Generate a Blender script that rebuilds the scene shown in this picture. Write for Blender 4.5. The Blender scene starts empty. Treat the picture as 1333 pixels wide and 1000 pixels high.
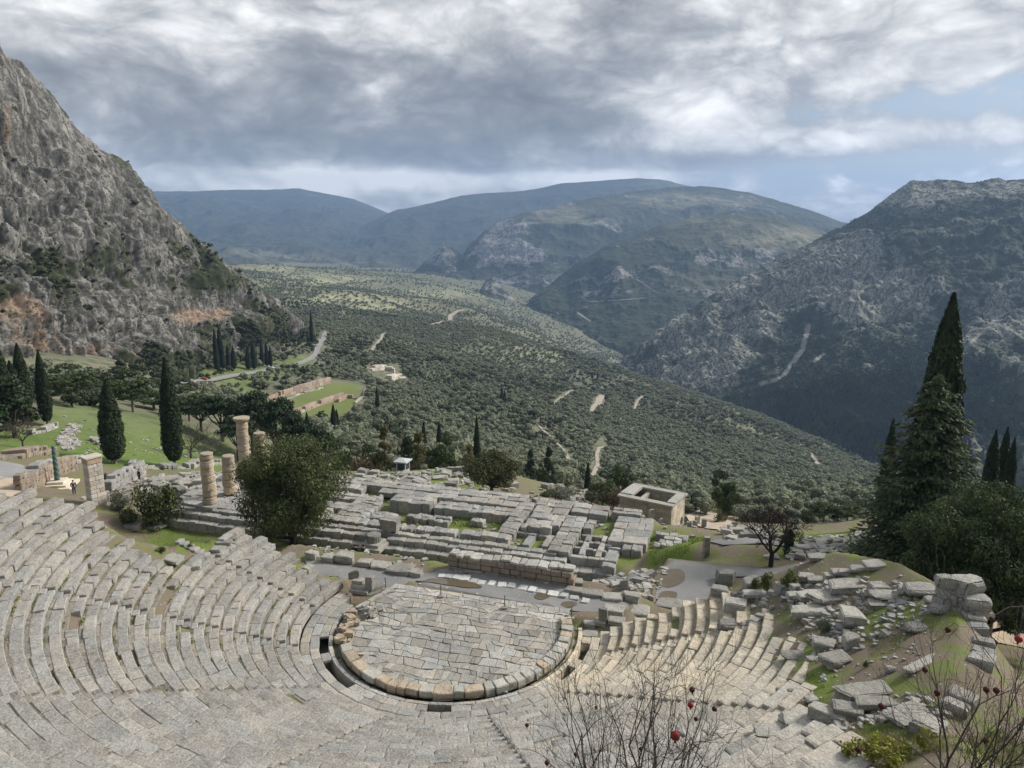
import bpy, math, random
import numpy as np
from mathutils import Vector, Matrix, noise as mnoise
from mathutils.geometry import delaunay_2d_cdt

SC = bpy.context.scene
COL = SC.collection
R = math.radians
EYE = 27.0          # camera height above the orchestra paving
PITCH = R(12.5)

# ------------------------------------------------------------------ camera
cam = bpy.data.cameras.new("camera")
cam.sensor_width = 36.0
cam.lens = 36.0 * 1000.0 / 1333.0
cam.clip_start, cam.clip_end = 0.1, 40000.0
camo = bpy.data.objects.new("camera", cam)
camo.location = (0, 0, EYE)
camo.rotation_euler = (math.pi / 2 - PITCH, 0, 0)
COL.objects.link(camo)
SC.camera = camo

# ------------------------------------------------------------------ exposure and render settings
SC.view_settings.view_transform = 'Standard'
SC.view_settings.look = 'None'
SC.view_settings.exposure = 0.66
SC.view_settings.gamma = 1.0
SC.view_settings.use_curve_mapping = False
cy = SC.cycles
try:
    cy.use_denoising = True
    cy.denoiser = 'OPENIMAGEDENOISE'
    cy.denoising_input_passes = 'RGB_ALBEDO_NORMAL'
except Exception:
    pass
cy.max_bounces = 5
cy.diffuse_bounces = 2
cy.glossy_bounces = 1
cy.transmission_bounces = 2
cy.volume_bounces = 0
cy.transparent_max_bounces = 6
cy.caustics_reflective = cy.caustics_refractive = False

# ------------------------------------------------------------------ sun
SUN_EL, SUN_AZ = R(36), R(68)      # azimuth clockwise from the view direction (+Y)
sun = bpy.data.lights.new("sun", 'SUN')
sun.energy = 2.9
sun.angle = R(16)
sun.color = (1.0, 0.955, 0.89)
suno = bpy.data.objects.new("sun", sun)
sd = Vector((math.sin(SUN_AZ) * math.cos(SUN_EL), math.cos(SUN_AZ) * math.cos(SUN_EL), math.sin(SUN_EL)))
suno.rotation_euler = sd.to_track_quat('Z', 'Y').to_euler()
suno.location = (60, 20, 120)
COL.objects.link(suno)


# ------------------------------------------------------------------ node helper
class NT:
    def __init__(s, tree):
        s.t = tree
        s.n = tree.nodes
        s.l = tree.links

    def add(s, typ, **kw):
        n = s.n.new(typ)
        for k, v in kw.items():
            setattr(n, k, v)
        return n

    def put(s, sock, v):
        if isinstance(v, bpy.types.NodeSocket):
            s.l.new(v, sock)
        elif v is not None:
            if isinstance(v, (tuple, list)) and sock.type == 'RGBA' and len(v) == 3:
                v = (*v, 1.0)
            sock.default_value = v

    def math(s, op, a, b=None, c=None, clamp=False):
        n = s.add('ShaderNodeMath', operation=op, use_clamp=clamp)
        s.put(n.inputs[0], a)
        if b is not None: s.put(n.inputs[1], b)
        if c is not None: s.put(n.inputs[2], c)
        return n.outputs[0]

    def vmath(s, op, a, b=None):
        n = s.add('ShaderNodeVectorMath', operation=op)
        s.put(n.inputs[0], a)
        if b is not None: s.put(n.inputs[1], b)
        return n.outputs[0] if op not in ('DOT_PRODUCT', 'LENGTH', 'DISTANCE') else n.outputs['Value']

    def noise(s, vec, scale, detail=4.0, rough=0.55, dist=0.0):
        n = s.add('ShaderNodeTexNoise')
        s.put(n.inputs['Vector'], vec)
        s.put(n.inputs['Scale'], scale)
        n.inputs['Detail'].default_value = detail
        n.inputs['Roughness'].default_value = rough
        n.inputs['Distortion'].default_value = dist
        return n.outputs['Fac']

    def voro(s, vec, scale, feature='F1', out='Distance', rnd=1.0):
        n = s.add('ShaderNodeTexVoronoi', feature=feature)
        s.put(n.inputs['Vector'], vec)
        n.inputs['Scale'].default_value = scale
        n.inputs['Randomness'].default_value = rnd
        return n.outputs[out]

    def mix(s, f, a, b, blend='MIX'):
        n = s.add('ShaderNodeMix', data_type='RGBA', blend_type=blend)
        s.put(n.inputs[0], f)
        s.put(n.inputs[6], a)
        s.put(n.inputs[7], b)
        return n.outputs[2]

    def step(s, v, lo, hi, smooth=True):
        n = s.add('ShaderNodeMapRange')
        n.interpolation_type = 'SMOOTHSTEP' if smooth else 'LINEAR'
        s.put(n.inputs[0], v)
        n.inputs[1].default_value = lo
        n.inputs[2].default_value = hi
        return n.outputs[0]

    def attr(s, name, out='Fac'):
        return s.add('ShaderNodeAttribute', attribute_name=name).outputs[out]

    def pos(s):
        return s.add('ShaderNodeNewGeometry').outputs['Position']

    def bump(s, h, strength, dist=0.05, normal=None):
        n = s.add('ShaderNodeBump')
        n.inputs['Strength'].default_value = strength
        n.inputs['Distance'].default_value = dist
        s.put(n.inputs['Height'], h)
        if normal is not None: s.put(n.inputs['Normal'], normal)
        return n.outputs[0]


def material(name):
    m = bpy.data.materials.new(name)
    m.use_nodes = True
    nt = NT(m.node_tree)
    b = m.node_tree.nodes['Principled BSDF']
    b.inputs['Roughness'].default_value = 0.9
    b.inputs['Specular IOR Level'].default_value = 0.25
    return m, nt, b


# ------------------------------------------------------------------ sky
W = bpy.data.worlds.new("World")
SC.world = W
W.use_nodes = True


def build_sky():
    nt = NT(W.node_tree)
    bg = W.node_tree.nodes['Background']
    S = 0.1
    bg.inputs['Strength'].default_value = S
    sky = nt.add('ShaderNodeTexSky', sky_type='NISHITA')
    sky.sun_disc = False
    sky.sun_elevation = SUN_EL
    sky.sun_rotation = SUN_AZ
    sky.air_density = 1.0
    sky.dust_density = 1.5
    tc = nt.add('ShaderNodeTexCoord').outputs['Generated']
    dirn = nt.vmath('NORMALIZE', tc)
    sep = nt.add('ShaderNodeSeparateXYZ')
    nt.put(sep.inputs[0], dirn)
    X, Y, Z = sep.outputs
    zc = nt.math('MAXIMUM', Z, 0.0)
    den = nt.math('ADD', zc, 0.10)
    u = nt.math('DIVIDE', X, den)
    v = nt.math('DIVIDE', Y, den)
    cmb = nt.add('ShaderNodeCombineXYZ')
    nt.put(cmb.inputs[0], u)
    nt.put(cmb.inputs[1], v)
    P2 = cmb.outputs[0]                         # position on a flat cloud deck
    # angular coordinates for the big masses
    ang = nt.add('ShaderNodeCombineXYZ')
    nt.put(ang.inputs[0], nt.math('ARCTAN2', X, Y))
    nt.put(ang.inputs[1], nt.math('ARCSINE', Z))
    AN = ang.outputs[0]

    def blob(az, el, saz, sel):
        d = nt.vmath('SUBTRACT', AN, (R(az), R(el), 0))
        d = nt.vmath('MULTIPLY', d, (1 / R(saz), 1 / R(sel), 0))
        q = nt.vmath('DOT_PRODUCT', d, d)
        return nt.math('EXPONENT', nt.math('MULTIPLY', q, -0.5))

    def total(lst):
        s = 0.0
        for w, *a in lst:
            s = nt.math('ADD', nt.math('MULTIPLY', blob(*a), w), s)
        return s

    stretch = nt.vmath('MULTIPLY', AN, (1.0, 1.75, 1.0))
    warp = nt.add('ShaderNodeTexNoise')
    nt.put(warp.inputs['Vector'], stretch)
    warp.inputs['Scale'].default_value = 5.0
    warp.inputs['Detail'].default_value = 2.0
    wv = nt.vmath('MULTIPLY', nt.vmath('SUBTRACT', warp.outputs['Color'], (0.5, 0.5, 0.5)), (0.10, 0.10, 0.0))
    sw = nt.vmath('ADD', stretch, wv)
    n1 = nt.noise(P2, 0.42, 9, 0.56, 0.35)
    n2 = nt.noise(nt.vmath('ADD', sw, (3.1, 7.7, 0)), 5.0, 12, 0.57, 0.0)
    n3 = nt.noise(nt.vmath('ADD', sw, (9.3, 2.2, 0)), 14.0, 12, 0.62, 0.0)
    # billows: rounded puffs with crisp upper edges
    bil = nt.math('ABSOLUTE', nt.math('SUBTRACT', nt.math('MULTIPLY', nt.noise(nt.vmath('ADD', sw, (1.7, 4.4, 0)), 7.0, 2, 0.5), 2.0), 1.0))
    bil2 = nt.math('ABSOLUTE', nt.math('SUBTRACT', nt.math('MULTIPLY', nt.noise(nt.vmath('ADD', sw, (6.1, 0.4, 0)), 16.0, 2, 0.5), 2.0), 1.0))
    bil3 = nt.math('ABSOLUTE', nt.math('SUBTRACT', nt.math('MULTIPLY', nt.noise(nt.vmath('ADD', sw, (2.6, 8.4, 0)), 36.0, 4, 0.55), 2.0), 1.0))
    puff = nt.math('ADD', nt.math('MULTIPLY', bil, 0.55), nt.math('ADD', nt.math('MULTIPLY', bil2, 0.32), nt.math('MULTIPLY', bil3, 0.2)))
    nn = nt.math('ADD', nt.math('MULTIPLY', n1, 0.26), nt.math('ADD', nt.math('MULTIPLY', n2, 0.46), nt.math('ADD', nt.math('MULTIPLY', n3, 0.20), nt.math('MULTIPLY', puff, 0.42))))
    # how much cloud covers the blue
    cov = nt.math('ADD', nt.math('MULTIPLY', nt.math('SUBTRACT', nn, 0.53), 1.7), total([
        (0.55, -16, 9, 20, 9), (0.30, 8, 11, 9, 5), (0.22, 26, 14, 14, 3.5),
        (-0.18, 25, 2.6, 8, 1.2), (-0.10, 18, 6.2, 6, 0.8), (0.30, 24, 4.9, 15, 0.7), (-0.11, 30, 7.2, 7, 1.0), (0.14, 30, 10.5, 5, 1.5), (0.5, 180, 30, 70, 40), (0.3, 0, 60, 90, 24)]))
    cover = nt.step(nt.math('ADD', cov, 0.5), 0.42, 0.66)
    # how bright the cloud is: thin sunlit edges and thick grey bases
    lum = nt.math('ADD', nt.math('MULTIPLY', nt.math('SUBTRACT', nn, 0.5), 2.6), total([
        (-0.36, -6, 5.5, 16, 3.0), (-0.28, 6, 9.0, 9, 3.2), (-0.42, -18, 17.0, 12, 1.6), (-0.22, 4, 16.8, 10, 1.4),
        (0.26, -6, 12.6, 6, 1.9), (0.08, -28, 12, 6, 2.5), (0.46, 11.5, 7.2, 3.6, 1.8), (0.14, 20, 12, 8, 3), (0.22, 30, 13, 7, 4),
        (0.34, 24, 5.0, 15, 0.7), (0.30, 22, 1.5, 16, 1.0), (0.16, 16, 8, 4, 2.5), (0.42, -14, 2.7, 9, 0.5), (0.36, 2, 2.5, 8, 0.5), (-0.24, 10, 12.2, 6, 1.1), (0.22, -1, 15, 5, 1.2), (0.10, 20, 60, 90, 22), (0.40, -16, 1.4, 14, 0.8), (0.15, 70, 40, 40, 25)]))
    lum = nt.math('ADD', lum, 0.50)
    # dimming added to the unseen sky behind, to darken faces turned this way
    lum = nt.math('SUBTRACT', lum, nt.math('MULTIPLY', nt.step(Y, 0.15, -0.75), 0.42))
    ramp = nt.add('ShaderNodeValToRGB')
    nt.put(ramp.inputs[0], lum)
    e = ramp.color_ramp.elements
    e[0].position, e[0].color = 0.0, (0.125, 0.132, 0.142, 1)
    e[1].position, e[1].color = 1.0, (0.82, 0.81, 0.79, 1)
    for p, c in ((0.30, (0.195, 0.203, 0.215, 1)), (0.52, (0.305, 0.312, 0.32, 1)), (0.72, (0.50, 0.50, 0.497, 1))):
        k = e.new(p)
        k.color = c
    cl = nt.mix(1.0, ramp.outputs[0], (1 / S, 1 / S, 1 / S, 1), 'MULTIPLY')
    # the clear part: Nishita blue thinned by high veil
    veil = nt.mix(0.75, sky.outputs[0], (2.3, 3.0, 3.9))
    out = nt.mix(cover, veil, cl)
    nt.l.new(out, bg.inputs['Color'])


build_sky()


# ------------------------------------------------------------------ picture <-> place helpers (ray through a pixel of the 1333x1000 photo)
CPX, CPY, FPX = 666.5, 500.0, 1000.0
_c, _s = math.cos(PITCH), math.sin(PITCH)


def ray(px, py):
    u = (px - CPX) / FPX
    v = (CPY - py) / FPX
    return np.array([u, _c + v * _s, -_s + v * _c])


def at(px, py, z):
    d = ray(px, py)
    t = (z - EYE) / d[2]
    return d[0] * t, d[1] * t


def at_d(px, py, dist):
    d = ray(px, py)
    t = dist / math.hypot(d[0], d[1])
    return d[0] * t, d[1] * t, EYE + d[2] * t


def proj(x, y, z):
    zz = z - EYE
    dep = y * _c - zz * _s
    up = y * _s + zz * _c
    dep = np.where(np.abs(dep) < 1e-3, 1e-3, dep)
    return CPX + FPX * x / dep, CPY - FPX * up / dep


CX, CY = -3.7, 46.7                   # centre of the orchestra
UX, UY = 0.9589, -0.2837              # site axes: u runs along the stage, v away from the theatre


def site(u, v):
    return u * UX - v * UY, u * UY + v * UX


def to_site(x, y):
    return x * UX + y * UY, -x * UY + y * UX


# ------------------------------------------------------------------ numpy noise
def _h(ix, iy, iz, seed):
    n = (ix.astype(np.int64) * 73856093) ^ (iy.astype(np.int64) * 19349663) ^ (iz.astype(np.int64) * 83492791) ^ (seed * 2654435761)
    n = n & 0xffffffff
    n = ((n ^ (n >> 16)) * 0x45d9f3b) & 0xffffffff
    n = ((n ^ (n >> 16)) * 0x45d9f3b) & 0xffffffff
    n = n ^ (n >> 16)
    return (n & 0xffffff).astype(np.float64) / 0xffffff


def vnoise(x, y, z=None, seed=1):
    x = np.asarray(x, float)
    y = np.asarray(y, float)
    z = np.zeros_like(x) if z is None else np.asarray(z, float)
    x0, y0, z0 = np.floor(x), np.floor(y), np.floor(z)
    fx, fy, fz = x - x0, y - y0, z - z0
    fx = fx * fx * fx * (fx * (fx * 6 - 15) + 10)
    fy = fy * fy * fy * (fy * (fy * 6 - 15) + 10)
    fz = fz * fz * fz * (fz * (fz * 6 - 15) + 10)
    r = 0
    for dz in (0, 1):
        wz = fz if dz else 1 - fz
        for dy in (0, 1):
            wy = fy if dy else 1 - fy
            a = _h(x0, y0 + dy, z0 + dz, seed)
            b = _h(x0 + 1, y0 + dy, z0 + dz, seed)
            r = r + wz * wy * (a + (b - a) * fx)
    return r * 2 - 1


def fbm(x, y, z=None, oct=5, seed=1, lac=2.03, gain=0.5):
    s, a, t = 0, 1.0, 0
    f = 1.0
    for o in range(oct):
        s = s + a * vnoise(x * f + o * 17.3, y * f - o * 9.1, None if z is None else z * f + o * 4.7, seed + o)
        t += a
        a *= gain
        f *= lac
    return s / t


def ridged(x, y, z=None, oct=5, seed=1, lac=2.03, gain=0.5):
    s, a, t = 0, 1.0, 0
    f = 1.0
    for o in range(oct):
        s = s + a * (1 - 2 * np.abs(vnoise(x * f + o * 11.3, y * f - o * 5.1, None if z is None else z * f + o * 3.7, seed + o)))
        t += a
        a *= gain
        f *= lac
    return s / t


def sstep(x, a, b):
    t = np.clip((x - a) / (b - a), 0, 1)
    return t * t * (3 - 2 * t)


# ------------------------------------------------------------------ mesh / object helpers
def mesh(name, V, F, mat=None, smooth=False, attrs=None):
    me = bpy.data.meshes.new(name)
    V = np.asarray(V, np.float32).reshape(-1, 3)
    if isinstance(F, np.ndarray):
        n, k = F.shape
        me.vertices.add(len(V))
        me.vertices.foreach_set('co', V.ravel())
        me.loops.add(n * k)
        me.loops.foreach_set('vertex_index', F.astype(np.int32).ravel())
        me.polygons.add(n)
        me.polygons.foreach_set('loop_start', np.arange(0, n * k, k, dtype=np.int32))
        me.update(calc_edges=True)
    else:
        me.from_pydata(V.tolist(), [], F)
        me.update()
    if smooth:
        me.polygons.foreach_set('use_smooth', np.ones(len(me.polygons), bool))
    else:
        me.polygons.foreach_set('use_smooth', np.zeros(len(me.polygons), bool))
    for k, a in (attrs or {}).items():
        a = np.asarray(a, np.float32)
        if a.ndim == 2:
            if a.shape[1] == 3:
                a = np.concatenate([a, np.ones((len(a), 1), np.float32)], 1)
            at_ = me.attributes.new(k, 'FLOAT_COLOR', 'POINT')
            at_.data.foreach_set('color', a.ravel())
        else:
            at_ = me.attributes.new(k, 'FLOAT', 'POINT')
            at_.data.foreach_set('value', a)
    for m in (mat if isinstance(mat, (list, tuple)) else [mat]):
        if m: me.materials.append(m)
    return me


def link(name, me, parent=None, loc=None, rot=None, scale=None):
    o = bpy.data.objects.new(name, me)
    COL.objects.link(o)
    if parent: o.parent = parent
    if loc is not None: o.location = loc
    if rot is not None: o.rotation_euler = rot
    if scale is not None: o.scale = scale if not np.isscalar(scale) else (scale,) * 3
    return o


def tag(o, label=None, cat=None, group=None, kind=None):
    if label: o['label'] = label
    if cat: o['category'] = cat
    if group: o['group'] = group
    if kind: o['kind'] = kind
    return o


def thing(name, loc, label, cat, group=None, rz=0.0):
    o = bpy.data.objects.new(name, None)
    COL.objects.link(o)
    o.empty_display_size = 0.3
    o.location = loc
    o.rotation_euler = (0, 0, rz)
    return tag(o, label, cat, group)


def dup(root, loc, rz=0.0, scale=1.0, label=None, group=None):
    c = root.copy()
    COL.objects.link(c)
    c.location = loc
    c.rotation_euler = (0, 0, rz)
    c.scale = (scale,) * 3 if np.isscalar(scale) else scale
    if label: c['label'] = label
    if group: c['group'] = group
    for ch in list(root.children):
        d = ch.copy()
        COL.objects.link(d)
        d.parent = c
        for g in ch.children:
            e = g.copy()
            COL.objects.link(e)
            e.parent = d
    return c


class MB:
    """collects pieces (vertices, faces, per-vertex tint) into one mesh"""
    def __init__(s):
        s.V, s.F, s.T, s.n = [], [], [], 0

    def add(s, V, F, tint=1.0):
        V = np.asarray(V, float).reshape(-1, 3)
        s.V.append(V)
        s.F.extend([[i + s.n for i in f] for f in F])
        t = np.asarray(tint, float)
        s.T.append(np.broadcast_to(t if t.ndim else np.array([t, t, t]), (len(V), 3)))
        s.n += len(V)

    def build(s, name, mat, parent=None, smooth=False, loc=None, rz=0.0):
        me = mesh(name, np.concatenate(s.V), s.F, mat, smooth, {'tint': np.concatenate(s.T)})
        return link(name, me, parent, loc, (0, 0, rz))


def lattice_box(c):
    """closed box surface with vertices at the lattice values c on each axis"""
    k = len(c)
    idx, V, F = {}, [], []
    def vid(i, j, l):
        if (i, j, l) not in idx:
            idx[(i, j, l)] = len(V)
            V.append((c[i], c[j], c[l]))
        return idx[(i, j, l)]
    m = k - 1
    for a in range(m):
        for b in range(m):
            F.append([vid(a, b, 0), vid(a, b + 1, 0), vid(a + 1, b + 1, 0), vid(a + 1, b, 0)])
            F.append([vid(a, b, m), vid(a + 1, b, m), vid(a + 1, b + 1, m), vid(a, b + 1, m)])
            F.append([vid(a, 0, b), vid(a + 1, 0, b), vid(a + 1, 0, b + 1), vid(a, 0, b + 1)])
            F.append([vid(a, m, b), vid(a, m, b + 1), vid(a + 1, m, b + 1), vid(a + 1, m, b)])
            F.append([vid(0, a, b), vid(0, a, b + 1), vid(0, a + 1, b + 1), vid(0, a + 1, b)])
            F.append([vid(m, a, b), vid(m, a + 1, b), vid(m, a + 1, b + 1), vid(m, a, b + 1)])
    V = np.array(V)
    on = (np.abs(V) > 0.999).sum(1)
    return V, F, on


BOX4 = lattice_box([-1, -0.8, 0.8, 1])
BOX5 = lattice_box([-1, -0.86, 0, 0.86, 1])
BOX7 = lattice_box([-1, -0.88, -0.45, 0, 0.45, 0.88, 1])
rng = np.random.default_rng(11)
rnd = random.Random(5)


def worn(box, hx, hy, hz, chamfer=0.03, rough=0.02, seed=0, freq=1.6):
    """a worn block: half sizes, chamfer in metres, lumpy faces"""
    V, F, on = box
    P = V * np.array([hx, hy, hz])
    pull = np.where(on == 2, chamfer, np.where(on == 3, chamfer * 1.6, 0.0))[:, None]
    P = P - np.sign(V) * (np.abs(V) > 0.999) * pull
    if rough:
        o = seed * 13.7
        n = np.stack([vnoise(P[:, 0] * freq + o + 31 * k, P[:, 1] * freq - o, P[:, 2] * freq + 5 * k, 3 + k) for k in range(3)], 1)
        P = P + n * rough
    return P, F


def rotz(P, a):
    c, s = math.cos(a), math.sin(a)
    Q = P.copy()
    Q[:, 0] = P[:, 0] * c - P[:, 1] * s
    Q[:, 1] = P[:, 0] * s + P[:, 1] * c
    return Q


def stone_tint(r=None, warm=0.0):
    r = r or rnd
    b = r.uniform(0.74, 1.16)
    w = warm + r.uniform(-0.04, 0.05)
    return (b * (1 + w), b, b * (1 - w * 1.2))


def boxv(x0, x1, y0, y1, z0, z1):
    V = [(x, y, z) for z in (z0, z1) for y in (y0, y1) for x in (x0, x1)]
    F = [[0, 2, 3, 1], [4, 5, 7, 6], [0, 1, 5, 4], [2, 6, 7, 3], [0, 4, 6, 2], [1, 3, 7, 5]]
    return np.array(V, float), F


def lathe(profile, n=16):
    """profile: list of (radius, z) -> closed surface of revolution"""
    V, F = [], []
    for r, z in profile:
        for i in range(n):
            a = 2 * math.pi * i / n
            V.append((r * math.cos(a), r * math.sin(a), z))
    for k in range(len(profile) - 1):
        for i in range(n):
            j = (i + 1) % n
            F.append([k * n + i, k * n + j, (k + 1) * n + j, (k + 1) * n + i])
    F.append([i for i in range(n)][::-1])
    F.append([(len(profile) - 1) * n + i for i in range(n)])
    return np.array(V, float), F


def tube_mesh(segs, sides=5):
    """segs: array rows (x0 y0 z0 x1 y1 z1 r0 r1) -> V, F"""
    S = np.asarray(segs, float)
    a, b = S[:, :3], S[:, 3:6]
    d = b - a
    L = np.linalg.norm(d, axis=1, keepdims=True) + 1e-9
    d = d / L
    ref = np.where(np.abs(d[:, 2:3]) > 0.9, np.array([[1.0, 0, 0]]), np.array([[0, 0, 1.0]]))
    u = np.cross(d, ref)
    u /= np.linalg.norm(u, axis=1, keepdims=True)
    w = np.cross(d, u)
    ang = np.arange(sides) * 2 * math.pi / sides
    cs, sn = np.cos(ang), np.sin(ang)
    ring = u[:, None, :] * cs[None, :, None] + w[:, None, :] * sn[None, :, None]
    A = a[:, None, :] + ring * S[:, 6][:, None, None]
    B = b[:, None, :] + ring * S[:, 7][:, None, None]
    V = np.concatenate([A, B], 1).reshape(-1, 3)
    n = len(S)
    base = (np.arange(n) * 2 * sides)[:, None]
    i = np.arange(sides)
    j = (i + 1) % sides
    F = np.stack([base + i, base + j, base + sides + j, base + sides + i], 2).reshape(-1, 4)
    return V, F


def leaf_quads(C, N, size, aspect=1.0, r=None, up=None):
    """one small quad per centre C, facing about N; returns V, F"""
    r = r or rng
    n = len(C)
    N = N + r.normal(0, 0.55, (n, 3))
    N /= np.linalg.norm(N, axis=1, keepdims=True) + 1e-9
    ref = r.normal(0, 1, (n, 3)) if up is None else up + r.normal(0, 0.25, (n, 3))
    u = ref - (ref * N).sum(1, keepdims=True) * N
    u /= np.linalg.norm(u, axis=1, keepdims=True) + 1e-9
    w = np.cross(N, u)
    s = (size * r.uniform(0.6, 1.4, n))[:, None]
    q = [C - w * s * 0.5 * aspect - u * s * 0.25, C + u * s * -0.55, C + w * s * 0.5 * aspect - u * s * 0.2, C + u * s * 0.75]
    V = np.stack(q, 1).reshape(-1, 3)
    F = np.arange(n * 4).reshape(n, 4)
    return V, F

# ------------------------------------------------------------------ materials
def m_stone(name, a, b, lichen=0.5, pale=0.35, bump=0.5, dark=(0.085, 0.083, 0.078), obj_random=False, scale=1.0, side_fade=True):
    m, nt, bs = material(name)
    P = nt.pos()
    n1 = nt.noise(P, 0.55 * scale, 5, 0.6)
    n2 = nt.noise(P, 3.2 * scale, 6, 0.65)
    n3 = nt.noise(P, 10 * scale, 5, 0.62)
    n4 = nt.noise(nt.vmath('ADD', P, (31, 7, 3)), 1.4 * scale, 7, 0.68)
    base = nt.mix(nt.step(nt.math('ADD', nt.math('MULTIPLY', n1, 0.4), nt.math('MULTIPLY', n2, 0.6)), 0.40, 0.60), a, b)
    fine = nt.step(n3, 0.30, 0.72)
    base = nt.mix(0.42, base, nt.mix(fine, tuple(x * 0.62 for x in b), tuple(min(0.8, x * 1.22) for x in a)))
    base = nt.mix(nt.math('MULTIPLY', nt.step(n4, 0.53, 0.72), lichen), base, dark)
    base = nt.mix(nt.math('MULTIPLY', nt.step(n2, 0.56, 0.70), pale), base, (0.62, 0.60, 0.56))
    sp = nt.voro(P, 9.0 * scale)
    base = nt.mix(nt.math('MULTIPLY', nt.math('LESS_THAN', sp, 0.16), 0.35), base, (0.07, 0.07, 0.066))
    sp2 = nt.voro(nt.vmath('ADD', P, (5, 9, 2)), 6.0 * scale)
    base = nt.mix(nt.math('MULTIPLY', nt.math('LESS_THAN', sp2, 0.14), 0.5), base, (0.66, 0.65, 0.62))
    if obj_random:
        r = nt.add('ShaderNodeObjectInfo').outputs['Random']
        mul = nt.step(r, -0.35, 1.25, False)
        g = nt.math('ADD', nt.math('MULTIPLY', mul, 0.75), 0.55)
        cc = nt.add('ShaderNodeCombineColor')
        for i in range(3): nt.put(cc.inputs[i], g)
        base = nt.mix(1.0, base, cc.outputs[0], 'MULTIPLY')
    else:
        base = nt.mix(1.0, base, nt.attr('tint', 'Color'), 'MULTIPLY')
    nt.put(bs.inputs['Base Color'], base)
    h = nt.math('ADD', nt.math('MULTIPLY', n2, 0.7), nt.math('MULTIPLY', n3, 0.4))
    nt.put(bs.inputs['Normal'], nt.bump(h, min(1.0, bump * 1.5), 0.16))
    return m


M = {}
M['seat'] = m_stone('seat_limestone', (0.44, 0.42, 0.378), (0.27, 0.258, 0.236), 0.55, 0.38)
M['warm'] = m_stone('warm_limestone', (0.60, 0.51, 0.385), (0.50, 0.43, 0.33), 0.14, 0.45)
M['orange'] = m_stone('orange_poros', (0.485, 0.43, 0.36), (0.52, 0.485, 0.42), 0.36, 0.75)
M['pave'] = m_stone('paving_limestone', (0.45, 0.43, 0.385), (0.30, 0.287, 0.26), 0.5, 0.35, 0.45)
M['temple'] = m_stone('temple_limestone', (0.45, 0.437, 0.40), (0.265, 0.257, 0.24), 0.75, 0.42)
M['rubble'] = m_stone('rubble_limestone', (0.43, 0.41, 0.36), (0.29, 0.28, 0.25), 0.55, 0.40, obj_random=True)
M['boulder'] = m_stone('weathered_boulder', (0.41, 0.395, 0.355), (0.27, 0.262, 0.24), 0.55, 0.42, 0.8, obj_random=True, scale=1.6)
M['column'] = m_stone('column_poros', (0.56, 0.45, 0.315), (0.46, 0.405, 0.335), 0.35, 0.4, 0.8)
M['treasury'] = m_stone('treasury_marble', (0.50, 0.44, 0.34), (0.44, 0.395, 0.32), 0.2, 0.3)
M['pillar'] = m_stone('pale_pillar_stone', (0.64, 0.59, 0.52), (0.55, 0.49, 0.42), 0.15, 0.5)
M['whiteslab'] = m_stone('white_slab', (0.62, 0.615, 0.59), (0.52, 0.51, 0.49), 0.15, 0.5, 0.3, obj_random=True)


def m_plain(name, col, rough=0.8, var=0.25, scale=4.0, metal=0.0):
    m, nt, bs = material(name)
    n = nt.noise(nt.pos(), scale, 4)
    c2 = tuple(x * (1 - var) for x in col)
    nt.put(bs.inputs['Base Color'], nt.mix(n, tuple(min(1, x * (1 + var)) for x in col), c2))
    bs.inputs['Roughness'].default_value = rough
    bs.inputs['Metallic'].default_value = metal
    return m


def m_leaf(name, c1, c2, trans=0.25, hue=0.0):
    m, nt, bs = material(name)
    t = nt.attr('tint')
    P = nt.add('ShaderNodeTexCoord').outputs['Object']
    n = nt.noise(P, 0.9, 3)
    f = nt.math('ADD', nt.math('MULTIPLY', t, 0.65), nt.math('MULTIPLY', nt.step(n, 0.35, 0.65), 0.35))
    r = nt.add('ShaderNodeObjectInfo').outputs['Random']
    f = nt.math('ADD', f, nt.math('MULTIPLY', nt.math('SUBTRACT', r, 0.5), 0.25), clamp=True)
    col = nt.mix(f, c1, c2)
    nt.put(bs.inputs['Base Color'], col)
    bs.inputs['Roughness'].default_value = 0.65
    bs.inputs['Specular IOR Level'].default_value = 0.2
    tr = nt.add('ShaderNodeBsdfTranslucent')
    nt.put(tr.inputs['Color'], col)
    ms = nt.add('ShaderNodeMixShader')
    ms.inputs[0].default_value = trans
    out = m.node_tree.nodes['Material Output']
    nt.l.new(bs.outputs[0], ms.inputs[1])
    nt.l.new(tr.outputs[0], ms.inputs[2])
    nt.l.new(ms.outputs[0], out.inputs['Surface'])
    return m


M['cypress'] = m_leaf('cypress_foliage', (0.018, 0.028, 0.013), (0.05, 0.072, 0.03), 0.12)
M['pine'] = m_leaf('pine_foliage', (0.034, 0.052, 0.022), (0.098, 0.125, 0.048), 0.2)
M['darkpine'] = m_leaf('dark_pine_foliage', (0.018, 0.034, 0.016), (0.055, 0.082, 0.034), 0.15)
M['conifer'] = m_leaf('conifer_foliage', (0.036, 0.058, 0.03), (0.125, 0.155, 0.07), 0.15)
M['juniper'] = m_leaf('juniper_foliage', (0.05, 0.068, 0.026), (0.14, 0.16, 0.06), 0.2)
M['oak'] = m_leaf('oak_foliage', (0.04, 0.048, 0.018), (0.115, 0.118, 0.044), 0.2)
M['olive'] = m_leaf('olive_foliage', (0.13, 0.146, 0.088), (0.275, 0.295, 0.195), 0.2)
M['silver'] = m_leaf('silver_shrub_foliage', (0.10, 0.115, 0.08), (0.23, 0.25, 0.18), 0.2)
M['bush'] = m_leaf('bush_foliage', (0.055, 0.075, 0.022), (0.16, 0.19, 0.06), 0.25)
M['maquis'] = m_leaf('maquis_foliage', (0.034, 0.045, 0.022), (0.092, 0.108, 0.05), 0.15)
M['forest'] = m_leaf('forest_foliage', (0.038, 0.058, 0.036), (0.095, 0.125, 0.072), 0.15)
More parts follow.
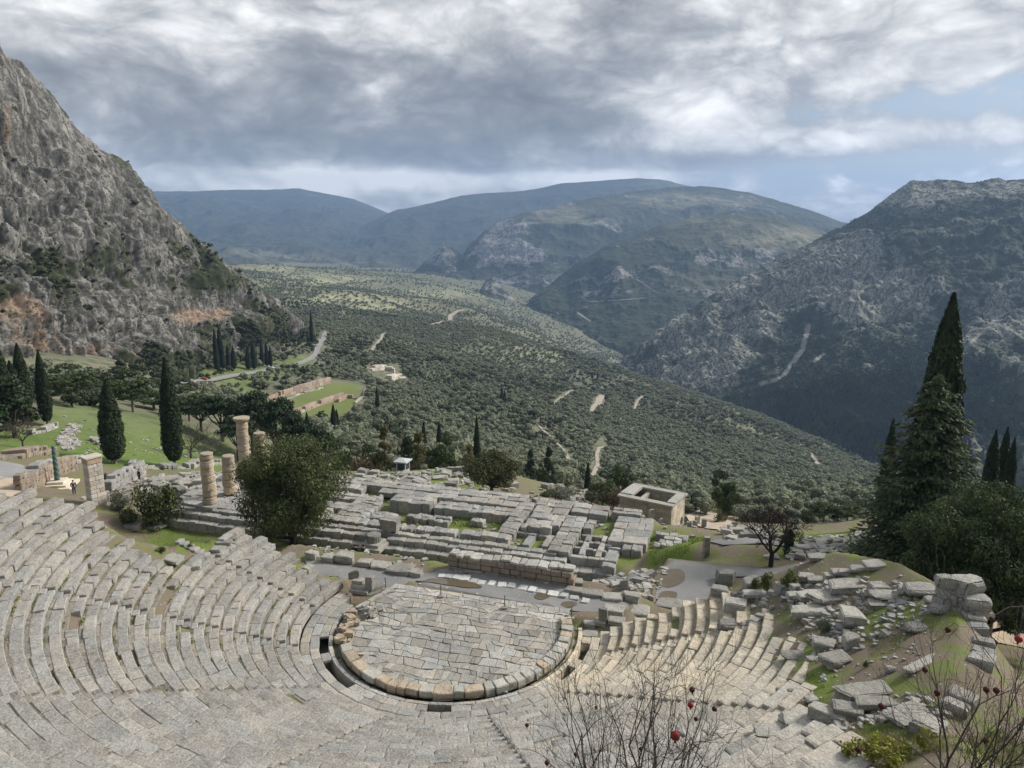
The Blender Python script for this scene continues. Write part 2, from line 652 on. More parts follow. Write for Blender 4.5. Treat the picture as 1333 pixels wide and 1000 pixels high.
M['autumn'] = m_leaf('autumn_foliage', (0.075, 0.062, 0.022), (0.17, 0.145, 0.055), 0.25)
M['yellow'] = m_leaf('yellow_foliage', (0.42, 0.27, 0.02), (0.62, 0.42, 0.05), 0.25)
M['brownbush'] = m_leaf('brown_foliage', (0.06, 0.042, 0.022), (0.15, 0.11, 0.06), 0.25)
M['grassblade'] = m_leaf('grass_blades', (0.10, 0.15, 0.025), (0.26, 0.30, 0.07), 0.3)
M['bark'] = m_plain('bark', (0.085, 0.068, 0.052), 0.95, 0.4, 6)
M['palebark'] = m_plain('pale_bark', (0.23, 0.19, 0.155), 0.95, 0.35, 6)
M['darkbark'] = m_plain('dark_bark', (0.032, 0.027, 0.024), 0.95, 0.4, 8)
M['twig'] = m_plain('grey_twig', (0.085, 0.07, 0.062), 0.9, 0.4, 20)
M['fruit'] = m_plain('pomegranate_skin', (0.27, 0.022, 0.020), 0.5, 0.35, 30)
M['dryfruit'] = m_plain('dried_pomegranate_skin', (0.075, 0.018, 0.016), 0.7, 0.4, 30)
M['metal'] = m_plain('grey_metal', (0.16, 0.16, 0.16), 0.5, 0.1, 5, 0.6)
M['bronze'] = m_plain('green_bronze', (0.085, 0.15, 0.14), 0.6, 0.35, 9, 0.1)
M['white'] = m_plain('white_paint', (0.72, 0.73, 0.74), 0.5, 0.06, 3)
M['glass'] = m_plain('dark_glass', (0.04, 0.05, 0.06), 0.15, 0.1, 3)
M['rubber'] = m_plain('black_rubber', (0.02, 0.02, 0.02), 0.8, 0.1, 3)
M['red'] = m_plain('red_paint', (0.5, 0.03, 0.02), 0.4, 0.06, 3)
M['silverpaint'] = m_plain('silver_paint', (0.5, 0.51, 0.52), 0.4, 0.06, 3)
M['wood'] = m_plain('weathered_wood', (0.20, 0.15, 0.10), 0.9, 0.3, 9)
M['skin'] = m_plain('skin', (0.45, 0.27, 0.19), 0.6, 0.05, 9)
M['hair'] = m_plain('dark_hair', (0.02, 0.015, 0.012), 0.7, 0.2, 30)
M['navy'] = m_plain('navy_cloth', (0.03, 0.05, 0.11), 0.9, 0.2, 9)
M['darkcloth'] = m_plain('dark_cloth', (0.03, 0.03, 0.035), 0.9, 0.2, 9)
M['jeans'] = m_plain('denim', (0.05, 0.08, 0.16), 0.9, 0.2, 9)
M['puddle'] = m_plain('muddy_water', (0.125, 0.100, 0.062), 0.12, 0.10, 0.8)


def m_gravel(name, c1, c2, fleck):
    m, nt, bs = material(name)
    P = nt.pos()
    n = nt.noise(P, 0.35, 5, 0.6)
    n2 = nt.noise(P, 9, 5, 0.7)
    base = nt.mix(nt.step(n, 0.35, 0.65), c1, c2)
    base = nt.mix(nt.math('MULTIPLY', nt.step(n2, 0.5, 0.75), 0.5), base, fleck)
    v = nt.voro(P, 3.1)
    base = nt.mix(nt.math('MULTIPLY', nt.math('LESS_THAN', v, 0.10), 0.6), base, (0.58, 0.57, 0.55))
    nt.put(bs.inputs['Base Color'], base)
    nt.put(bs.inputs['Normal'], nt.bump(n2, 0.35, 0.05))
    return m


M['gravel'] = m_gravel('grey_gravel', (0.245, 0.242, 0.235), (0.20, 0.20, 0.198), (0.33, 0.32, 0.31))
M['sandpath'] = m_gravel('sandy_path', (0.47, 0.385, 0.29), (0.41, 0.335, 0.25), (0.52, 0.45, 0.36))
M['asphalt'] = m_gravel('pale_asphalt', (0.27, 0.265, 0.26), (0.23, 0.23, 0.225), (0.32, 0.31, 0.30))
M['track'] = m_gravel('dirt_track', (0.38, 0.335, 0.27), (0.30, 0.265, 0.215), (0.44, 0.40, 0.33))


def m_ground():
    m, nt, bs = material('ground_cover')
    P = nt.pos()
    n1 = nt.noise(P, 0.6, 6, 0.62)
    n2 = nt.noise(P, 5.0, 5, 0.65)
    n3 = nt.noise(P, 22.0, 4, 0.65)
    nf = nt.noise(P, 0.035, 7, 0.6)
    soil = nt.mix(n1, (0.21, 0.165, 0.12), (0.145, 0.118, 0.085))
    soil = nt.mix(nt.math('MULTIPLY', nt.step(n3, 0.52, 0.7), 0.55), soil, (0.36, 0.31, 0.25))
    v = nt.voro(P, 2.3)
    soil = nt.mix(nt.math('MULTIPLY', nt.math('LESS_THAN', v, 0.13), 0.6), soil, (0.44, 0.42, 0.38))
    grass = nt.mix(nt.step(n2, 0.35, 0.68), (0.105, 0.165, 0.026), (0.175, 0.215, 0.05))
    grass = nt.mix(nt.math('MULTIPLY', nt.step(n1, 0.5, 0.75), 0.5), grass, (0.20, 0.19, 0.075))
    lawn = nt.mix(nt.step(nt.math('ADD', nt.math('MULTIPLY', n2, 0.5), nt.math('MULTIPLY', n1, 0.5)), 0.38, 0.62), (0.088, 0.16, 0.026), (0.165, 0.205, 0.06))
    g = nt.attr('grass')
    gm = nt.step(nt.math('ADD', g, nt.math('MULTIPLY', nt.math('SUBTRACT', nt.math('ADD', nt.math('MULTIPLY', n1, 0.65), nt.math('MULTIPLY', n2, 0.35)), 0.5), 1.9)), 0.40, 0.62)
    base = nt.mix(gm, soil, grass)
    base = nt.mix(nt.math('MULTIPLY', nt.attr('lawn'), gm), base, lawn)
    # far slopes: dry grass, pale soil, low scrub; sunlight on open fields painted pale
    sc = nt.voro(P, 0.16)
    far = nt.mix(nt.step(nf, 0.38, 0.66), (0.135, 0.142, 0.088), (0.20, 0.195, 0.125))
    far = nt.mix(nt.step(sc, 0.45, 0.30), far, (0.085, 0.097, 0.06))
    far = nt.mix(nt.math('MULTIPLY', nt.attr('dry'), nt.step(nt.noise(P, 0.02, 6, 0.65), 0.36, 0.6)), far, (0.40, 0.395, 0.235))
    base = nt.mix(nt.attr('far'), base, far)
    nt.put(bs.inputs['Base Color'], base)
    nt.put(bs.inputs['Normal'], nt.bump(nt.math('ADD', n2, n3), 0.5, 0.08))
    return m


M['ground'] = m_ground()


def m_mountain(name, scrub1, scrub2, rock1, rock2, warm, dry, cell=0.10, rockscale=0.05, vstretch=0.4, dots=0.8):
    m, nt, bs = material(name)
    P = nt.pos()
    n1 = nt.noise(P, 0.012, 7, 0.62)
    n2 = nt.noise(P, rockscale, 8, 0.66)
    Ps = nt.vmath('MULTIPLY', P, (1, 1, vstretch))
    n3 = nt.noise(Ps, rockscale * 3.2, 7, 0.68, 0.4)
    rock = nt.mix(nt.step(n3, 0.36, 0.62), rock1, rock2)
    crack = nt.voro(Ps, rockscale * 2.6, 'DISTANCE_TO_EDGE')
    rock = nt.mix(nt.math('MULTIPLY', nt.step(crack, 0.11, 0.0), 0.8), rock, (0.075, 0.072, 0.065))
    wn = nt.noise(nt.vmath('ADD', P, (300, 90, 40)), rockscale * 0.5, 5, 0.6)
    w = nt.math('ADD', nt.math('MULTIPLY', nt.attr('warm'), 1.0), nt.math('MULTIPLY', nt.step(wn, 0.66, 0.78), 0.08))
    rock = nt.mix(nt.math('MULTIPLY', nt.step(nt.math('ADD', w, nt.math('MULTIPLY', nt.math('SUBTRACT', n3, 0.5), 1.3)), 0.35, 0.75), 0.8), rock, warm)
    v = nt.voro(P, cell)
    v2 = nt.voro(nt.vmath('ADD', P, (40, 11, 5)), cell * 2.1)
    scrub = nt.mix(nt.step(v, 0.15, 0.75), scrub2, scrub1)
    scrub = nt.mix(nt.step(n1, 0.40, 0.62), scrub, scrub1)
    scrub = nt.mix(nt.math('MULTIPLY', nt.attr('dry'), nt.step(n2, 0.32, 0.62)), scrub, dry)
    r = nt.math('ADD', nt.math('MULTIPLY', nt.attr('rock'), 0.8), nt.math('MULTIPLY', nt.math('SUBTRACT', n2, 0.5), 1.6))
    rm = nt.step(nt.math('ADD', r, nt.math('MULTIPLY', nt.math('SUBTRACT', n3, 0.5), 1.1)), 0.40, 0.56)
    # scattered bushes still stand on the rock
    d = nt.math('MULTIPLY', nt.step(v2, 0.34, 0.22), dots)
    rm = nt.math('MULTIPLY', rm, nt.math('SUBTRACT', 1.0, d))
    base = nt.mix(rm, scrub, rock)
    base = nt.mix(nt.math('MULTIPLY', nt.attr('scree'), nt.step(n3, 0.25, 0.5)), base, (0.31, 0.295, 0.265))
    nt.put(bs.inputs['Base Color'], base)
    h = nt.math('ADD', nt.math('MULTIPLY', n3, 1.0), nt.math('MULTIPLY', v, -0.5))
    nt.put(bs.inputs['Normal'], nt.bump(h, 0.9, 0.25 / rockscale * 0.12))
    bs.inputs['Specular IOR Level'].default_value = 0.1
    return m


# ------------------------------------------------------------------ the lie of the land: thin-plate surface through surveyed points
G_PX = [  # (pixel x, pixel y, distance in metres) -> a point of the ground
    # terraces round the temple
    (880, 684, 95), (845, 682, 95), (824, 676, 96), (905, 684, 95), (870, 690, 88), (893, 688, 88), (840, 684, 87),
    (540, 630, 100), (460, 615, 108), (700, 650, 95), (525, 615, 112), (600, 606, 120), (760, 655, 92), (680, 632, 104),
    (880, 683, 105), (830, 675, 106), (960, 678, 100), (921, 717, 66), (880, 708, 68.5), (850, 682, 80), (900, 690, 78),
    (1000, 715, 66), (1080, 706, 75), (1000, 692, 84), (1100, 690, 86), (1050, 690, 90), (1140, 705, 76), (960, 700, 74),
    # left terraces and lawn
    (20, 605, 110), (10, 640, 96), (128, 665, 90), (150, 605, 128), (230, 606, 132), (60, 553, 160), (100, 532, 178), (290, 606, 138),
    (250, 650, 97), (200, 652, 95), (200, 630, 104), (170, 575, 150), (120, 580, 142), (50, 590, 125), (300, 630, 108), (70, 630, 105),
    (-60, 600, 112), (-60, 545, 160), (0, 560, 155), (-80, 650, 95), (340, 625, 112), (400, 610, 122),
    # woods and the foot of the cliff
    (200, 530, 205), (100, 500, 250), (0, 470, 330), (200, 482, 400), (-120, 490, 300), (0, 510, 240), (300, 545, 240), (380, 560, 260),
    # road, palaestra, tholos
    (300, 492, 520), (400, 470, 650), (418, 445, 780), (350, 484, 580), (340, 522, 480), (430, 500, 560), (440, 535, 470), (400, 548, 410),
    (510, 492, 700), (480, 560, 330), (520, 540, 420), (470, 590, 200), (560, 590, 190),
    # olive slope
    (640, 570, 400), (700, 600, 320), (560, 520, 560), (640, 500, 750), (560, 450, 1000), (640, 440, 1250), (480, 432, 1100), (620, 426, 1350),
    (700, 450, 1500), (760, 470, 1650), (820, 500, 1680), (700, 500, 950), (780, 520, 850), (860, 540, 880), (800, 600, 470), (900, 640, 370),
    (900, 600, 560), (950, 550, 950), (1000, 572, 940), (1100, 602, 880), (1160, 614, 860), (1150, 660, 420), (1300, 660, 470), (1420, 690, 430),
    (1000, 648, 330), (1100, 645, 320), (760, 640, 220), (700, 622, 190), (1050, 660, 230), (860, 560, 720), (740, 560, 520),
    # the bed of the gorge
    (1100, 589, 1150), (1000, 546, 1300), (900, 516, 1500), (1200, 640, 1000), (1333, 700, 880), (1450, 740, 850),
    (570, 421, 1500), (600, 402, 1900), (650, 417, 2100), (700, 430, 2500), (740, 452, 2250),
    # the broad valley beyond
    (450, 377, 2300), (380, 362, 2400), (330, 353, 3000), (520, 382, 2600), (600, 385, 2800), (640, 397, 2900), (500, 362, 3600), (600, 366, 3800),
    (400, 353, 4400), (300, 346, 4700), (520, 354, 5000), (240, 348, 4800), (120, 350, 4800), (560, 376, 2700), (620, 358, 5400), (700, 380, 4500),
]
G_XYZ = [  # (x, y, z)
    (-3.7, 46.7, -0.6), (-12, 44, -0.6), (4.5, 44, -0.6), (-3.7, 38.5, -0.6), (-8, 50, -0.5), (0, 50, -0.5),
    (13.8, 59.8, -1.8), (12.4, 53.2, -1.6), (20.5, 58, -1.8), (27, 58.8, -1.8), (31.5, 60.8, -1.8), (-15, 57, -0.5), (-1, 54, -0.6), (5, 52, -0.6),
    (-8, 56, -0.5), (24, 52, -0.6), (8, 57, -2.2), (16.5, 56, -1.7),
    (0, 3, 24.6), (-8, 3, 24.2), (8, 3, 24.2), (2, 6.5, 20.3), (-6, 6.5, 19.8), (5.2, 8.5, 18.7), (6.5, 11, 16.6), (8.5, 10, 17.4), (2, 10, 15.5), (-6, 10, 15),
    (2, 14, 11.3), (-6, 14, 11.3), (-15, 6, 18), (-25, 10, 16), (-30, 20, 14), (14, 8, 18.5), (22, 14, 15), (12, 18, 11.4), (15, 20, 10.0), (-20, 16, 12),
    (26, 42, 1.5), (30, 36, 3.2), (36, 30, 5), (26, 48, -0.4), (36, 46, 0.5), (44, 60, -3), (36, 54, -1), (26, 30, 6.5), (24, 24, 9.0), (50, 50, 1),
    (-36, 40, 9.5), (-44, 46, 9), (-36, 50, 4), (-34, 58, -3), (-22, 60, -5), (-46, 60, -2), (-60, 60, 2), (-50, 30, 14),
    # behind the terrace edge, unseen from above
    (-10, 135, -24), (20, 130, -24), (40, 125, -30), (60, 120, -30), (-30, 150, -34), (80, 110, -26), (34, 100, -16), (50, 90, -9), (70, 85, -6),
    (-95, 330, -66), (200, 400, -120), (400, 600, -220), (90, 170, -52), (-140, 90, 6), (-200, 140, 8), (120, 100, -20), (170, 140, -45),
]
for u_ in (-60, -48, -36, -24, -12):
    for v_ in (63, 72, 81):
        x_, y_ = site(u_, v_)
        G_XYZ.append((x_, y_, -6.6 - (0.9 if v_ > 80 else 0)))
for u_ in (-4,):
    for v_ in (64, 72):
        x_, y_ = site(u_, v_)
        G_XYZ.append((x_, y_, -5.2))
_pts = [(x, y, z) for x, y, z in (at_d(*g) for g in G_PX)] + G_XYZ
_pts = np.array(_pts, float)


def _lp(x, y):
    return np.log(np.maximum(np.hypot(x, y), 0.5)), np.arctan2(x, y)


_pl = np.stack(_lp(_pts[:, 0], _pts[:, 1]), 1)


def _tps_k(r2):
    return 0.5 * r2 * np.log(r2 + 1e-12)


def _tps_fit():
    n = len(_pl)
    d2 = ((_pl[:, None, :] - _pl[None, :, :]) ** 2).sum(2)
    K = _tps_k(d2) + np.eye(n) * 2e-4
    Pm = np.concatenate([np.ones((n, 1)), _pl], 1)
    A = np.block([[K, Pm], [Pm.T, np.zeros((3, 3))]])
    return np.linalg.solve(A, np.concatenate([_pts[:, 2] - 27.0, np.zeros(3)]) if False else np.concatenate([_pts[:, 2], np.zeros(3)]))


_w = _tps_fit()


def tps(x, y):
    X, T = _lp(x, y)
    sh = X.shape
    X, T = X.ravel(), T.ravel()
    out = np.empty(len(X))
    for i in range(0, len(X), 20000):
        a = np.stack([X[i:i + 20000], T[i:i + 20000]], 1)
        d2 = (a[:, None, 0] - _pl[None, :, 0]) ** 2 + (a[:, None, 1] - _pl[None, :, 1]) ** 2
        out[i:i + 20000] = _tps_k(d2) @ _w[:-3] + _w[-3] + a @ _w[-2:]
    return out.reshape(sh)


ROW_R0, ROW_P, ROW_Z0, ROW_H = 10.2, 0.76, 0.5, 0.35
SLOPE = ROW_H / ROW_P


def left_edge(r):
    return np.interp(r, [8, 11, 14.5, 17.6, 18.6, 20.5, 22.5, 26, 30, 36], [146, 150, 153, 156, 163, 173, 175, 173, 178, 182])


PATCH_PX = [(160, 690), (190, 683), (300, 680), (294, 704), (262, 722), (232, 732), (196, 716)]


def in_poly(x, y, poly):
    x, y = np.asarray(x), np.asarray(y)
    c = np.zeros(x.shape, bool)
    n = len(poly)
    for i in range(n):
        x0, y0 = poly[i][:2]
        x1, y1 = poly[(i + 1) % n][:2]
        k = ((y0 > y) != (y1 > y)) & (x < (x1 - x0) * (y - y0) / (y1 - y0 + 1e-12) + x0)
        c ^= k
    return c


PATCH = [at(px, py, 4.55) for px, py in PATCH_PX]


def ground_fn(x, y):
    z = tps(x, y)
    r = np.hypot(x - CX, y - CY)
    a = np.degrees(np.arctan2(y - CY, x - CX)) % 360
    a = np.where(a < 90, a + 360, a)
    cone = ROW_Z0 + SLOPE * (r - ROW_R0) - 0.42
    hill = sstep(a, 312, 322) * sstep(r, 17, 22)
    cone = cone + hill * (0.25 + 0.35 * fbm(x * 0.22, y * 0.22, oct=4, seed=31))
    rmax = np.interp(a, [140, 300, 312, 325, 335, 345, 360], [33.5, 33, 28.4, 28.2, 27.8, 26, 22])
    w = (1 - sstep(r, rmax, rmax + np.interp(a, [300, 318], [1.6, 4.0]))) * sstep(a, left_edge(r) - 4, left_edge(r) + 1.0) * (1 - sstep(a, 354, 364))
    w = w * sstep(r, 10.0, 10.3)
    w0 = w
    z = z * (1 - w) + cone * w
    # level strips: gravel before the stage, gravel plaza
    uu, vv = to_site(x, y)
    fa = sstep(uu, -37, -35.5) * (1 - sstep(uu, -6.2, -5.4)) * sstep(vv, 47.6, 47.9) * (1 - sstep(vv, 53.4, 55.5)) * (r > 8)
    z = z * (1 - fa) - 0.55 * fa
    ft = sstep(uu, -62, -60.5) * (1 - sstep(uu, -8.0, -6.6)) * sstep(vv, 67.2, 67.9) * (1 - sstep(vv, 81.4, 83))
    z = z * (1 - ft) - 5.85 * ft
    fb = sstep(uu, -5.6, -4.4) * (1 - sstep(uu, 11, 15)) * sstep(vv - 0.45 * np.maximum(uu, 0), 52.5, 54.5) * (1 - sstep(vv - 0.45 * np.maximum(uu, 0), 62.2, 64.5)) * (1 - w)
    z = z * (1 - fb) - 1.8 * fb
    o = (1 - sstep(r, 10.2, 10.6)) * (1 - sstep(vv, 47.7, 48.1))
    z = z * (1 - o) + (-0.95) * o
    d = np.hypot(x, y)
    amp = np.clip((d - 60) / 900, 0, 1)
    far = 14 * fbm(x / 170, y / 170, oct=5, seed=3) + 34 * fbm(x / 700, y / 700, oct=4, seed=8) * sstep(d, 1200, 3000)
    z = np.where(d < 30, np.minimum(z, 24.2 - 0.60 * np.maximum(d - 1.5, 0) + np.where(d > 14, 50, 0)), z)
    near = 0.10 * fbm(x * 0.8, y * 0.8, oct=4, seed=5) * (1 - w) * (1 - o)
    return z + near + amp * far


NT_, NR_ = 1000, 860
TH0, TH1 = R(-60), R(60)
LR0, LR1 = math.log(2.2), math.log(5700)
_T, _L = np.meshgrid(np.linspace(TH0, TH1, NT_), np.linspace(LR0, LR1, NR_))
GX, GY = np.exp(_L) * np.sin(_T), np.exp(_L) * np.cos(_T)
GZ = ground_fn(GX, GY)


def gz(x, y):
    """height of the ground mesh"""
    x, y = np.asarray(x, float), np.asarray(y, float)
    t = (np.arctan2(x, y) - TH0) / (TH1 - TH0) * (NT_ - 1)
    l = (np.log(np.maximum(np.hypot(x, y), 2.21)) - LR0) / (LR1 - LR0) * (NR_ - 1)
    t, l = np.clip(t, 0, NT_ - 1.001), np.clip(l, 0, NR_ - 1.001)
    i, j = t.astype(int), l.astype(int)
    ft, fl = t - i, l - j
    return (GZ[j, i] * (1 - ft) + GZ[j, i + 1] * ft) * (1 - fl) + (GZ[j + 1, i] * (1 - ft) + GZ[j + 1, i + 1] * ft) * fl


_ts = np.exp(np.linspace(math.log(4), math.log(5600), 5000))


def on_ground(px, py, dmin=0):
    """where the line of sight through a photo pixel meets the ground"""
    d = ray(px, py)
    k = math.hypot(d[0], d[1])
    x, y, z = d[0] / k * _ts, d[1] / k * _ts, EYE + d[2] / k * _ts
    below = (z < gz(x, y)) & (_ts > dmin)
    i = int(np.argmax(below)) if below.any() else len(_ts) - 1
    return float(x[i]), float(y[i]), float(gz(x[i], y[i]))


def in_poly(x, y, poly):
    x, y = np.asarray(x), np.asarray(y)
    c = np.zeros(x.shape, bool)
    n = len(poly)
    for i in range(n):
        x0, y0 = poly[i][:2]
        x1, y1 = poly[(i + 1) % n][:2]
        k = ((y0 > y) != (y1 > y)) & (x < (x1 - x0) * (y - y0) / (y1 - y0 + 1e-12) + x0)
        c ^= k
    return c


def poly_px(pts, dmin=0):
    return [on_ground(px, py, dmin)[:2] for px, py in pts]


SUNLIT_FIELDS = ((430, 390, 80, 9, 1), (420, 365, 70, 8, 0.9), (560, 383, 60, 8, 0.7), (480, 400, 50, 8, 0.9), (690, 455, 60, 20, 0.55), (640, 440, 40, 12, 0.4), (350, 350, 40, 8, 0.8), (520, 395, 40, 9, 0.6))  # open fields, given a paler colour to look sunlit


def build_ground():
    PX, PY = proj(GX, GY, GZ)
    d = np.hypot(GX, GY)
    r = np.hypot(GX - CX, GY - CY)
    grass = np.full(GX.shape, 0.42)
    lawn = np.zeros(GX.shape)
    dry = np.zeros(GX.shape)
    def patch(arr, pts, val, soft=0.0, dmin=0):
        arr[in_poly(GX, GY, poly_px(pts, dmin))] = val
    u, v = to_site(GX, GY)
    lm = in_poly(GX, GY, poly_px([(85, 520), (300, 572), (300, 612), (185, 612), (90, 598), (0, 590), (0, 560), (60, 556)], 60))
    lawn[lm] = 1
    grass[lm] = 0.74
    patch(grass, [(180, 690), (285, 684), (275, 705), (232, 722), (195, 708)], 0.8)
    lawn[in_poly(GX, GY, poly_px([(180, 690), (285, 684), (275, 705), (232, 722), (195, 708)]))] = 0.35
    grass[(u > -60) & (u < -8) & (v > 62) & (v < 82)] = 0.6
    hill = (r > 18) & (r < 29) & (np.degrees(np.arctan2(GY - CY, GX - CX)) % 360 > 308)
    grass[hill] = 0.44
    for bx, by, br, g_ in ((1050, 885, 50, 0.75), (1030, 920, 40, 0.72), (1170, 800, 60, 0.62), (1000, 790, 30, 0.5), (1100, 760, 40, 0.55), (1130, 870, 40, 0.30), (1180, 840, 36, 0.28), (1060, 840, 30, 0.6), (1170, 900, 30, 0.5)):
        x0, y0, _ = on_ground(bx, by)
        rr = np.hypot(GX - x0, GY - y0) / (br * 30 / 1000)
        k = np.exp(-rr * rr) * hill
        grass = grass * (1 - k) + g_ * k
    grass[(d < 16) & (GY < 14)] = 0.7
    patch(grass, [(845, 690), (925, 700), (900, 728), (840, 740)], 0.75, dmin=50)
    patch(grass, [(1010, 730), (1140, 715), (1120, 690), (1000, 690)], 0.62, dmin=50)
    patch(grass, [(460, 640), (640, 645), (640, 610), (470, 612)], 0.62, dmin=80)
    farm = sstep(d, 130, 230)
    gym = in_poly(GX, GY, poly_px([(330, 520), (430, 497), (470, 500), (468, 530), (400, 552), (340, 548)], 250))
    farm[gym] = 0
    lawn[gym] = 0.0
    grass[gym] = 0.60
    sh = in_poly(GX, GY, poly_px([(245, 470), (400, 462), (410, 480), (330, 512), (270, 505)], 250))
    farm[sh] = 0.45
    grass[sh] = 0.7
    for bx, by, sx, sy, w in SUNLIT_FIELDS:
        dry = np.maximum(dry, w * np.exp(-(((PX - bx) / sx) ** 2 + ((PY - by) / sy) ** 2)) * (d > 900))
    for arr in (grass, lawn, farm):
        for _ in range(5):
            arr[1:-1] = 0.25 * arr[:-2] + 0.5 * arr[1:-1] + 0.25 * arr[2:]
            arr[:, 1:-1] = 0.25 * arr[:, :-2] + 0.5 * arr[:, 1:-1] + 0.25 * arr[:, 2:]
    V = np.stack([GX, GY, GZ], 2).reshape(-1, 3)
    i = np.arange(NR_ * NT_).reshape(NR_, NT_)
    F = np.stack([i[:-1, :-1], i[:-1, 1:], i[1:, 1:], i[1:, :-1]], 2).reshape(-1, 4)
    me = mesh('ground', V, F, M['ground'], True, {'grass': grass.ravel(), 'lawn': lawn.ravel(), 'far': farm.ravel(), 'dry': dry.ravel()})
    return tag(link('ground', me), kind='structure')


build_ground()


def draped(name, poly, dz, mat, spacing=1.0, label=None):
    """a sheet that follows the ground inside a world polygon"""
    P = np.array(poly, float)
    x0, y0 = P.min(0)
    x1, y1 = P.max(0)
    gx, gy = np.meshgrid(np.arange(x0, x1, spacing), np.arange(y0, y1, spacing))
    k = in_poly(gx, gy, poly)
    pts = [Vector(p) for p in poly] + [Vector((a, b)) for a, b in zip(gx[k], gy[k])]
    n = len(poly)
    edges = [(i, (i + 1) % n) for i in range(n)]
    vs, es, fs, *_ = delaunay_2d_cdt(pts, edges, [], 1, 1e-4)
    V = np.array([(v.x, v.y, 0) for v in vs])
    V[:, 2] = gz(V[:, 0], V[:, 1]) + dz
    me = mesh(name, V, [list(f) for f in fs], mat, True)
    return tag(link(name, me), kind='structure')


def ribbon(name, pts, width, dz, mat, step=6.0):
    """a road or track: world polyline draped on the ground"""
    P = np.array(pts, float)[:, :2]
    out = [P[0]]
    for a, b in zip(P[:-1], P[1:]):
        n = max(1, int(np.hypot(*(b - a)) / step))
        for i in range(1, n + 1): out.append(a + (b - a) * i / n)
    Q = np.array(out)
    for _ in range(3):
        Q[1:-1] = 0.25 * Q[:-2] + 0.5 * Q[1:-1] + 0.25 * Q[2:]
    t = np.gradient(Q, axis=0)
    t /= np.linalg.norm(t, axis=1, keepdims=True) + 1e-9
    nrm = np.stack([-t[:, 1], t[:, 0]], 1)
    V = []
    ks = (-0.5, -0.17, 0.17, 0.5)
    for k in ks:
        q = Q + nrm * width * k
        V.append(np.stack([q[:, 0], q[:, 1], gz(q[:, 0], q[:, 1])], 1))
    zc = np.max([v[:, 2] for v in V], 0)
    for v in V: v[:, 2] = np.maximum(v[:, 2], zc - 0.25 * width) + dz
    n = len(Q)
    F = [[c * n + i, c * n + i + 1, (c + 1) * n + i + 1, (c + 1) * n + i] for c in range(3) for i in range(n - 1)]
    return tag(link(name, mesh(name, np.concatenate(V), F, mat, True)), kind='structure'), Q


# ------------------------------------------------------------------ mountains
def polyline(rail, n):
    A = np.array([at_d(*p) for p in rail])
    px = np.array([p[0] for p in rail], float)
    t = np.linspace(px[0], px[-1], n)
    return np.stack([np.interp(t, px, A[:, k]) for k in range(3)], 1)


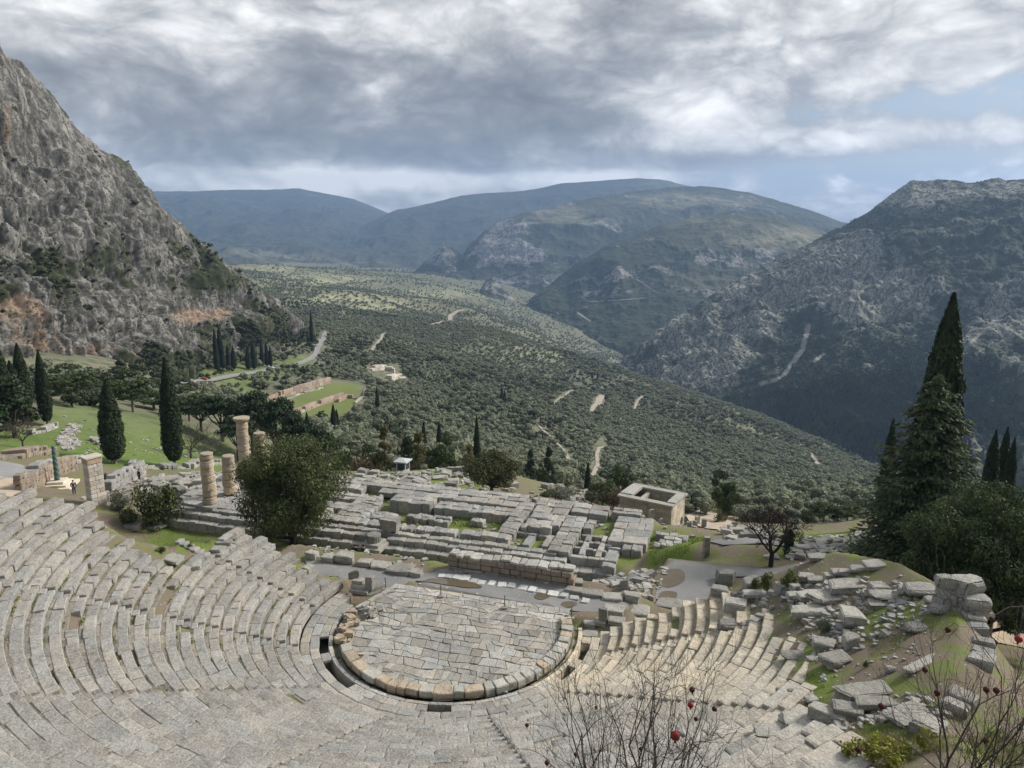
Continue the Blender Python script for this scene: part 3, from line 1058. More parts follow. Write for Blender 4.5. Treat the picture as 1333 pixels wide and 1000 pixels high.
def mountain(name, mat, rails, nu, nv, amp, freq, rock_bias, blobs=(), warm=(), dry=(), scree=(), seed=1, vscale=1.0, sink=60, back=0.35, slope_w=1.2, fine=1.0, taper=0.35, gully=0.5):
    """a hillside through surveyed rails (foot ... crest), roughened, with a far side that falls away"""
    L = [polyline(r, nu) for r in rails]
    k = len(L)
    tv = np.linspace(0, 1, nv)
    base = np.zeros((nv, nu, 3))
    kn = np.linspace(0, 1, k)
    for c in range(3):
        st = np.stack([l[:, c] for l in L], 0)
        if k == 2:
            base[:, :, c] = st[0] + (st[1] - st[0]) * tv[:, None]
        else:
            for i in range(nu): base[:, i, c] = np.interp(tv, kn, st[:, i])
            for _ in range(nv // 10):
                base[1:-1, :, c] = 0.25 * base[:-2, :, c] + 0.5 * base[1:-1, :, c] + 0.25 * base[2:, :, c]
    du = np.gradient(base, axis=1)
    dv = np.gradient(base, axis=0)
    N = np.cross(du, dv)
    N /= np.linalg.norm(N, axis=2, keepdims=True) + 1e-9
    if (N[:, :, 1]).mean() > 0: N = -N
    X, Y, Z = base[..., 0], base[..., 1], base[..., 2] * vscale
    big = fbm(X * freq, Y * freq, Z * freq, 5, seed)
    rid = ridged(X * freq * 2.3, Y * freq * 2.3, Z * freq * 2.3, 6, seed + 40)
    fin = ridged(X * freq * 8, Y * freq * 8, Z * freq * 8, 5, seed + 80, 2.03, 0.6)
    tp = 1 - (1 - taper) * sstep(tv, 0.72, 1.0)[:, None]
    gul = ridged(X * freq * 2.4, Y * freq * 2.4, base[..., 2] * freq * 0.30, 4, seed + 120)
    disp = (big * 0.9 + rid * 0.7 + gul * gully) * amp * tp
    rockn = fbm(X * freq * 3.1, Y * freq * 3.1, Z * freq * 3.1, 5, seed + 9)
    PX, PY = proj(base[..., 0], base[..., 1], base[..., 2])
    def field(lst):
        s = np.zeros(PX.shape)
        for bx, by, sx, sy, w in lst:
            s += w * np.exp(-(((PX - bx) / sx) ** 2 + ((PY - by) / sy) ** 2))
        return s
    rock = rock_bias + rockn * 0.75 + rid * 0.28 + field(blobs)
    rk = np.clip(rock, 0, 1)
    disp = disp + fin * amp * 0.16 * fine * (0.35 + 0.65 * rk) * tp
    V = base + N * disp[..., None]
    PX, PY = proj(V[..., 0], V[..., 1], V[..., 2])
    rock = rock_bias + rockn * 0.75 + rid * 0.28 + field(blobs)
    wm, dr = field(warm), field(dry)
    sc = np.zeros(PX.shape)
    for line, wd in scree:
        for (xa, ya), (xb, yb) in zip(line[:-1], line[1:]):
            t = np.clip(((PX - xa) * (xb - xa) + (PY - ya) * (yb - ya)) / ((xb - xa) ** 2 + (yb - ya) ** 2), 0, 1)
            dd = np.hypot(PX - xa - t * (xb - xa), PY - ya - t * (yb - ya))
            sc = np.maximum(sc, 1 - sstep(dd + 1.2 * rockn, wd * 0.35, wd * 0.75))
    # skirt below the foot, far side behind the crest
    foot = V[0].copy()
    foot[:, 2] -= sink
    top = V[-1]
    away = top[:, :2] / np.linalg.norm(top[:, :2], axis=1, keepdims=True)
    backs = []
    dist = np.linalg.norm(top[:, :2], axis=1).mean()
    for q, drop in ((0.03, 0.004), (0.10, 0.03), (back * 0.6, 0.10)):
        b = top.copy()
        b[:, :2] += away * dist * q
        b[:, 2] -= dist * drop
        backs.append(b)
    rows = np.concatenate([foot[None], V] + [b[None] for b in backs], 0)
    nr = rows.shape[0]
    ext = lambda a: np.concatenate([a[:1], a] + [a[-1:]] * 3, 0).ravel()
    i = np.arange(nr * nu).reshape(nr, nu)
    F = np.stack([i[:-1, :-1], i[:-1, 1:], i[1:, 1:], i[1:, :-1]], 2).reshape(-1, 4)
    me = mesh(name, rows.reshape(-1, 3), F, mat, True, {'rock': ext(rock), 'warm': ext(wm), 'dry': ext(np.clip(dr, 0, 1)), 'scree': ext(sc)})
    o = tag(link(name, me), kind='structure')
    return o, V, rock


CLIFF_M = m_mountain('grey_cliff', (0.045, 0.052, 0.028), (0.105, 0.105, 0.065), (0.295, 0.282, 0.258), (0.088, 0.084, 0.078), (0.325, 0.235, 0.17), (0.19, 0.18, 0.10), 0.26, 0.06, 0.25, 0.9)
cliff, CLV, CLR = mountain('cliff_mountain', CLIFF_M, [
    [(-160, 520, 290), (0, 486, 330), (100, 486, 370), (200, 484, 420), (250, 476, 470), (300, 466, 540), (350, 458, 620), (400, 452, 720), (428, 452, 790)],
    [(-160, 330, 370), (0, 330, 400), (100, 340, 435), (200, 385, 490), (250, 400, 540), (300, 410, 600), (350, 420, 660), (400, 436, 730), (428, 450, 795)],
    [(-160, -90, 510), (-60, 2, 540), (0, 56, 560), (40, 86, 580), (70, 121, 590), (100, 151, 600), (150, 196, 620), (190, 229, 640), (215, 263, 650), (260, 302, 670), (300, 341, 690), (340, 369, 710), (380, 401, 740), (405, 426, 765), (428, 448, 800)]],
    760, 620, 12, 1 / 80, 0.80,
    blobs=[(60, 350, 70, 18, -0.55), (270, 365, 80, 18, -0.55), (190, 330, 60, 14, -0.3), (330, 430, 70, 20, -0.6), (240, 470, 60, 18, -0.7), (20, 380, 30, 14, -0.5), (120, 260, 60, 60, 0.15), (60, 440, 110, 40, 0.3), (250, 410, 40, 18, 0.45), (380, 440, 40, 12, -0.4), (130, 375, 60, 12, -0.2)],
    warm=[(10, 165, 9, 40, 0.7), (250, 412, 30, 13, 1.0), (290, 408, 16, 9, 0.8), (20, 400, 45, 20, 0.9), (40, 440, 40, 25, 0.5), (85, 250, 10, 25, 0.4), (110, 455, 70, 15, 0.5), (190, 465, 20, 10, 0.8)],
    seed=4, vscale=0.5, fine=3.0, gully=1.5)

RIGHT_M = m_mountain('scrubby_ridge', (0.044, 0.056, 0.036), (0.085, 0.096, 0.058), (0.385, 0.38, 0.315), (0.165, 0.168, 0.143), (0.36, 0.26, 0.19), (0.16, 0.15, 0.09), 0.085, 0.022, 0.4, 0.95)
mountain('right_mountain', RIGHT_M, [
    [(790, 500, 1900), (860, 520, 1750), (1000, 560, 1420), (1100, 600, 1180), (1200, 645, 1030), (1333, 710, 900), (1480, 770, 850)],
    [(800, 485, 1940), (855, 480, 1900), (950, 470, 1830), (1050, 460, 1750), (1120, 455, 1750), (1200, 445, 1760), (1333, 440, 1750), (1480, 440, 1750)],
    [(812, 480, 1960), (850, 441, 2050), (900, 405, 2150), (950, 373, 2250), (1000, 345, 2350), (1050, 317, 2450), (1100, 290, 2550), (1150, 262, 2620), (1188, 238, 2650), (1230, 240, 2650), (1280, 238, 2650), (1333, 236, 2650), (1480, 224, 2600)]],
    760, 520, 44, 1 / 400, 0.32,
    blobs=[(930, 440, 90, 50, 0.75), (1000, 380, 70, 30, 0.55), (1090, 345, 80, 30, 0.5), (1140, 390, 90, 28, 0.75), (1190, 262, 30, 14, 0.6), (1320, 430, 60, 35, 0.45), (1130, 520, 160, 50, -0.8), (1290, 330, 60, 40, 0.15), (1000, 545, 80, 25, -0.6), (1060, 415, 25, 40, -0.15), (1330, 270, 60, 20, 0.25), (1230, 480, 70, 40, -0.4), (1080, 300, 40, 14, -0.2), (900, 490, 60, 14, 0.4)],
    warm=[(957, 500, 8, 5, 0.9), (1130, 350, 14, 9, 0.5), (1050, 365, 14, 9, 0.35)],
    scree=[([(1052, 425), (1045, 455), (1030, 475), (1018, 492), (990, 500)], 5), ([(1072, 462), (1060, 470)], 4), ([(1298, 415), (1270, 440), (1262, 448)], 4)],
    seed=14, vscale=1.0, sink=150, fine=3.0, gully=0.8)

MID_M = m_mountain('mid_hill', (0.034, 0.046, 0.026), (0.068, 0.078, 0.044), (0.38, 0.36, 0.33), (0.22, 0.21, 0.20), (0.36, 0.25, 0.18), (0.25, 0.235, 0.15), 0.06, 0.012, 0.6, 0.7)
mountain('mid_hill', MID_M, [
    [(680, 432, 2900), (740, 460, 2700), (800, 490, 2450), (850, 500, 2350), (900, 490, 2400), (1000, 470, 2500), (1150, 460, 2700)],
    [(683, 410, 3100), (740, 405, 3050), (800, 400, 3000), (850, 395, 3000), (900, 385, 3100), (1000, 380, 3200), (1150, 390, 3300)],
    [(686, 398, 3300), (720, 368, 3400), (760, 340, 3500), (800, 317, 3600), (850, 297, 3800), (900, 283, 3900), (950, 276, 4000), (1000, 281, 4100), (1060, 300, 4200), (1150, 330, 4300)]],
    560, 320, 46, 1 / 650, 0.10,
    blobs=[(790, 350, 35, 22, 0.35), (760, 385, 30, 12, 0.3), (860, 318, 30, 12, 0.25), (930, 370, 50, 22, 0.55), (820, 440, 90, 30, -0.4), (940, 345, 40, 12, 0.3), (880, 380, 40, 30, -0.2)],
    dry=[(980, 310, 70, 14, 0.9), (920, 290, 60, 9, 0.7), (1040, 310, 40, 15, 0.8), (930, 365, 50, 20, 0.5)],
    scree=[([(822, 360), (836, 368), (852, 379)], 1.4), ([(752, 407), (768, 418)], 1.6), ([(765, 393), (800, 391), (840, 388)], 0.5)],
    fine=2.5, seed=24, sink=200, slope_w=1)

FARM_M = m_mountain('far_ridge', (0.040, 0.050, 0.030), (0.072, 0.080, 0.05), (0.34, 0.325, 0.30), (0.21, 0.205, 0.20), (0.36, 0.27, 0.2), (0.25, 0.24, 0.16), 0.035, 0.008, 0.6, 0.6)
mountain('rocky_ridge', FARM_M, [
    [(530, 378, 4300), (600, 390, 4000), (660, 412, 3600), (720, 440, 3300), (800, 450, 3300), (1200, 450, 3600)],
    [(534, 362, 4700), (560, 362, 4600), (600, 362, 4500), (660, 355, 4400), (720, 350, 4400), (800, 345, 4500), (1200, 370, 4800)],
    [(538, 353, 5000), (560, 336, 4900), (578, 322, 4900), (592, 327, 4900), (603, 340, 4950), (613, 318, 5000), (640, 298, 5000), (680, 281, 5100), (730, 270, 5300), (800, 258, 5600), (850, 250, 5800), (890, 245, 6000), (930, 246, 6000), (980, 257, 6000), (1040, 274, 6000), (1100, 292, 6000), (1200, 315, 6000)]],
    560, 300, 70, 1 / 900, 0.08,
    blobs=[(640, 320, 30, 25, 0.55), (670, 345, 40, 30, 0.4), (575, 345, 22, 18, 0.5), (690, 330, 40, 14, 0.25), (640, 370, 30, 14, 0.3)],
    dry=[(750, 285, 60, 10, 0.8), (860, 262, 60, 8, 0.8), (930, 265, 60, 10, 0.7), (730, 272, 40, 7, 0.6), (900, 262, 40, 8, 0.6)],
    fine=2.0, seed=34, sink=250)
mountain('rocky_spur', FARM_M, [
    [(600, 404, 3050), (650, 420, 2950), (720, 434, 2900)],
    [(602, 400, 3300), (620, 388, 3300), (632, 366, 3300), (640, 362, 3300), (652, 374, 3260), (670, 391, 3200), (690, 404, 3150), (720, 426, 3100)]],
    160, 70, 16, 1 / 200, 0.35, seed=39, sink=120)
mountain('distant_ridge', FARM_M, [
    [(470, 366, 6000), (600, 380, 6000), (800, 380, 6200), (1150, 390, 6300)],
    [(470, 296, 8500), (512, 276, 8500), (540, 270, 8500), (560, 266, 8500), (600, 256, 8500), (620, 254, 8500), (650, 252, 8500), (680, 250, 8500), (700, 247, 8500), (730, 240, 8500), (745, 239, 8500), (780, 237, 8500), (830, 234, 8500), (870, 237, 8500), (895, 242, 8500), (940, 255, 8400), (1150, 310, 8400)]],
    460, 200, 110, 1 / 1500, -0.15, blobs=[(640, 262, 20, 8, 0.3), (680, 265, 15, 8, 0.3)], dry=[(860, 240, 40, 5, 0.5)], seed=44, sink=250, taper=0.2)
mountain('distant_mountain', FARM_M, [
    [(60, 362, 5000), (300, 358, 5100), (450, 362, 5300), (640, 368, 5400)],
    [(60, 322, 7600), (300, 314, 7700), (450, 320, 7700), (640, 342, 7700)],
    [(60, 256, 11000), (200, 250, 11000), (260, 248, 11000), (330, 247, 11000), (390, 246, 11000), (420, 252, 11000), (440, 255, 11000), (460, 259, 11000), (480, 267, 11000), (500, 275, 11000), (540, 292, 11000), (640, 320, 11000)]],
    420, 260, 130, 1 / 1300, -0.08, dry=[(420, 340, 120, 12, 0.5), (330, 330, 60, 10, 0.5)], seed=54, sink=250, taper=0.15, back=0.15)

# ------------------------------------------------------------------ the theatre
THEATRE = thing('ancient_theatre', (CX, CY, 0), 'ruined stone theatre with curved seat rows round a paved orchestra', 'theatre')


def arc_block(P, r, a):
    """bend a block (X along the row, Y outward from the front edge, Z up) round the orchestra"""
    ang = a + P[:, 0] / r
    rr = r + P[:, 1]
    return np.stack([rr * np.cos(ang), rr * np.sin(ang), P[:, 2]], 1)


def right_edge(r):
    return np.interp(r, [10, 13, 16.6, 17.6, 18.6, 20, 21.2, 22.6, 23.2, 24, 25, 28.2, 28.6, 34], [357, 356, 356, 352, 343, 337, 331, 327, 318, 312, 310, 308, 303, 300])


AISLES = [170, 198, 226, 254, 282, 310, 338]


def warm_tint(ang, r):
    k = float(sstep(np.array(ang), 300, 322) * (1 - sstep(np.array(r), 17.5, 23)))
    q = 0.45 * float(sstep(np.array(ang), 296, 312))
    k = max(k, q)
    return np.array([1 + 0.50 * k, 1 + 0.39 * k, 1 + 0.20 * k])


def build_rows():
    rs = random.Random(3)
    nrow = 31
    for i in range(nrow):
        r = ROW_R0 + i * ROW_P
        zt = ROW_Z0 + i * ROW_H
        a0, a1 = float(left_edge(r)), float(right_edge(r))
        a0 += rs.uniform(-1.5, 2.5)
        a1 += rs.uniform(-3.0, 0.8)
        mb = MB()
        cuts = [a for a in AISLES if a0 + 3 < a < a1 - 3]
        spans, s = [], a0
        for c in cuts:
            hw = math.degrees(0.34 / r)
            spans.append((s, c - hw))
            s = c + hw
        spans.append((s, a1))
        for s0, s1 in spans:
            a = s0
            while a < s1 - 0.4:
                L = rs.uniform(0.75, 2.0) if r < 22 else rs.uniform(1.0, 2.6)
                da = math.degrees(L / r)
                if a + da > s1 - math.degrees(0.35 / r): da = s1 - a
                ac = a + da / 2
                Lr = math.radians(da) * r
                a += da
                x, y = r * math.cos(math.radians(ac)), r * math.sin(math.radians(ac))
                px, py = proj(CX + x, CY + y, zt)
                if in_poly(np.array([px]), np.array([py]), PATCH_PX)[0]: continue
                # disorder: upper left and the torn right flank
                ruin = 0.07 + 0.75 * math.exp(-((r - 21.5) / 4.5) ** 2 - ((ac - 186) / 15) ** 2) + 0.5 * math.exp(-((ac - a1) / 5) ** 2) + 0.55 * math.exp(-((ac - a0) / 5) ** 2)
                nz = float(fbm(np.array([x * 0.35]), np.array([y * 0.35]), oct=3, seed=77)[0])
                ruin += 0.32 * max(0, nz)
                if rs.random() < 0.012 + 0.13 * max(0, ruin - 0.35): continue
                dep = rs.uniform(0.52, 0.62)
                hz = (ROW_H + 0.12) / 2
                jag = ruin * 0.05
                P, F = worn(BOX5, Lr / 2 - rs.uniform(0.003, 0.010), dep / 2, hz, rs.uniform(0.010, 0.024) + 0.022 * ruin, 0.020 + 0.04 * ruin, rs.randint(0, 999), 1.9)
                # each stone tilts and slides a little
                P[:, 2] += P[:, 0] * rs.gauss(0, 0.018 + 0.05 * ruin) + P[:, 1] * rs.gauss(0.0, 0.03 + 0.06 * ruin)
                P = rotz(P, rs.gauss(0, 0.008 + 0.03 * ruin))
                P[:, 1] += dep / 2 + rs.gauss(0, 0.009 + jag * 0.8)
                P[:, 2] += zt - hz + rs.gauss(0, 0.008 + 0.032 * ruin)
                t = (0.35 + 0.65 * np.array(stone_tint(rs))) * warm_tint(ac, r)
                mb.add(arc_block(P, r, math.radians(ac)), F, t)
            # foot channel behind the seats: soil tone, darkened to paint shade between rows
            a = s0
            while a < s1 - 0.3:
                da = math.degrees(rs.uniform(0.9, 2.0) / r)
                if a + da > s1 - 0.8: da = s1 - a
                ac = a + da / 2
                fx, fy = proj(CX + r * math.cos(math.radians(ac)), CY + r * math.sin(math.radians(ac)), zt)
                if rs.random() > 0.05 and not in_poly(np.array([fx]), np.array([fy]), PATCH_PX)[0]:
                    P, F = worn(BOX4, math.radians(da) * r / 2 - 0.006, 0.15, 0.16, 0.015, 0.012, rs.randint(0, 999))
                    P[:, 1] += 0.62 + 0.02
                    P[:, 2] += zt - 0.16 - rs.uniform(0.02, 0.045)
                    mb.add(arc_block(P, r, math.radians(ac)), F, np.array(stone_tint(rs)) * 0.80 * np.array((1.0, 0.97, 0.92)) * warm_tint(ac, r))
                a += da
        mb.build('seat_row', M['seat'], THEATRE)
    for c in AISLES:
        mb = MB()
        rmax = 33.0 if c < 300 else (27 if c < 320 else 18.5)
        for i in range(nrow):
            r = ROW_R0 + i * ROW_P
            if r > rmax or not (float(left_edge(r)) + 2 < c < float(right_edge(r)) - 2): continue
            for h in (0, 1):
                P, F = worn(BOX4, 0.325, 0.19, 0.14, 0.015, 0.014, rs.randint(0, 999))
                P[:, 1] += 0.19 + h * 0.38
                P[:, 2] += ROW_Z0 + i * ROW_H - 0.31 + h * 0.17
                P[:, 2] += rs.gauss(0, 0.01)
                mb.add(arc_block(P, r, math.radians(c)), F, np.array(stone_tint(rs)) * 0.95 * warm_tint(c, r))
        mb.build('stairway', M['seat'], THEATRE)


build_rows()


def ring(name, r0, r1, a0, a1, zt, zb, L0, L1, mat, gap=0.012, rough=0.012, ch=0.015, tint=1.0, warm=0.0, skip=(), seed=1, zj=0.008, box=None):
    rs = random.Random(seed)
    mb = MB()
    a = a0
    rm = (r0 + r1) / 2
    while a < a1 - 0.5:
        da = math.degrees(rs.uniform(L0, L1) / rm)
        if a + da > a1 - math.degrees(0.3 * L0 / rm): da = a1 - a
        ac = a + da / 2
        a += da
        if any(s0 < ac < s1 for s0, s1 in skip): continue
        P, F = worn(box or BOX4, math.radians(da) * rm / 2 - gap, (r1 - r0) / 2 - 0.004, (zt - zb) / 2, ch, rough, rs.randint(0, 999))
        P[:, 1] += 0
        P[:, 2] += (zt + zb) / 2 + rs.gauss(0, zj)
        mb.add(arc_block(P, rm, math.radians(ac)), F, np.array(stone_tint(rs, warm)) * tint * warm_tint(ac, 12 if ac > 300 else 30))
    return mb.build(name, mat, THEATRE)


def build_orchestra():
    rs = random.Random(8)
    # walk round the orchestra and its front step
    ring('walkway', 9.56, 10.16, 150, 357, 0.0, -0.5, 0.9, 1.9, M['pave'], seed=21)
    ring('walkway', 8.98, 9.55, 152, 352, 0.0, -0.5, 0.8, 1.7, M['pave'], seed=22)
    pits = [(188, 201), (207, 229), (263, 272), (318, 328), (334, 347)]
    for k, (s0, s1) in enumerate(((158, 188), (201, 207), (229, 263), (272, 318), (328, 334), (347, 352))):
        ring('channel_cover', 8.40, 8.97, s0, s1, -0.015, -0.2, 0.6, 1.3, M['pave'], seed=23 + k)
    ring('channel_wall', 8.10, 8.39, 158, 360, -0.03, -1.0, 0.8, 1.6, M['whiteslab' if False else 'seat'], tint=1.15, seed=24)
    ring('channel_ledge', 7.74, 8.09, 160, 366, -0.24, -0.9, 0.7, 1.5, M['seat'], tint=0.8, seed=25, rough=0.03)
    # floor of the channel, in a dark brown tone
    mb = MB()
    for k in range(100):
        b0, b1 = math.radians(156 + k * 2), math.radians(158 + k * 2)
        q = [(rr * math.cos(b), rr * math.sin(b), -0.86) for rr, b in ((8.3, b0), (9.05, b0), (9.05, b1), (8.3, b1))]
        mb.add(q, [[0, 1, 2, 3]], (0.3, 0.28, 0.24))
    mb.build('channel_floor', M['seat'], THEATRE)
    # border blocks of the orchestra: big worn poros blocks, each its own part
    a = 200
    k = 0
    while a < 366:
        L = rs.choice([1.15, 0.95, 0.8, 0.62, 0.55, 1.25])
        if a > 300: L = rs.uniform(0.42, 0.8)
        da = math.degrees(L / 7.4)
        ac = math.radians(a + da / 2)
        mb = MB()
        P, F = worn(BOX7, L / 2 - rs.uniform(0.01, 0.04), rs.uniform(0.33, 0.40), 0.24, 0.04, 0.05, rs.randint(0, 999), 2.2)
        P[:, 2] += P[:, 1] * rs.uniform(-0.15, 0.02)
        P = rotz(P, rs.gauss(0, 0.03))
        P[:, 2] += 0.07 + rs.gauss(0, 0.02)
        t = rs.random()
        mb.add(arc_block(P, 7.36, ac), F, np.array((1.02, 0.93, 0.82)) * rs.uniform(0.8, 1.0) if t < 0.4 else np.array((0.97, 1.03, 1.06)) * rs.uniform(0.85, 1.12))
        mb.build('border_block', M['orange'], THEATRE)
        a += da
        k += 1
    # broken stretch of the border on the left
    for a in np.linspace(166, 199, 15):
        for q in range(rs.choice([1, 2])):
            mb = MB()
            P, F = worn(BOX5, rs.uniform(0.14, 0.36), rs.uniform(0.12, 0.30), rs.uniform(0.10, 0.2), 0.05, 0.07, rs.randint(0, 999), 3.5)
            P = rotz(P, rs.uniform(0, 3))
            P[:, 2] += 0.12 + 0.12 * q
            mb.add(arc_block(P, 7.36 + rs.gauss(0, 0.2), math.radians(a + rs.gauss(0, 1))), F, np.array((1.0, 0.9, 0.78)) * rs.uniform(0.75, 1.0))
            mb.build('border_block', M['orange'], THEATRE)
    # paving of irregular slabs: wandering courses cut by slanting joints
    mb = MB()
    uc, vc = to_site(CX, CY)
    lines, v = [], 36.2
    while v < 48.1:
        ph, am = rs.uniform(0, 6), rs.uniform(0.06, 0.15)
        lines.append((v, ph, am, rs.uniform(0.5, 1.1)))
        v += rs.choice([0.42, 0.55, 0.62, 0.7, 0.85])
    lines.append((48.2, 0, 0.03, 0.5))
    def edge(l, u):
        k = 1.7 if u < -18.5 else 1.0
        return l[0] + k * l[2] * math.sin(u * l[3] + l[1]) + 0.5 * k * l[2] * math.sin(u * 2.7 * l[3] + 2 * l[1])
    for la, lb in zip(lines[:-1], lines[1:]):
        u = -25.5 + rs.uniform(0, 1)
        sl = rs.gauss(0, 0.05)
        while u < -8.4:
            big = rs.random() < 0.16
            wdt = rs.uniform(0.9, 1.5) if big else rs.uniform(0.35, 0.95)
            s2 = rs.gauss(0, 0.18 if u < -18.5 else 0.12)
            u0, u1, v0 = u, u + wdt, (edge(la, u + wdt / 2) + edge(lb, u + wdt / 2)) / 2
            cu = u + wdt / 2
            rr = math.hypot(cu - uc, v0 - vc)
            if rr < 7.15 or (v0 > vc and abs(cu - uc) < 6.75):
                bot_ = [(u0 - sl, edge(la, u0 - sl)), (cu, edge(la, cu) + rs.gauss(0, 0.03)), (u1 - s2, edge(la, u1 - s2))]
                top_ = [(u1 + s2, edge(lb, u1 + s2)), (cu + rs.gauss(0, 0.1), edge(lb, cu) + rs.gauss(0, 0.03)), (u0 + sl, edge(lb, u0 + sl))]
                polys = [bot_ + top_]
                if rs.random() < 0.24:          # cracked across
                    polys = [[bot_[0], bot_[1], top_[1], top_[2]], [bot_[1], bot_[2], top_[0], top_[1]]]
                for poly in polys:
                    poly = [np.array(q) for q in poly]
                    c = np.mean(poly, 0)
                    tx, ty, z0 = rs.gauss(0, 0.008), rs.gauss(0, 0.008), rs.gauss(0, 0.010)
                    top, mid, bot = [], [], []
                    for q in poly:
                        dv = q - c
                        L = np.hypot(*dv) + 1e-6
                        e = c + dv * (1 - rs.uniform(0.012, 0.045) / L)
                        e2 = c + (e - c) * 0.96
                        z = z0 + tx * (q[0] - c[0]) + ty * (q[1] - c[1])
                        for lst, ee, zz in ((top, e2, z), (mid, e, z - 0.02), (bot, e, z - 0.2)):
                            x, y = site(*ee)
                            lst.append((x - CX, y - CY, zz))
                    n = len(poly)
                    F = [list(range(n))]
                    for k in range(n):
                        l = (k + 1) % n
                        F.append([n + k, n + l, l, k])
                        F.append([2 * n + k, 2 * n + l, n + l, n + k])
                    br = 1.0 + (0.16 if v0 > 46.2 else 0) + 0.10 * math.sin(cu * 0.7 + v0)
                    mb.add(top + mid + bot, F, np.array(stone_tint(rs)) * br)
            sl = s2
            u = u1
    mb.build('orchestra_paving', M['pave'], THEATRE)
    mb = MB()
    n = 64
    V = []
    for k in range(n):
        a = 2 * math.pi * k / n
        uu, vv = 7.8 * math.cos(a), min(7.8 * math.sin(a), 4.0)
        x, y = site(uc + uu, vc + vv)
        V.append((x - CX, y - CY, -0.07))
    mb.add(V, [list(range(n))], (0.36, 0.34, 0.28))
    mb.build('paving_bed', M['seat'], THEATRE)


build_orchestra()


def wall_run(name, p0, p1, width, z0, z1, blen, rows, mat, parent=None, origin=(0, 0, 0), seed=1, rough=0.02, tint=1.0, ragged=0.0, ch=0.02, box=None, zfn=None):
    """a wall of coursed blocks between two world points"""
    rs = random.Random(seed)
    p0, p1 = np.array(p0[:2], float), np.array(p1[:2], float)
    L = np.hypot(*(p1 - p0))
    d = (p1 - p0) / L
    ang = math.atan2(d[1], d[0])
    mb = MB()
    h = (z1 - z0) / rows
    for k in range(rows):
        s = -rs.uniform(0, blen * 0.4)
        while s < L - 0.05:
            l = rs.uniform(0.6, 1.35) * blen
            e = min(s + l, L)
            b = max(s, 0)
            if e - b > 0.12 and not (k == rows - 1 and rs.random() < ragged):
                c = p0 + d * (b + e) / 2
                zo = float(zfn(*c)) if zfn else 0.0
                P, F = worn(box or BOX4, (e - b) / 2 - 0.008, width / 2 * rs.uniform(0.95, 1.03), h / 2 - 0.004, ch, rough, rs.randint(0, 999))
                P[:, 2] += P[:, 0] * rs.gauss(0, 0.006 + 0.02 * ragged)
                P = rotz(P, ang + rs.gauss(0, 0.01 + 0.02 * ragged))
                P += np.array([c[0] - origin[0], c[1] - origin[1], zo + z0 + h * (k + 0.5) - origin[2] + rs.gauss(0, 0.004)])
                mb.add(P, F, np.array(stone_tint(rs)) * tint)
            s = e if e < L else L
    if name is None: return mb
    return mb.build(name, mat, parent)


# end of the left seats: curb beside the channel, stepped end block
wall_run('channel_curb', at(511, 767, 0), at(447, 803, 0), 0.38, -0.45, 0.16, 1.2, 1, M['seat'], THEATRE, (CX, CY, 0), 3)


def stair_end():
    mb = MB()
    x0, y0 = at(470, 770, 0)
    ang = math.radians(-16.5)
    for k, (dx, dy, w, d, z) in enumerate([(0, 0, 1.5, 1.0, 0.28), (-0.12, 0.12, 1.15, 0.8, 0.56), (-0.3, 0.2, 0.8, 0.6, 0.84)]):
        P, F = worn(BOX4, w / 2, d / 2, 0.14, 0.02, 0.02, k)
        P = rotz(P + np.array([dx, dy, 0]), ang)
        mb.add(P + np.array([x0 - CX, y0 - CY, z - 0.14]), F, stone_tint())
    P, F = worn(BOX4, 0.3, 0.28, 0.55, 0.03, 0.03, 8)
    mb.add(rotz(P + np.array([0.72, 0.1, 0]), ang) + np.array([x0 - CX, y0 - CY, 0.72]), F, (0.8, 0.8, 0.8))
    P, F = worn(BOX4, 0.42, 0.25, 0.3, 0.05, 0.05, 9)
    P[:, 2] += P[:, 0] * 0.4
    mb.add(rotz(P + np.array([-0.75, 0.55, 0]), ang) + np.array([x0 - CX, y0 - CY, 1.0]), F, (0.72, 0.72, 0.72))
    mb.build('end_steps', M['seat'], THEATRE)


stair_end()

# ------------------------------------------------------------------ the temple platform
TO = (*site(-34, 71), -6.6)
TEMPLE = thing('temple_foundation', TO, 'ruined temple platform of grey limestone courses with grassy pits, below the theatre', 'temple ruin')


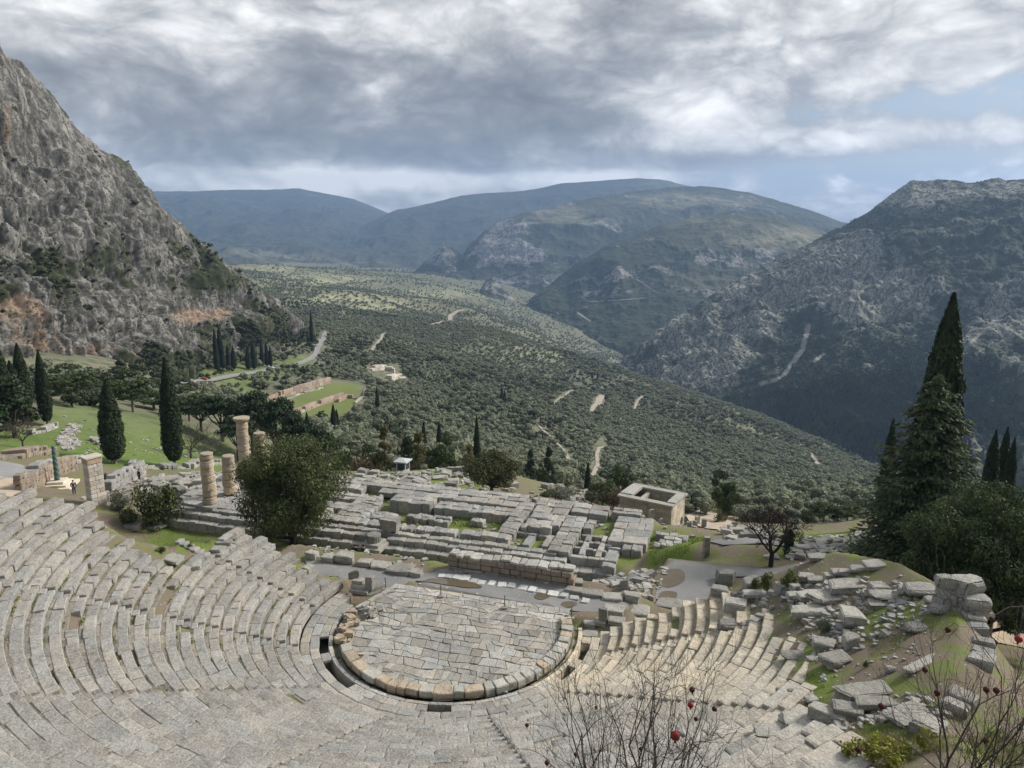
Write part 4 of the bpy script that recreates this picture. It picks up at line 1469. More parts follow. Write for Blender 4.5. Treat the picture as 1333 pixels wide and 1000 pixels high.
def field(mb, u0, u1, v0, v1, zt, zb, bl=1.15, bw=0.9, ragged=0.1, seed=1, tint=1.0, along='u', drop=0.03, box=None, holes=0.0):
    """a paved patch of blocks on the temple's own axes"""
    rs = random.Random(seed)
    if along == 'v':
        rows = [(u0 + (u1 - u0) * k / max(1, round((u1 - u0) / bw)), u0 + (u1 - u0) * (k + 1) / max(1, round((u1 - u0) / bw))) for k in range(max(1, round((u1 - u0) / bw)))]
        s_lo, s_hi = v0, v1
    else:
        n = max(1, round((v1 - v0) / bw))
        rows = [(v0 + (v1 - v0) * k / n, v0 + (v1 - v0) * (k + 1) / n) for k in range(n)]
        s_lo, s_hi = u0, u1
    a = math.atan2(UY, UX)
    for q0, q1 in rows:
        s = s_lo
        while s < s_hi - 0.02:
            e = s + bl * 0.85 * rs.uniform(0.55, 1.4)
            if e > s_hi - 0.3: e = s_hi
            if not rs.random() < holes:
                L, Wd = (e - s) / 2 - 0.012, (q1 - q0) / 2 - 0.012
                hx, hy = (L, Wd) if along == 'u' else (Wd, L)
                P, F = worn(box or BOX5, max(hx, 0.05), max(hy, 0.05), (zt - zb) / 2, 0.022 + 0.06 * ragged, 0.05 + 0.11 * ragged, rs.randint(0, 999), 2.7)
                P[:, 2] += P[:, 0] * rs.gauss(0, 0.01 + 0.05 * ragged) + P[:, 1] * rs.gauss(0, 0.01 + 0.04 * ragged)
                P = rotz(P, a + rs.gauss(0, 0.005 + 0.06 * ragged))
                cu, cv = ((s + e) / 2, (q0 + q1) / 2) if along == 'u' else ((q0 + q1) / 2, (s + e) / 2)
                x, y = site(cu, cv)
                z = (zt + zb) / 2 + rs.gauss(0, drop + 0.12 * ragged)
                mb.add(P + np.array([x - TO[0], y - TO[1], z - TO[2]]), F, np.array(stone_tint(rs)) * tint)
            s = e


def build_temple():
    def part(name, items, mat='temple'):
        mb = MB()
        for k, it in enumerate(items):
            kw = it[6] if len(it) > 6 else {}
            field(mb, *it[:6], seed=hash_seed(name, k), **kw)
        mb.build(name, M[mat], TEMPLE)
    def hash_seed(n, k):
        return sum(ord(c) * (i + 1) for i, c in enumerate(n)) + k * 17
    # long steps facing the theatre
    part('krepis_step', [(-60, -34.6, 65.6, 66.5, -6.0, -7.3, dict(bl=1.5))])
    part('krepis_step', [(-33.4, -13.6, 65.6, 66.6, -6.0, -7.3, dict(bl=1.6))])
    part('krepis_step', [(-60, -34.9, 66.5, 67.4, -5.42, -7.2, dict(bl=1.4))])
    part('krepis_step', [(-33.2, -14.4, 66.6, 67.6, -5.42, -7.2, dict(bl=1.4))])
    part('stylobate', [(-60, -15.5, 67.45, 68.3, -5.2, -6.8, dict(bl=1.3, ragged=0.12))])
    # footing of the near colonnade / cella wall, in tall blocks with gaps
    part('cella_wall', [(-47, -33.6, 68.4, 69.9, -4.95, -6.4, dict(bl=0.8, bw=1.5, ragged=0.12)), (-33, -31.2, 68.5, 69.8, -5.02, -6.4, dict(bl=0.7, ragged=0.25)), (-30.8, -26.4, 68.6, 69.9, -4.92, -6.4, dict(bl=0.95, bw=1.3, ragged=0.1)),
                        (-26.0, -20.8, 69.0, 70.3, -4.95, -6.5, dict(bl=1.5, bw=1.3, ragged=0.1))])
    # inner far wall with cuttings, tall end block
    part('cella_wall', [(-31.4, -21.6, 75.0, 77.2, -5.02, -6.6, dict(bl=1.1, bw=1.1, ragged=0.08)), (-36.6, -31.6, 74.6, 76.9, -4.62, -6.6, dict(bl=2.2, bw=1.15, ragged=0.06))])
    part('inner_blocks', [(-33.5, -28.6, 72.2, 73.7, -5.35, -6.3, dict(bl=0.8, bw=0.7, ragged=0.5)), (-26.4, -24.9, 73.2, 74.3, -5.3, -6.6, dict(bl=1.2, bw=1.1)), (-26.7, -24.5, 73.0, 74.6, -6.05, -6.7, dict(bl=2.2, bw=1.6))])
    # far side of the platform, large slabs with hollow gaps below
    part('stylobate', [(-60, -22, 79.4, 81.6, -4.95, -6.9, dict(bl=1.5, bw=1.1, ragged=0.1)), (-52, -40.5, 77.7, 79.3, -5.0, -6.4, dict(bl=1.6, bw=1.6, holes=0.22)), (-39.6, -22, 77.8, 79.3, -5.0, -5.6, dict(bl=2.1, bw=1.5, holes=0.12))])
    part('small_blocks', [(-46, -38, 77.0, 77.7, -5.35, -6.3, dict(bl=0.8, bw=0.7, holes=0.55, ragged=0.2)), (-30, -22.5, 77.25, 77.75, -5.3, -5.9, dict(bl=0.7, bw=0.5, holes=0.6))])
    part('floor_slab', [(-52, -38.4, 75.2, 77.0, -5.25, -6.7, dict(bl=1.3, ragged=0.12)), (-46, -41.2, 72.6, 74.6, -5.45, -6.8, dict(bl=1.3, ragged=0.2))])
    # cross walls at the east, then the grey court beyond the juniper
    part('cross_wall', [(-40.9, -37.4, 70.2, 74.8, -5.02, -6.6, dict(along='v', bl=1.1, bw=0.9, ragged=0.16)), (-49, -42, 70.3, 71.8, -5.0, -6.6, dict(bl=1.2, ragged=0.2)), (-37, -34.4, 70.6, 72.6, -5.1, -6.6, dict(bl=1.0, ragged=0.4))])
    part('floor_slab', [(-61, -50.5, 68.2, 80.0, -5.05, -6.9, dict(bl=1.9, bw=1.3, along='v', ragged=0.06))])
    part('cross_wall', [(-22.5, -20.7, 70.5, 79.3, -5.0, -6.6, dict(along='v', bl=1.3, bw=0.9, ragged=0.08))])
    # heaved slabs west of the cross wall
    part('heaved_slab', [(-20.4, -16.6, 73.2, 78.8, -4.95, -6.3, dict(bl=2.2, bw=1.9, ragged=0.55)), (-20.5, -17.2, 72.4, 73.3, -4.9, -6.5, dict(bl=1.3, ragged=0.4))])
    part('beam', [(-21.6, -20.8, 68.9, 71.2, -5.3, -6.5, dict(along='v', bl=2.4, bw=0.8)), (-19.4, -18.6, 68.9, 71.8, -5.3, -6.5, dict(along='v', bl=2.4, bw=0.8)), (-17.4, -16.6, 68.9, 71.8, -5.2, -6.5, dict(along='v', bl=2.4, bw=0.8)), (-21.5, -16.8, 71.85, 72.35, -5.45, -6.5, dict(bl=1.3, bw=0.5))])
    part('cross_wall', [(-16.5, -14.3, 67.7, 77.0, -4.95, -6.8, dict(along='v', bl=1.2, bw=1.1, ragged=0.1))])
    part('rubble_wall', [(-14.2, -13.3, 74, 77.2, -5.02, -6.4, dict(along='v', bl=1.0, bw=0.9, ragged=0.5))])
    # grid of little cells
    cells = [(-14.2, -10.6, 67.6, 68.2, -5.35, -7.2), (-14.2, -11.0, 69.6, 70.1, -5.35, -6.6), (-14.1, -10.7, 71.2, 71.7, -5.35, -6.6), (-14.1, -11, 72.8, 73.3, -5.35, -6.6)]
    part('cell_wall', [c + (dict(bl=1.4, bw=0.6, ragged=0.06),) for c in cells] + [(-13.5, -12.95, 68.25, 73.2, -5.22, -6.6, dict(along='v', bl=1.6, bw=0.55)), (-11.9, -11.35, 68.25, 73.2, -5.22, -6.6, dict(along='v', bl=1.6, bw=0.55))])
    part('floor_slab', [(-11.0, -9.7, 66.6, 71.2, -5.4, -6.9, dict(along='v', bl=1.0, bw=1.3, ragged=0.2)), (-14.0, -9.9, 66.2, 67.5, -6.1, -7.2, dict(bl=1.5, bw=1.3))])
    part('west_platform', [(-11.2, -7.3, 71.6, 78.6, -5.0, -6.8, dict(bl=2.4, bw=1.8, ragged=0.10)), (-9.6, -7.6, 70.3, 71.6, -5.1, -6.4, dict(bl=1.8, bw=1.3, ragged=0.3))])
    part('far_slab', [(-16.4, -12.4, 78.2, 80.8, -5.02, -6.4, dict(bl=1.9, bw=1.3, ragged=0.1)), (-12.0, -8.8, 78.9, 80.6, -4.9, -6.4, dict(bl=1.5, bw=0.8, ragged=0.2)), (-20.6, -16.6, 79.0, 81.4, -5.0, -6.5, dict(bl=1.6, bw=1.2, ragged=0.12))])
    part('low_terrace', [(-15.0, -9.4, 62.6, 65.6, -6.35, -7.4, dict(bl=1.7, bw=1.1, ragged=0.2, holes=0.08)), (-9.2, -7.0, 64.5, 69.5, -6.1, -7.2, dict(bl=1.3, bw=1.1, ragged=0.25, holes=0.12)), (-6.8, -3.5, 72.5, 76.0, -5.3, -6.6, dict(bl=0.9, bw=0.9, ragged=0.35, holes=0.1))])


build_temple()

# ------------------------------------------------------------------ standing columns of the temple
DRUMS = {}


def column(px, py_base, z, H, r, n_drum, capital, label, seed, base=True):
    rs = random.Random(seed)
    x, y = at(px, py_base, z)
    root = thing('temple_column', (x, y, z), label, 'column', 'columns of the temple')
    zz = 0.0
    if base:
        mb = MB()
        P, F = worn(BOX5, 1.15, 1.15, 0.2, 0.03, 0.02, seed)
        mb.add(rotz(P, -0.29) + np.array([0, 0, 0.0]), F, (0.85, 0.86, 0.88))
        mb.build('base', M['temple'], root)
        zz = 0.2
    for k in range(n_drum):
        h = (H - zz - (0.65 if capital else 0)) / (n_drum - k) * rs.uniform(0.9, 1.1) if k < n_drum - 1 else (H - zz - (0.65 if capital else 0))
        rr0 = r * (1 - 0.16 * (zz / 9.0))
        prof = [(rr0 * 0.86, 0), (rr0 * 1.0, 0.09), (rr0 * rs.uniform(0.99, 1.03), h * 0.35), (rr0 * rs.uniform(0.94, 1.0), h * 0.7), (rr0 * 0.98, h - 0.09), (rr0 * 0.86, h - 0.005)]
        P, F = lathe(prof, 28)
        a = np.arctan2(P[:, 1], P[:, 0])
        fl = 1 - 0.022 * np.abs(np.sin(a * 10))
        nz = 1 + 0.10 * fbm(np.cos(a) * 1.6 + seed, np.sin(a) * 1.6, (P[:, 2] + zz) * 1.8, 4, seed)
        P[:, :2] *= (fl * nz)[:, None]
        P[:, 0] += rs.gauss(0, 0.025)
        P[:, 1] += rs.gauss(0, 0.025)
        P[:, 2] += zz
        mb = MB()
        mb.add(P, F, np.array((1.0, 0.98, 0.95)) * rs.uniform(0.85, 1.12) if k < n_drum - 1 or capital else np.array((0.78, 0.80, 0.82)))
        mb.build('drum', M['column'], root)
        zz += h
    if capital:
        P, F = lathe([(r * 0.8, 0), (r * 0.86, 0.1), (r * 1.22, 0.38), (r * 1.28, 0.52), (r * 1.25, 0.66)], 24)
        P[:, :2] *= (1 + 0.05 * fbm(P[:, 0] * 1.5, P[:, 1] * 1.5, P[:, 2] * 2, 3, 5))[:, None]
        P[:, 2] += zz - 0.02
        mb = MB()
        mb.add(P, F, (0.85, 0.85, 0.83))
        mb.build('capital', M['column'], root)
    return root


column(274, 657, -5.0, 6.1, 0.80, 7, False, 'ochre broken column standing nearest, on a square grey base slab', 3)
column(300, 642, -5.0, 4.65, 0.78, 5, False, 'short ochre broken column just right of and behind the nearest one', 5, base=False)
column(320, 620, -5.0, 7.6, 0.78, 8, True, 'tallest ochre column, the only one that keeps its round capital', 7, base=False)
column(341, 612, -5.0, 5.0, 0.80, 5, False, 'broken column whose grey top drum just shows above the big tree', 9, base=False)


def drum_stub():
    x, y = site(-34.0, 65.6)
    root = thing('column_drum', (x, y, -6.0), 'fluted dark column drum lying flat on a stepped plinth before the temple steps', 'column drum')
    mb = MB()
    for hw, z in ((1.25, 0.1), (0.95, 0.42)):
        P, F = worn(BOX5, hw, hw, 0.2, 0.03, 0.04, 3)
        mb.add(rotz(P, -0.29) + np.array([0, 0, z]), F, (0.95, 0.95, 0.93))
    mb.build('plinth', M['temple'], root)
    P, F = lathe([(0.66, 0.6), (0.72, 0.64), (0.74, 1.3), (0.68, 1.38)], 40)
    a = np.arctan2(P[:, 1], P[:, 0])
    P[:, :2] *= (1 - 0.07 * np.abs(np.sin(a * 10)))[:, None]
    mb = MB()
    mb.add(P, F, (0.7, 0.69, 0.66))
    mb.build('drum', M['temple'], root)
    x, y = site(-33.2, 68.0)
    mb = MB()
    P, F = worn(BOX7, 0.85, 0.7, 0.75, 0.1, 0.16, 12, 1.3)
    P[:, :2] *= (0.85 + 0.25 * (P[:, 2:3] + 0.75) / 1.5)
    mb.add(P, F, (0.9, 0.9, 0.88))
    o = mb.build('carved_block', M['temple'], loc=(x, y, -4.4), rz=-0.3)
    tag(o, 'bulky carved block standing on the temple step above the fluted drum', 'carved block')


drum_stub()


# ------------------------------------------------------------------ tall pillar, snake column, left terraces
def tall_pillar():
    x, y = at(128, 668, -5.5)
    root = thing('stone_pillar', (x, y, -5.5), 'tall pale rectangular pillar of coursed blocks behind the top left seats', 'pillar', rz=R(55))
    rs = random.Random(4)
    mb = MB()
    hx, hy = 0.80, 0.60
    n = 12
    H = 5.9
    for k in range(n):
        z = (k + 0.5) * H / n
        off = 0.5 if k % 2 else 0.0
        for (c, w) in ((-0.66 + 0.25 * off, 0.0), (0.66 + 0.25 * off, 0.0)):
            lo, hi = (-hx, c * 0 + (0.2 if off else -0.15)) if c < 0.2 and c < 0.6 and c < 0 else ((0.2 if off else -0.15), hx)
            P, F = worn(BOX4, (hi - lo) / 2 - 0.006, hy * (1 - 0.004 * k), H / n / 2 - 0.006, 0.015, 0.012, rs.randint(0, 99))
            mb.add(P + np.array([(lo + hi) / 2, 0, z]), F, np.array(stone_tint(rs)) * (1.08 if rs.random() > 0.2 else 0.85))
    mb.build('shaft', M['pillar'], root)
    mb = MB()
    P, F = worn(BOX5, 0.84, 0.64, 0.3, 0.02, 0.03, 2)
    mb.add(P + np.array([0, 0, H + 0.28]), F, (0.82, 0.66, 0.52))
    P, F = worn(BOX5, 0.94, 0.72, 0.10, 0.02, 0.03, 3)
    mb.add(P + np.array([0, 0, H + 0.69]), F, (0.95, 0.95, 0.92))
    mb.build('cornice', M['pillar'], root)


tall_pillar()


def snake_column():
    x, y, z = on_ground(76, 634, 60)
    root = thing('bronze_column', (x, y, z), 'slender green bronze twisted column on a pale stepped base', 'column')
    mb = MB()
    for hw, zz in ((1.9, 0.1), (1.35, 0.38), (0.95, 0.68)):
        P, F = worn(BOX5, hw, hw, 0.17, 0.03, 0.03, 3)
        mb.add(rotz(P, 0.2) + np.array([0, 0, zz]), F, (1.2, 1.18, 1.1))
    mb.build('base', M['pillar'], root)
    n, k = 40, 18
    V, F = [], []
    for i in range(n + 1):
        t = i / n
        zz = 0.85 + 4.3 * t
        rad = 0.30 * (1 - 0.35 * t)
        for j in range(k):
            a = 2 * math.pi * j / k
            rr = rad * (1 + 0.16 * math.cos(3 * a + t * 40))
            V.append((rr * math.cos(a), rr * math.sin(a), zz))
    for i in range(n):
        for j in range(k):
            F.append([i * k + j, i * k + (j + 1) % k, (i + 1) * k + (j + 1) % k, (i + 1) * k + j])
    F.append([n * k + j for j in range(k)])
    mb = MB()
    mb.add(V, F)
    mb.build('shaft', M['bronze'], root, smooth=True)


snake_column()


def run_px(name, label, cat, pts, width, h, blen, rows, mat='rubble2', seed=1, ragged=0.3, tint=1.0, dmin=40, sink=0.4, rough=0.05):
    """an old wall along photo points lying on the ground"""
    W_ = [on_ground(px, py, dmin) for px, py in pts]
    o = W_[0]
    mb = MB()
    for k, (a, b) in enumerate(zip(W_[:-1], W_[1:])):
        q = wall_run(None, a, b, width, -sink, h, blen, rows, None, None, (o[0], o[1], o[2]), seed + k, rough, tint, ragged, 0.04, BOX4, lambda x, y: gz(x, y))
        for V in q.V: pass
        mb.V += q.V
        mb.T += q.T
        mb.F += [[i + mb.n for i in f] for f in q.F]
        mb.n += q.n
    ob = mb.build(name, M[mat], None, loc=o)
    return tag(ob, label, cat)


M['rubble2'] = m_stone('old_wall_stone', (0.46, 0.44, 0.40), (0.33, 0.315, 0.29), 0.45, 0.45)
M['brownwall'] = m_stone('brown_wall_stone', (0.36, 0.29, 0.22), (0.27, 0.225, 0.18), 0.3, 0.2)
M['redwall'] = m_stone('reddish_wall_stone', (0.42, 0.31, 0.24), (0.33, 0.26, 0.21), 0.2, 0.3)

run_px('retaining_wall', 'brown retaining wall beside the pale road, left of the bronze column', 'wall', [(24, 640), (60, 628), (98, 612)], 0.8, 2.0, 1.2, 4, 'brownwall', 3, 0.1)
run_px('ruined_wall', 'low grey ruined wall capping the brown retaining wall', 'wall', [(38, 616), (70, 606), (104, 600)], 1.4, 0.9, 1.3, 2, 'rubble2', 5)
run_px('ruined_wall', 'long grey wall of coursed blocks right of the tall pillar', 'wall', [(140, 640), (160, 630), (186, 619)], 1.1, 1.9, 1.3, 4, 'temple', 6, 0.1)
run_px('ruined_wall', 'low rough wall at the foot of the green lawn under the right cypress', 'wall', [(168, 606), (210, 611), (245, 610), (282, 604)], 2.0, 0.9, 1.0, 2, 'rubble2', 7, 0.45)
run_px('ruined_wall', 'short rough wall on the lawn left of the nearer cypress', 'wall', [(100, 572), (122, 574), (132, 580)], 1.2, 0.7, 1.0, 1, 'rubble2', 9, 0.5)
run_px('ruined_wall', 'rough stone wall on the lawn below the leaning left cypress', 'wall', [(38, 566), (56, 562), (72, 556)], 1.3, 0.9, 1.0, 2, 'rubble2', 10, 0.4, 1.1)
run_px('ruined_wall', 'brown rubble bank above the pale road at the far left', 'wall', [(-20, 598), (12, 596), (48, 590), (70, 594)], 3.0, 1.0, 1.2, 2, 'brownwall', 11, 0.5)
run_px('ruined_wall', 'grey terrace wall behind the two nearest columns', 'wall', [(250, 640), (290, 628), (330, 618)], 1.2, 1.2, 1.2, 2, 'rubble2', 12, 0.35)

# ------------------------------------------------------------------ paths, gravel and roads
draped('gravel_path', [at(*p, -0.55) for p in ((395, 728), (455, 738), (520, 748), (560, 746), (600, 735), (640, 740), (745, 764), (760, 776), (835, 782), (836, 798), (751, 797), (520, 764), (480, 770), (440, 764), (410, 750))], 0.05, M['gravel'], 0.7)
draped('gravel_plaza', [at(*p, -1.8) for p in ((862, 741), (878, 730), (930, 737), (1000, 742), (1060, 730), (1140, 722), (1152, 730), (1100, 742), (1060, 748), (1000, 751), (936, 752), (926, 768), (918, 788), (880, 788), (852, 782))], 0.07, M['gravel'], 0.7)
draped('upper_path', [at(*p, -3.2) for p in ((921, 716), (960, 712), (1010, 716), (1040, 724), (1030, 731), (990, 730), (940, 728))], 0.15, M['gravel'], 0.8)
draped('treasury_path', poly_px([(893, 672), (915, 662), (945, 664), (965, 676), (950, 692), (925, 690), (900, 684)], 60), 0.15, M['sandpath'], 1.0)
draped('paved_road', poly_px([(-60, 600), (0, 601), (28, 606), (38, 612), (20, 622), (0, 626), (-60, 632)], 60), 0.12, M['asphalt'], 1.5)
draped('sandy_path', poly_px([(-30, 624), (16, 622), (26, 630), (50, 645), (20, 652), (-30, 652)], 60), 0.12, M['sandpath'], 1.2)
draped('sandy_path', poly_px([(1276, 818), (1300, 810), (1340, 812), (1360, 850), (1300, 838)], 28), 0.07, M['sandpath'], 0.5)
for pts in ([(541, 762), (556, 756), (590, 757), (618, 761), (627, 769), (600, 769), (565, 764)], [(700, 774), (712, 774), (716, 778), (706, 783), (696, 780)], [(733, 785), (748, 784), (751, 788), (740, 792), (730, 790)],
            [(856, 745), (886, 742), (891, 757), (872, 766), (853, 762)], [(862, 772), (880, 772), (878, 782), (858, 783)]):
    c = np.array([at(*p, -0.55 if pts[0][0] < 800 else -1.8) for p in pts])
    # round the outline
    n = len(c)
    sm = []
    for i in range(n):
        for t in (0, 0.25, 0.5, 0.75):
            p0, p1, p2, p3 = c[i - 1], c[i], c[(i + 1) % n], c[(i + 2) % n]
            sm.append(tuple(0.5 * ((2 * p1) + (-p0 + p2) * t + (2 * p0 - 5 * p1 + 4 * p2 - p3) * t * t + (-p0 + 3 * p1 - 3 * p2 + p3) * t ** 3)))
    draped('puddle', sm, 0.10, M['puddle'], 0.5)

ROADS = []


def road_px(name, pts, w, mat, dmin=100, dz=0.4, step=6):
    W_ = [on_ground(px, py, dmin) for px, py in pts]
    o, Q = ribbon(name, W_, w, dz, mat, step)
    ROADS.append((Q, w))
    return o


road_px('main_road', [(236, 501), (262, 496), (300, 491), (340, 484), (362, 479), (385, 475), (404, 469), (413, 458), (417, 446), (422, 438), (426, 433)], 5, M['asphalt'], 200, 0.5)
road_px('valley_road', [(562, 424), (575, 421), (586, 416), (586, 411), (592, 407), (604, 404)], 9, M['track'], 700, 1.0, 12)
road_px('dirt_track', [(484, 458), (490, 450), (496, 443), (504, 434)], 3, M['track'], 300, 0.6)
road_px('dirt_track', [(699, 552), (712, 566), (724, 577), (731, 584), (738, 594), (745, 609)], 2.2, M['track'], 150, 0.5, 3)
road_px('dirt_track', [(794, 583), (780, 583), (777, 592), (778, 606), (772, 618), (776, 628), (794, 638)], 2.2, M['track'], 150, 0.5, 3)
road_px('dirt_track', [(769, 536), (777, 526), (783, 514), (786, 518), (780, 528)], 4.3, M['track'], 300, 0.6)
road_px('dirt_track', [(720, 527), (728, 520), (736, 516), (748, 508)], 2.0, M['track'], 300, 0.6)
road_px('dirt_track', [(1040, 578), (1050, 584), (1056, 594), (1066, 607)], 4, M['track'], 300, 0.6)
road_px('dirt_track', [(824, 533), (829, 524), (836, 516)], 3, M['track'], 300, 0.6)

# palaestra terrace walls and the round temple's ruins in the middle distance
def far_wall(label, pts, w, h, mat, seed):
    run_px('terrace_wall', label, 'terrace wall', pts, w, h, 5.0, 2, mat, seed, 0.15, 1.1, 200, 1.0, 0.15)


far_wall('long reddish terrace wall along the far edge of the excavated lawn', [(336, 528), (366, 517), (400, 507), (430, 499)], 2.0, 4.2, 'redwall', 3)
far_wall('thin grey wall line running through the excavated lawn', [(352, 526), (390, 514), (420, 506)], 1.2, 1.0, 'rubble2', 4)
far_wall('reddish terrace wall dividing the excavated lawn', [(378, 541), (410, 530), (446, 518)], 2.0, 3.4, 'redwall', 5)
far_wall('short reddish wall at the right end of the excavated lawn', [(440, 524), (452, 518), (466, 520)], 1.6, 2.4, 'redwall', 6)
far_wall('pale kerb of the excavated lawn below the round ruin', [(462, 526), (472, 518), (476, 508)], 1.2, 1.2, 'rubble2', 7)
far_wall('pale upper foundation wall of the sanctuary ruin among the olives', [(482, 482), (500, 481), (514, 486)], 4.0, 4.2, 'pillar', 8)
far_wall('pale lower foundation wall of the sanctuary ruin among the olives', [(506, 494), (518, 492), (526, 498)], 6.0, 4.0, 'pillar', 9)


# ------------------------------------------------------------------ treasury: roofless walled box
def treasury():
    cx_, cy_, zc = 20.9, 93.8, -14.8
    root = thing('treasury', (cx_, cy_, zc), 'roofless rectangular stone treasury with tan walls, open to the sky', 'treasury', rz=R(148))
    # local axes: +X runs back along the near wall (to the left in the picture), Y away from the theatre
    L, Wd, H, t = 7.3, 4.6, 4.8, 0.55
    rs = random.Random(12)
    def wall(name, x0, x1, y0, y1, z0, z1, tint, rows=12, bl=0.95):
        mb = MB()
        lx = x1 - x0 > y1 - y0
        n = rows
        for k in range(n):
            s, e = (x0, x1) if lx else (y0, y1)
            q = s
            while q < e - 0.02:
                r_ = min(e, q + bl * rs.uniform(0.6, 1.5))
                if e - r_ < 0.25: r_ = e
                hx, hy = ((r_ - q) / 2 - 0.004, (y1 - y0) / 2) if lx else ((x1 - x0) / 2, (r_ - q) / 2 - 0.004)
                P, F = worn(BOX4, hx, hy, (z1 - z0) / n / 2 - 0.003, 0.012, 0.012, rs.randint(0, 99))
                c = ((q + r_) / 2, (y0 + y1) / 2) if lx else ((x0 + x1) / 2, (q + r_) / 2)
                mb.add(P + np.array([c[0], c[1], z0 + (k + 0.5) * (z1 - z0) / n]), F, np.array(stone_tint(rs)) * tint)
                q = r_
        return mb.build(name, M['treasury'], root)
    W2 = Wd
    wall('wall', 0, L, 0, t, -2.5, H, 0.86, 14)  # darker tint paints the side turned from the sun
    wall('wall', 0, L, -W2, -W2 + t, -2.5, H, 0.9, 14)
    wall('end_wall', 0.0, t, -W2 + t + 0.003, -0.003, -2.5, H, 1.28, 14)  # tinted lighter as the end that catches the sun
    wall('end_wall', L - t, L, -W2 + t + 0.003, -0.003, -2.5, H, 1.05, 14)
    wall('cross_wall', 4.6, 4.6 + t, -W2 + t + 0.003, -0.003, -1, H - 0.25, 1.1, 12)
    mb = MB()
    for (x0, x1, y0, y1) in ((-0.25, L + 0.25, -0.14, t + 0.25), (-0.25, L + 0.25, -W2 - 0.25, -W2 + t + 0.14)):
        P, F = boxv(x0, x1, y0, y1, H + 0.004, H + 0.26)
        mb.add(P, F, (0.95, 0.95, 0.93))
    for (x0, x1, z0) in ((-0.22, 0.95, H + 0.004), (L - 1.5, L + 0.22, H + 0.004)):
        P, F = worn(BOX5, (x1 - x0) / 2, (W2 - t) / 2 - 0.17, 0.2, 0.03, 0.03, 3)
        mb.add(P + np.array([(x0 + x1) / 2, -W2 / 2 + t / 2, z0 + 0.2]), F, (1.05, 1.05, 1.02))
    mb.build('cornice', M['rubble2'], root)
    mb = MB()
    P, F = worn(BOX5, 1.0, 1.7, 0.8, 0.05, 0.05, 3)
    mb.add(P + np.array([-1.7, -W2 + 1.0, 0.4]), F, (0.8, 0.8, 0.8))
    o = mb.build('stone_block', M['rubble2'], loc=(0, 0, 0))
    q = Matrix.Translation((cx_, cy_, zc)) @ Matrix.Rotation(R(148), 4, 'Z')
    o.matrix_world = q
    tag(o, 'big grey block beside the far right corner of the treasury', 'stone block')


treasury()


def stele():
    x, y, z = on_ground(919, 725, 50)
    mb = MB()
    P, F = worn(BOX5, 0.42, 0.32, 1.0, 0.03, 0.03, 6)
    mb.add(P + np.array([0, 0, 1.6]), F, (0.85, 0.82, 0.77))
    P, F = worn(BOX5, 0.40, 0.34, 0.3, 0.03, 0.03, 7)
    mb.add(P + np.array([-0.02, 0, 0.3]), F, (0.62, 0.6, 0.57))
    o = mb.build('stele', M['temple'], loc=(x, y, z), rz=0.2)
    o.scale = (0.66, 0.66, 0.70)
    tag(o, 'upright grey stele on a dark block at the edge of the gravel plaza', 'stele')


stele()


# ------------------------------------------------------------------ polygonal wall, block rows, white slabs, posts
wf = wall_run('parapet_wall', site(-20.9, 53.1), site(-10.6, 52.8), 0.95, -0.75, 0.62, 1.0, 3, M['brownwall'], None, (*site(-16, 53), -0.6), 5, 0.03, 1.0, 0.12, 0.03, BOX4)
wf.location = (*site(-16, 53), -0.6)
tag(wf, 'low brownish parapet wall of fitted blocks between gravel path and temple', 'wall')
_mb = MB()
_rs = random.Random(9)
u = -20.8
while u < -10.7:
    w = _rs.uniform(0.45, 0.95)
    P, F = worn(BOX5, w / 2 - 0.02, _rs.uniform(0.4, 0.62), 0.10, 0.03, 0.05, _rs.randint(0, 99), 2)
    P[:, 2] += P[:, 0] * _rs.gauss(0, 0.08)
    x, y = site(u + w / 2, 53.0 + _rs.gauss(0, 0.07))
    o_ = (*site(-16, 53), -0.6)
    _mb.add(rotz(P, -0.288 + _rs.gauss(0, 0.05)) + np.array([x - o_[0], y - o_[1], 1.31 + _rs.gauss(0, 0.03)]), F, np.array((1.25, 1.25, 1.22)) * _rs.uniform(0.8, 1.1))
    u += w
_mb.build('coping', M['temple'], wf)

# shared meshes of loose stones
BLOCKS, BOULDERS, STUBS = [], [], []
for k in range(14):
    P, F = worn(BOX7, 0.5, 0.5, 0.5, 0.05, 0.07, 100 + k, 1.9)
    n = worn(BOX7, 0.5, 0.5, 0.5, 0.0, 0.03, 300 + k, 6.0)[0] - BOX7[0] * 0.5
    P = P + n
    P[:, 2] += P[:, 0] * rnd.gauss(0, 0.10)
    P[:, 0] *= 1 + 0.3 * rnd.uniform(-1, 1) * P[:, 1]
    P[:, 2] += 0.5
    BLOCKS.append(mesh('stone_block', P, F, M['rubble']))
for k in range(8):
    P, F = worn(BOX7, 0.5, 0.5, 0.5, 0.13, 0.13, 200 + k, 1.8)
    d = np.linalg.norm(P, axis=1, keepdims=True)
    P = P * (0.55 + 0.45 * 0.62 / np.maximum(d, 0.3))
    n = worn(BOX7, 0.5, 0.5, 0.5, 0.0, 0.05, 400 + k, 5.0)[0] - BOX7[0] * 0.5
    P = P + n
    P[:, 2] += 0.45
    BOULDERS.append(mesh('boulder', P, F, M['boulder'], smooth=False))


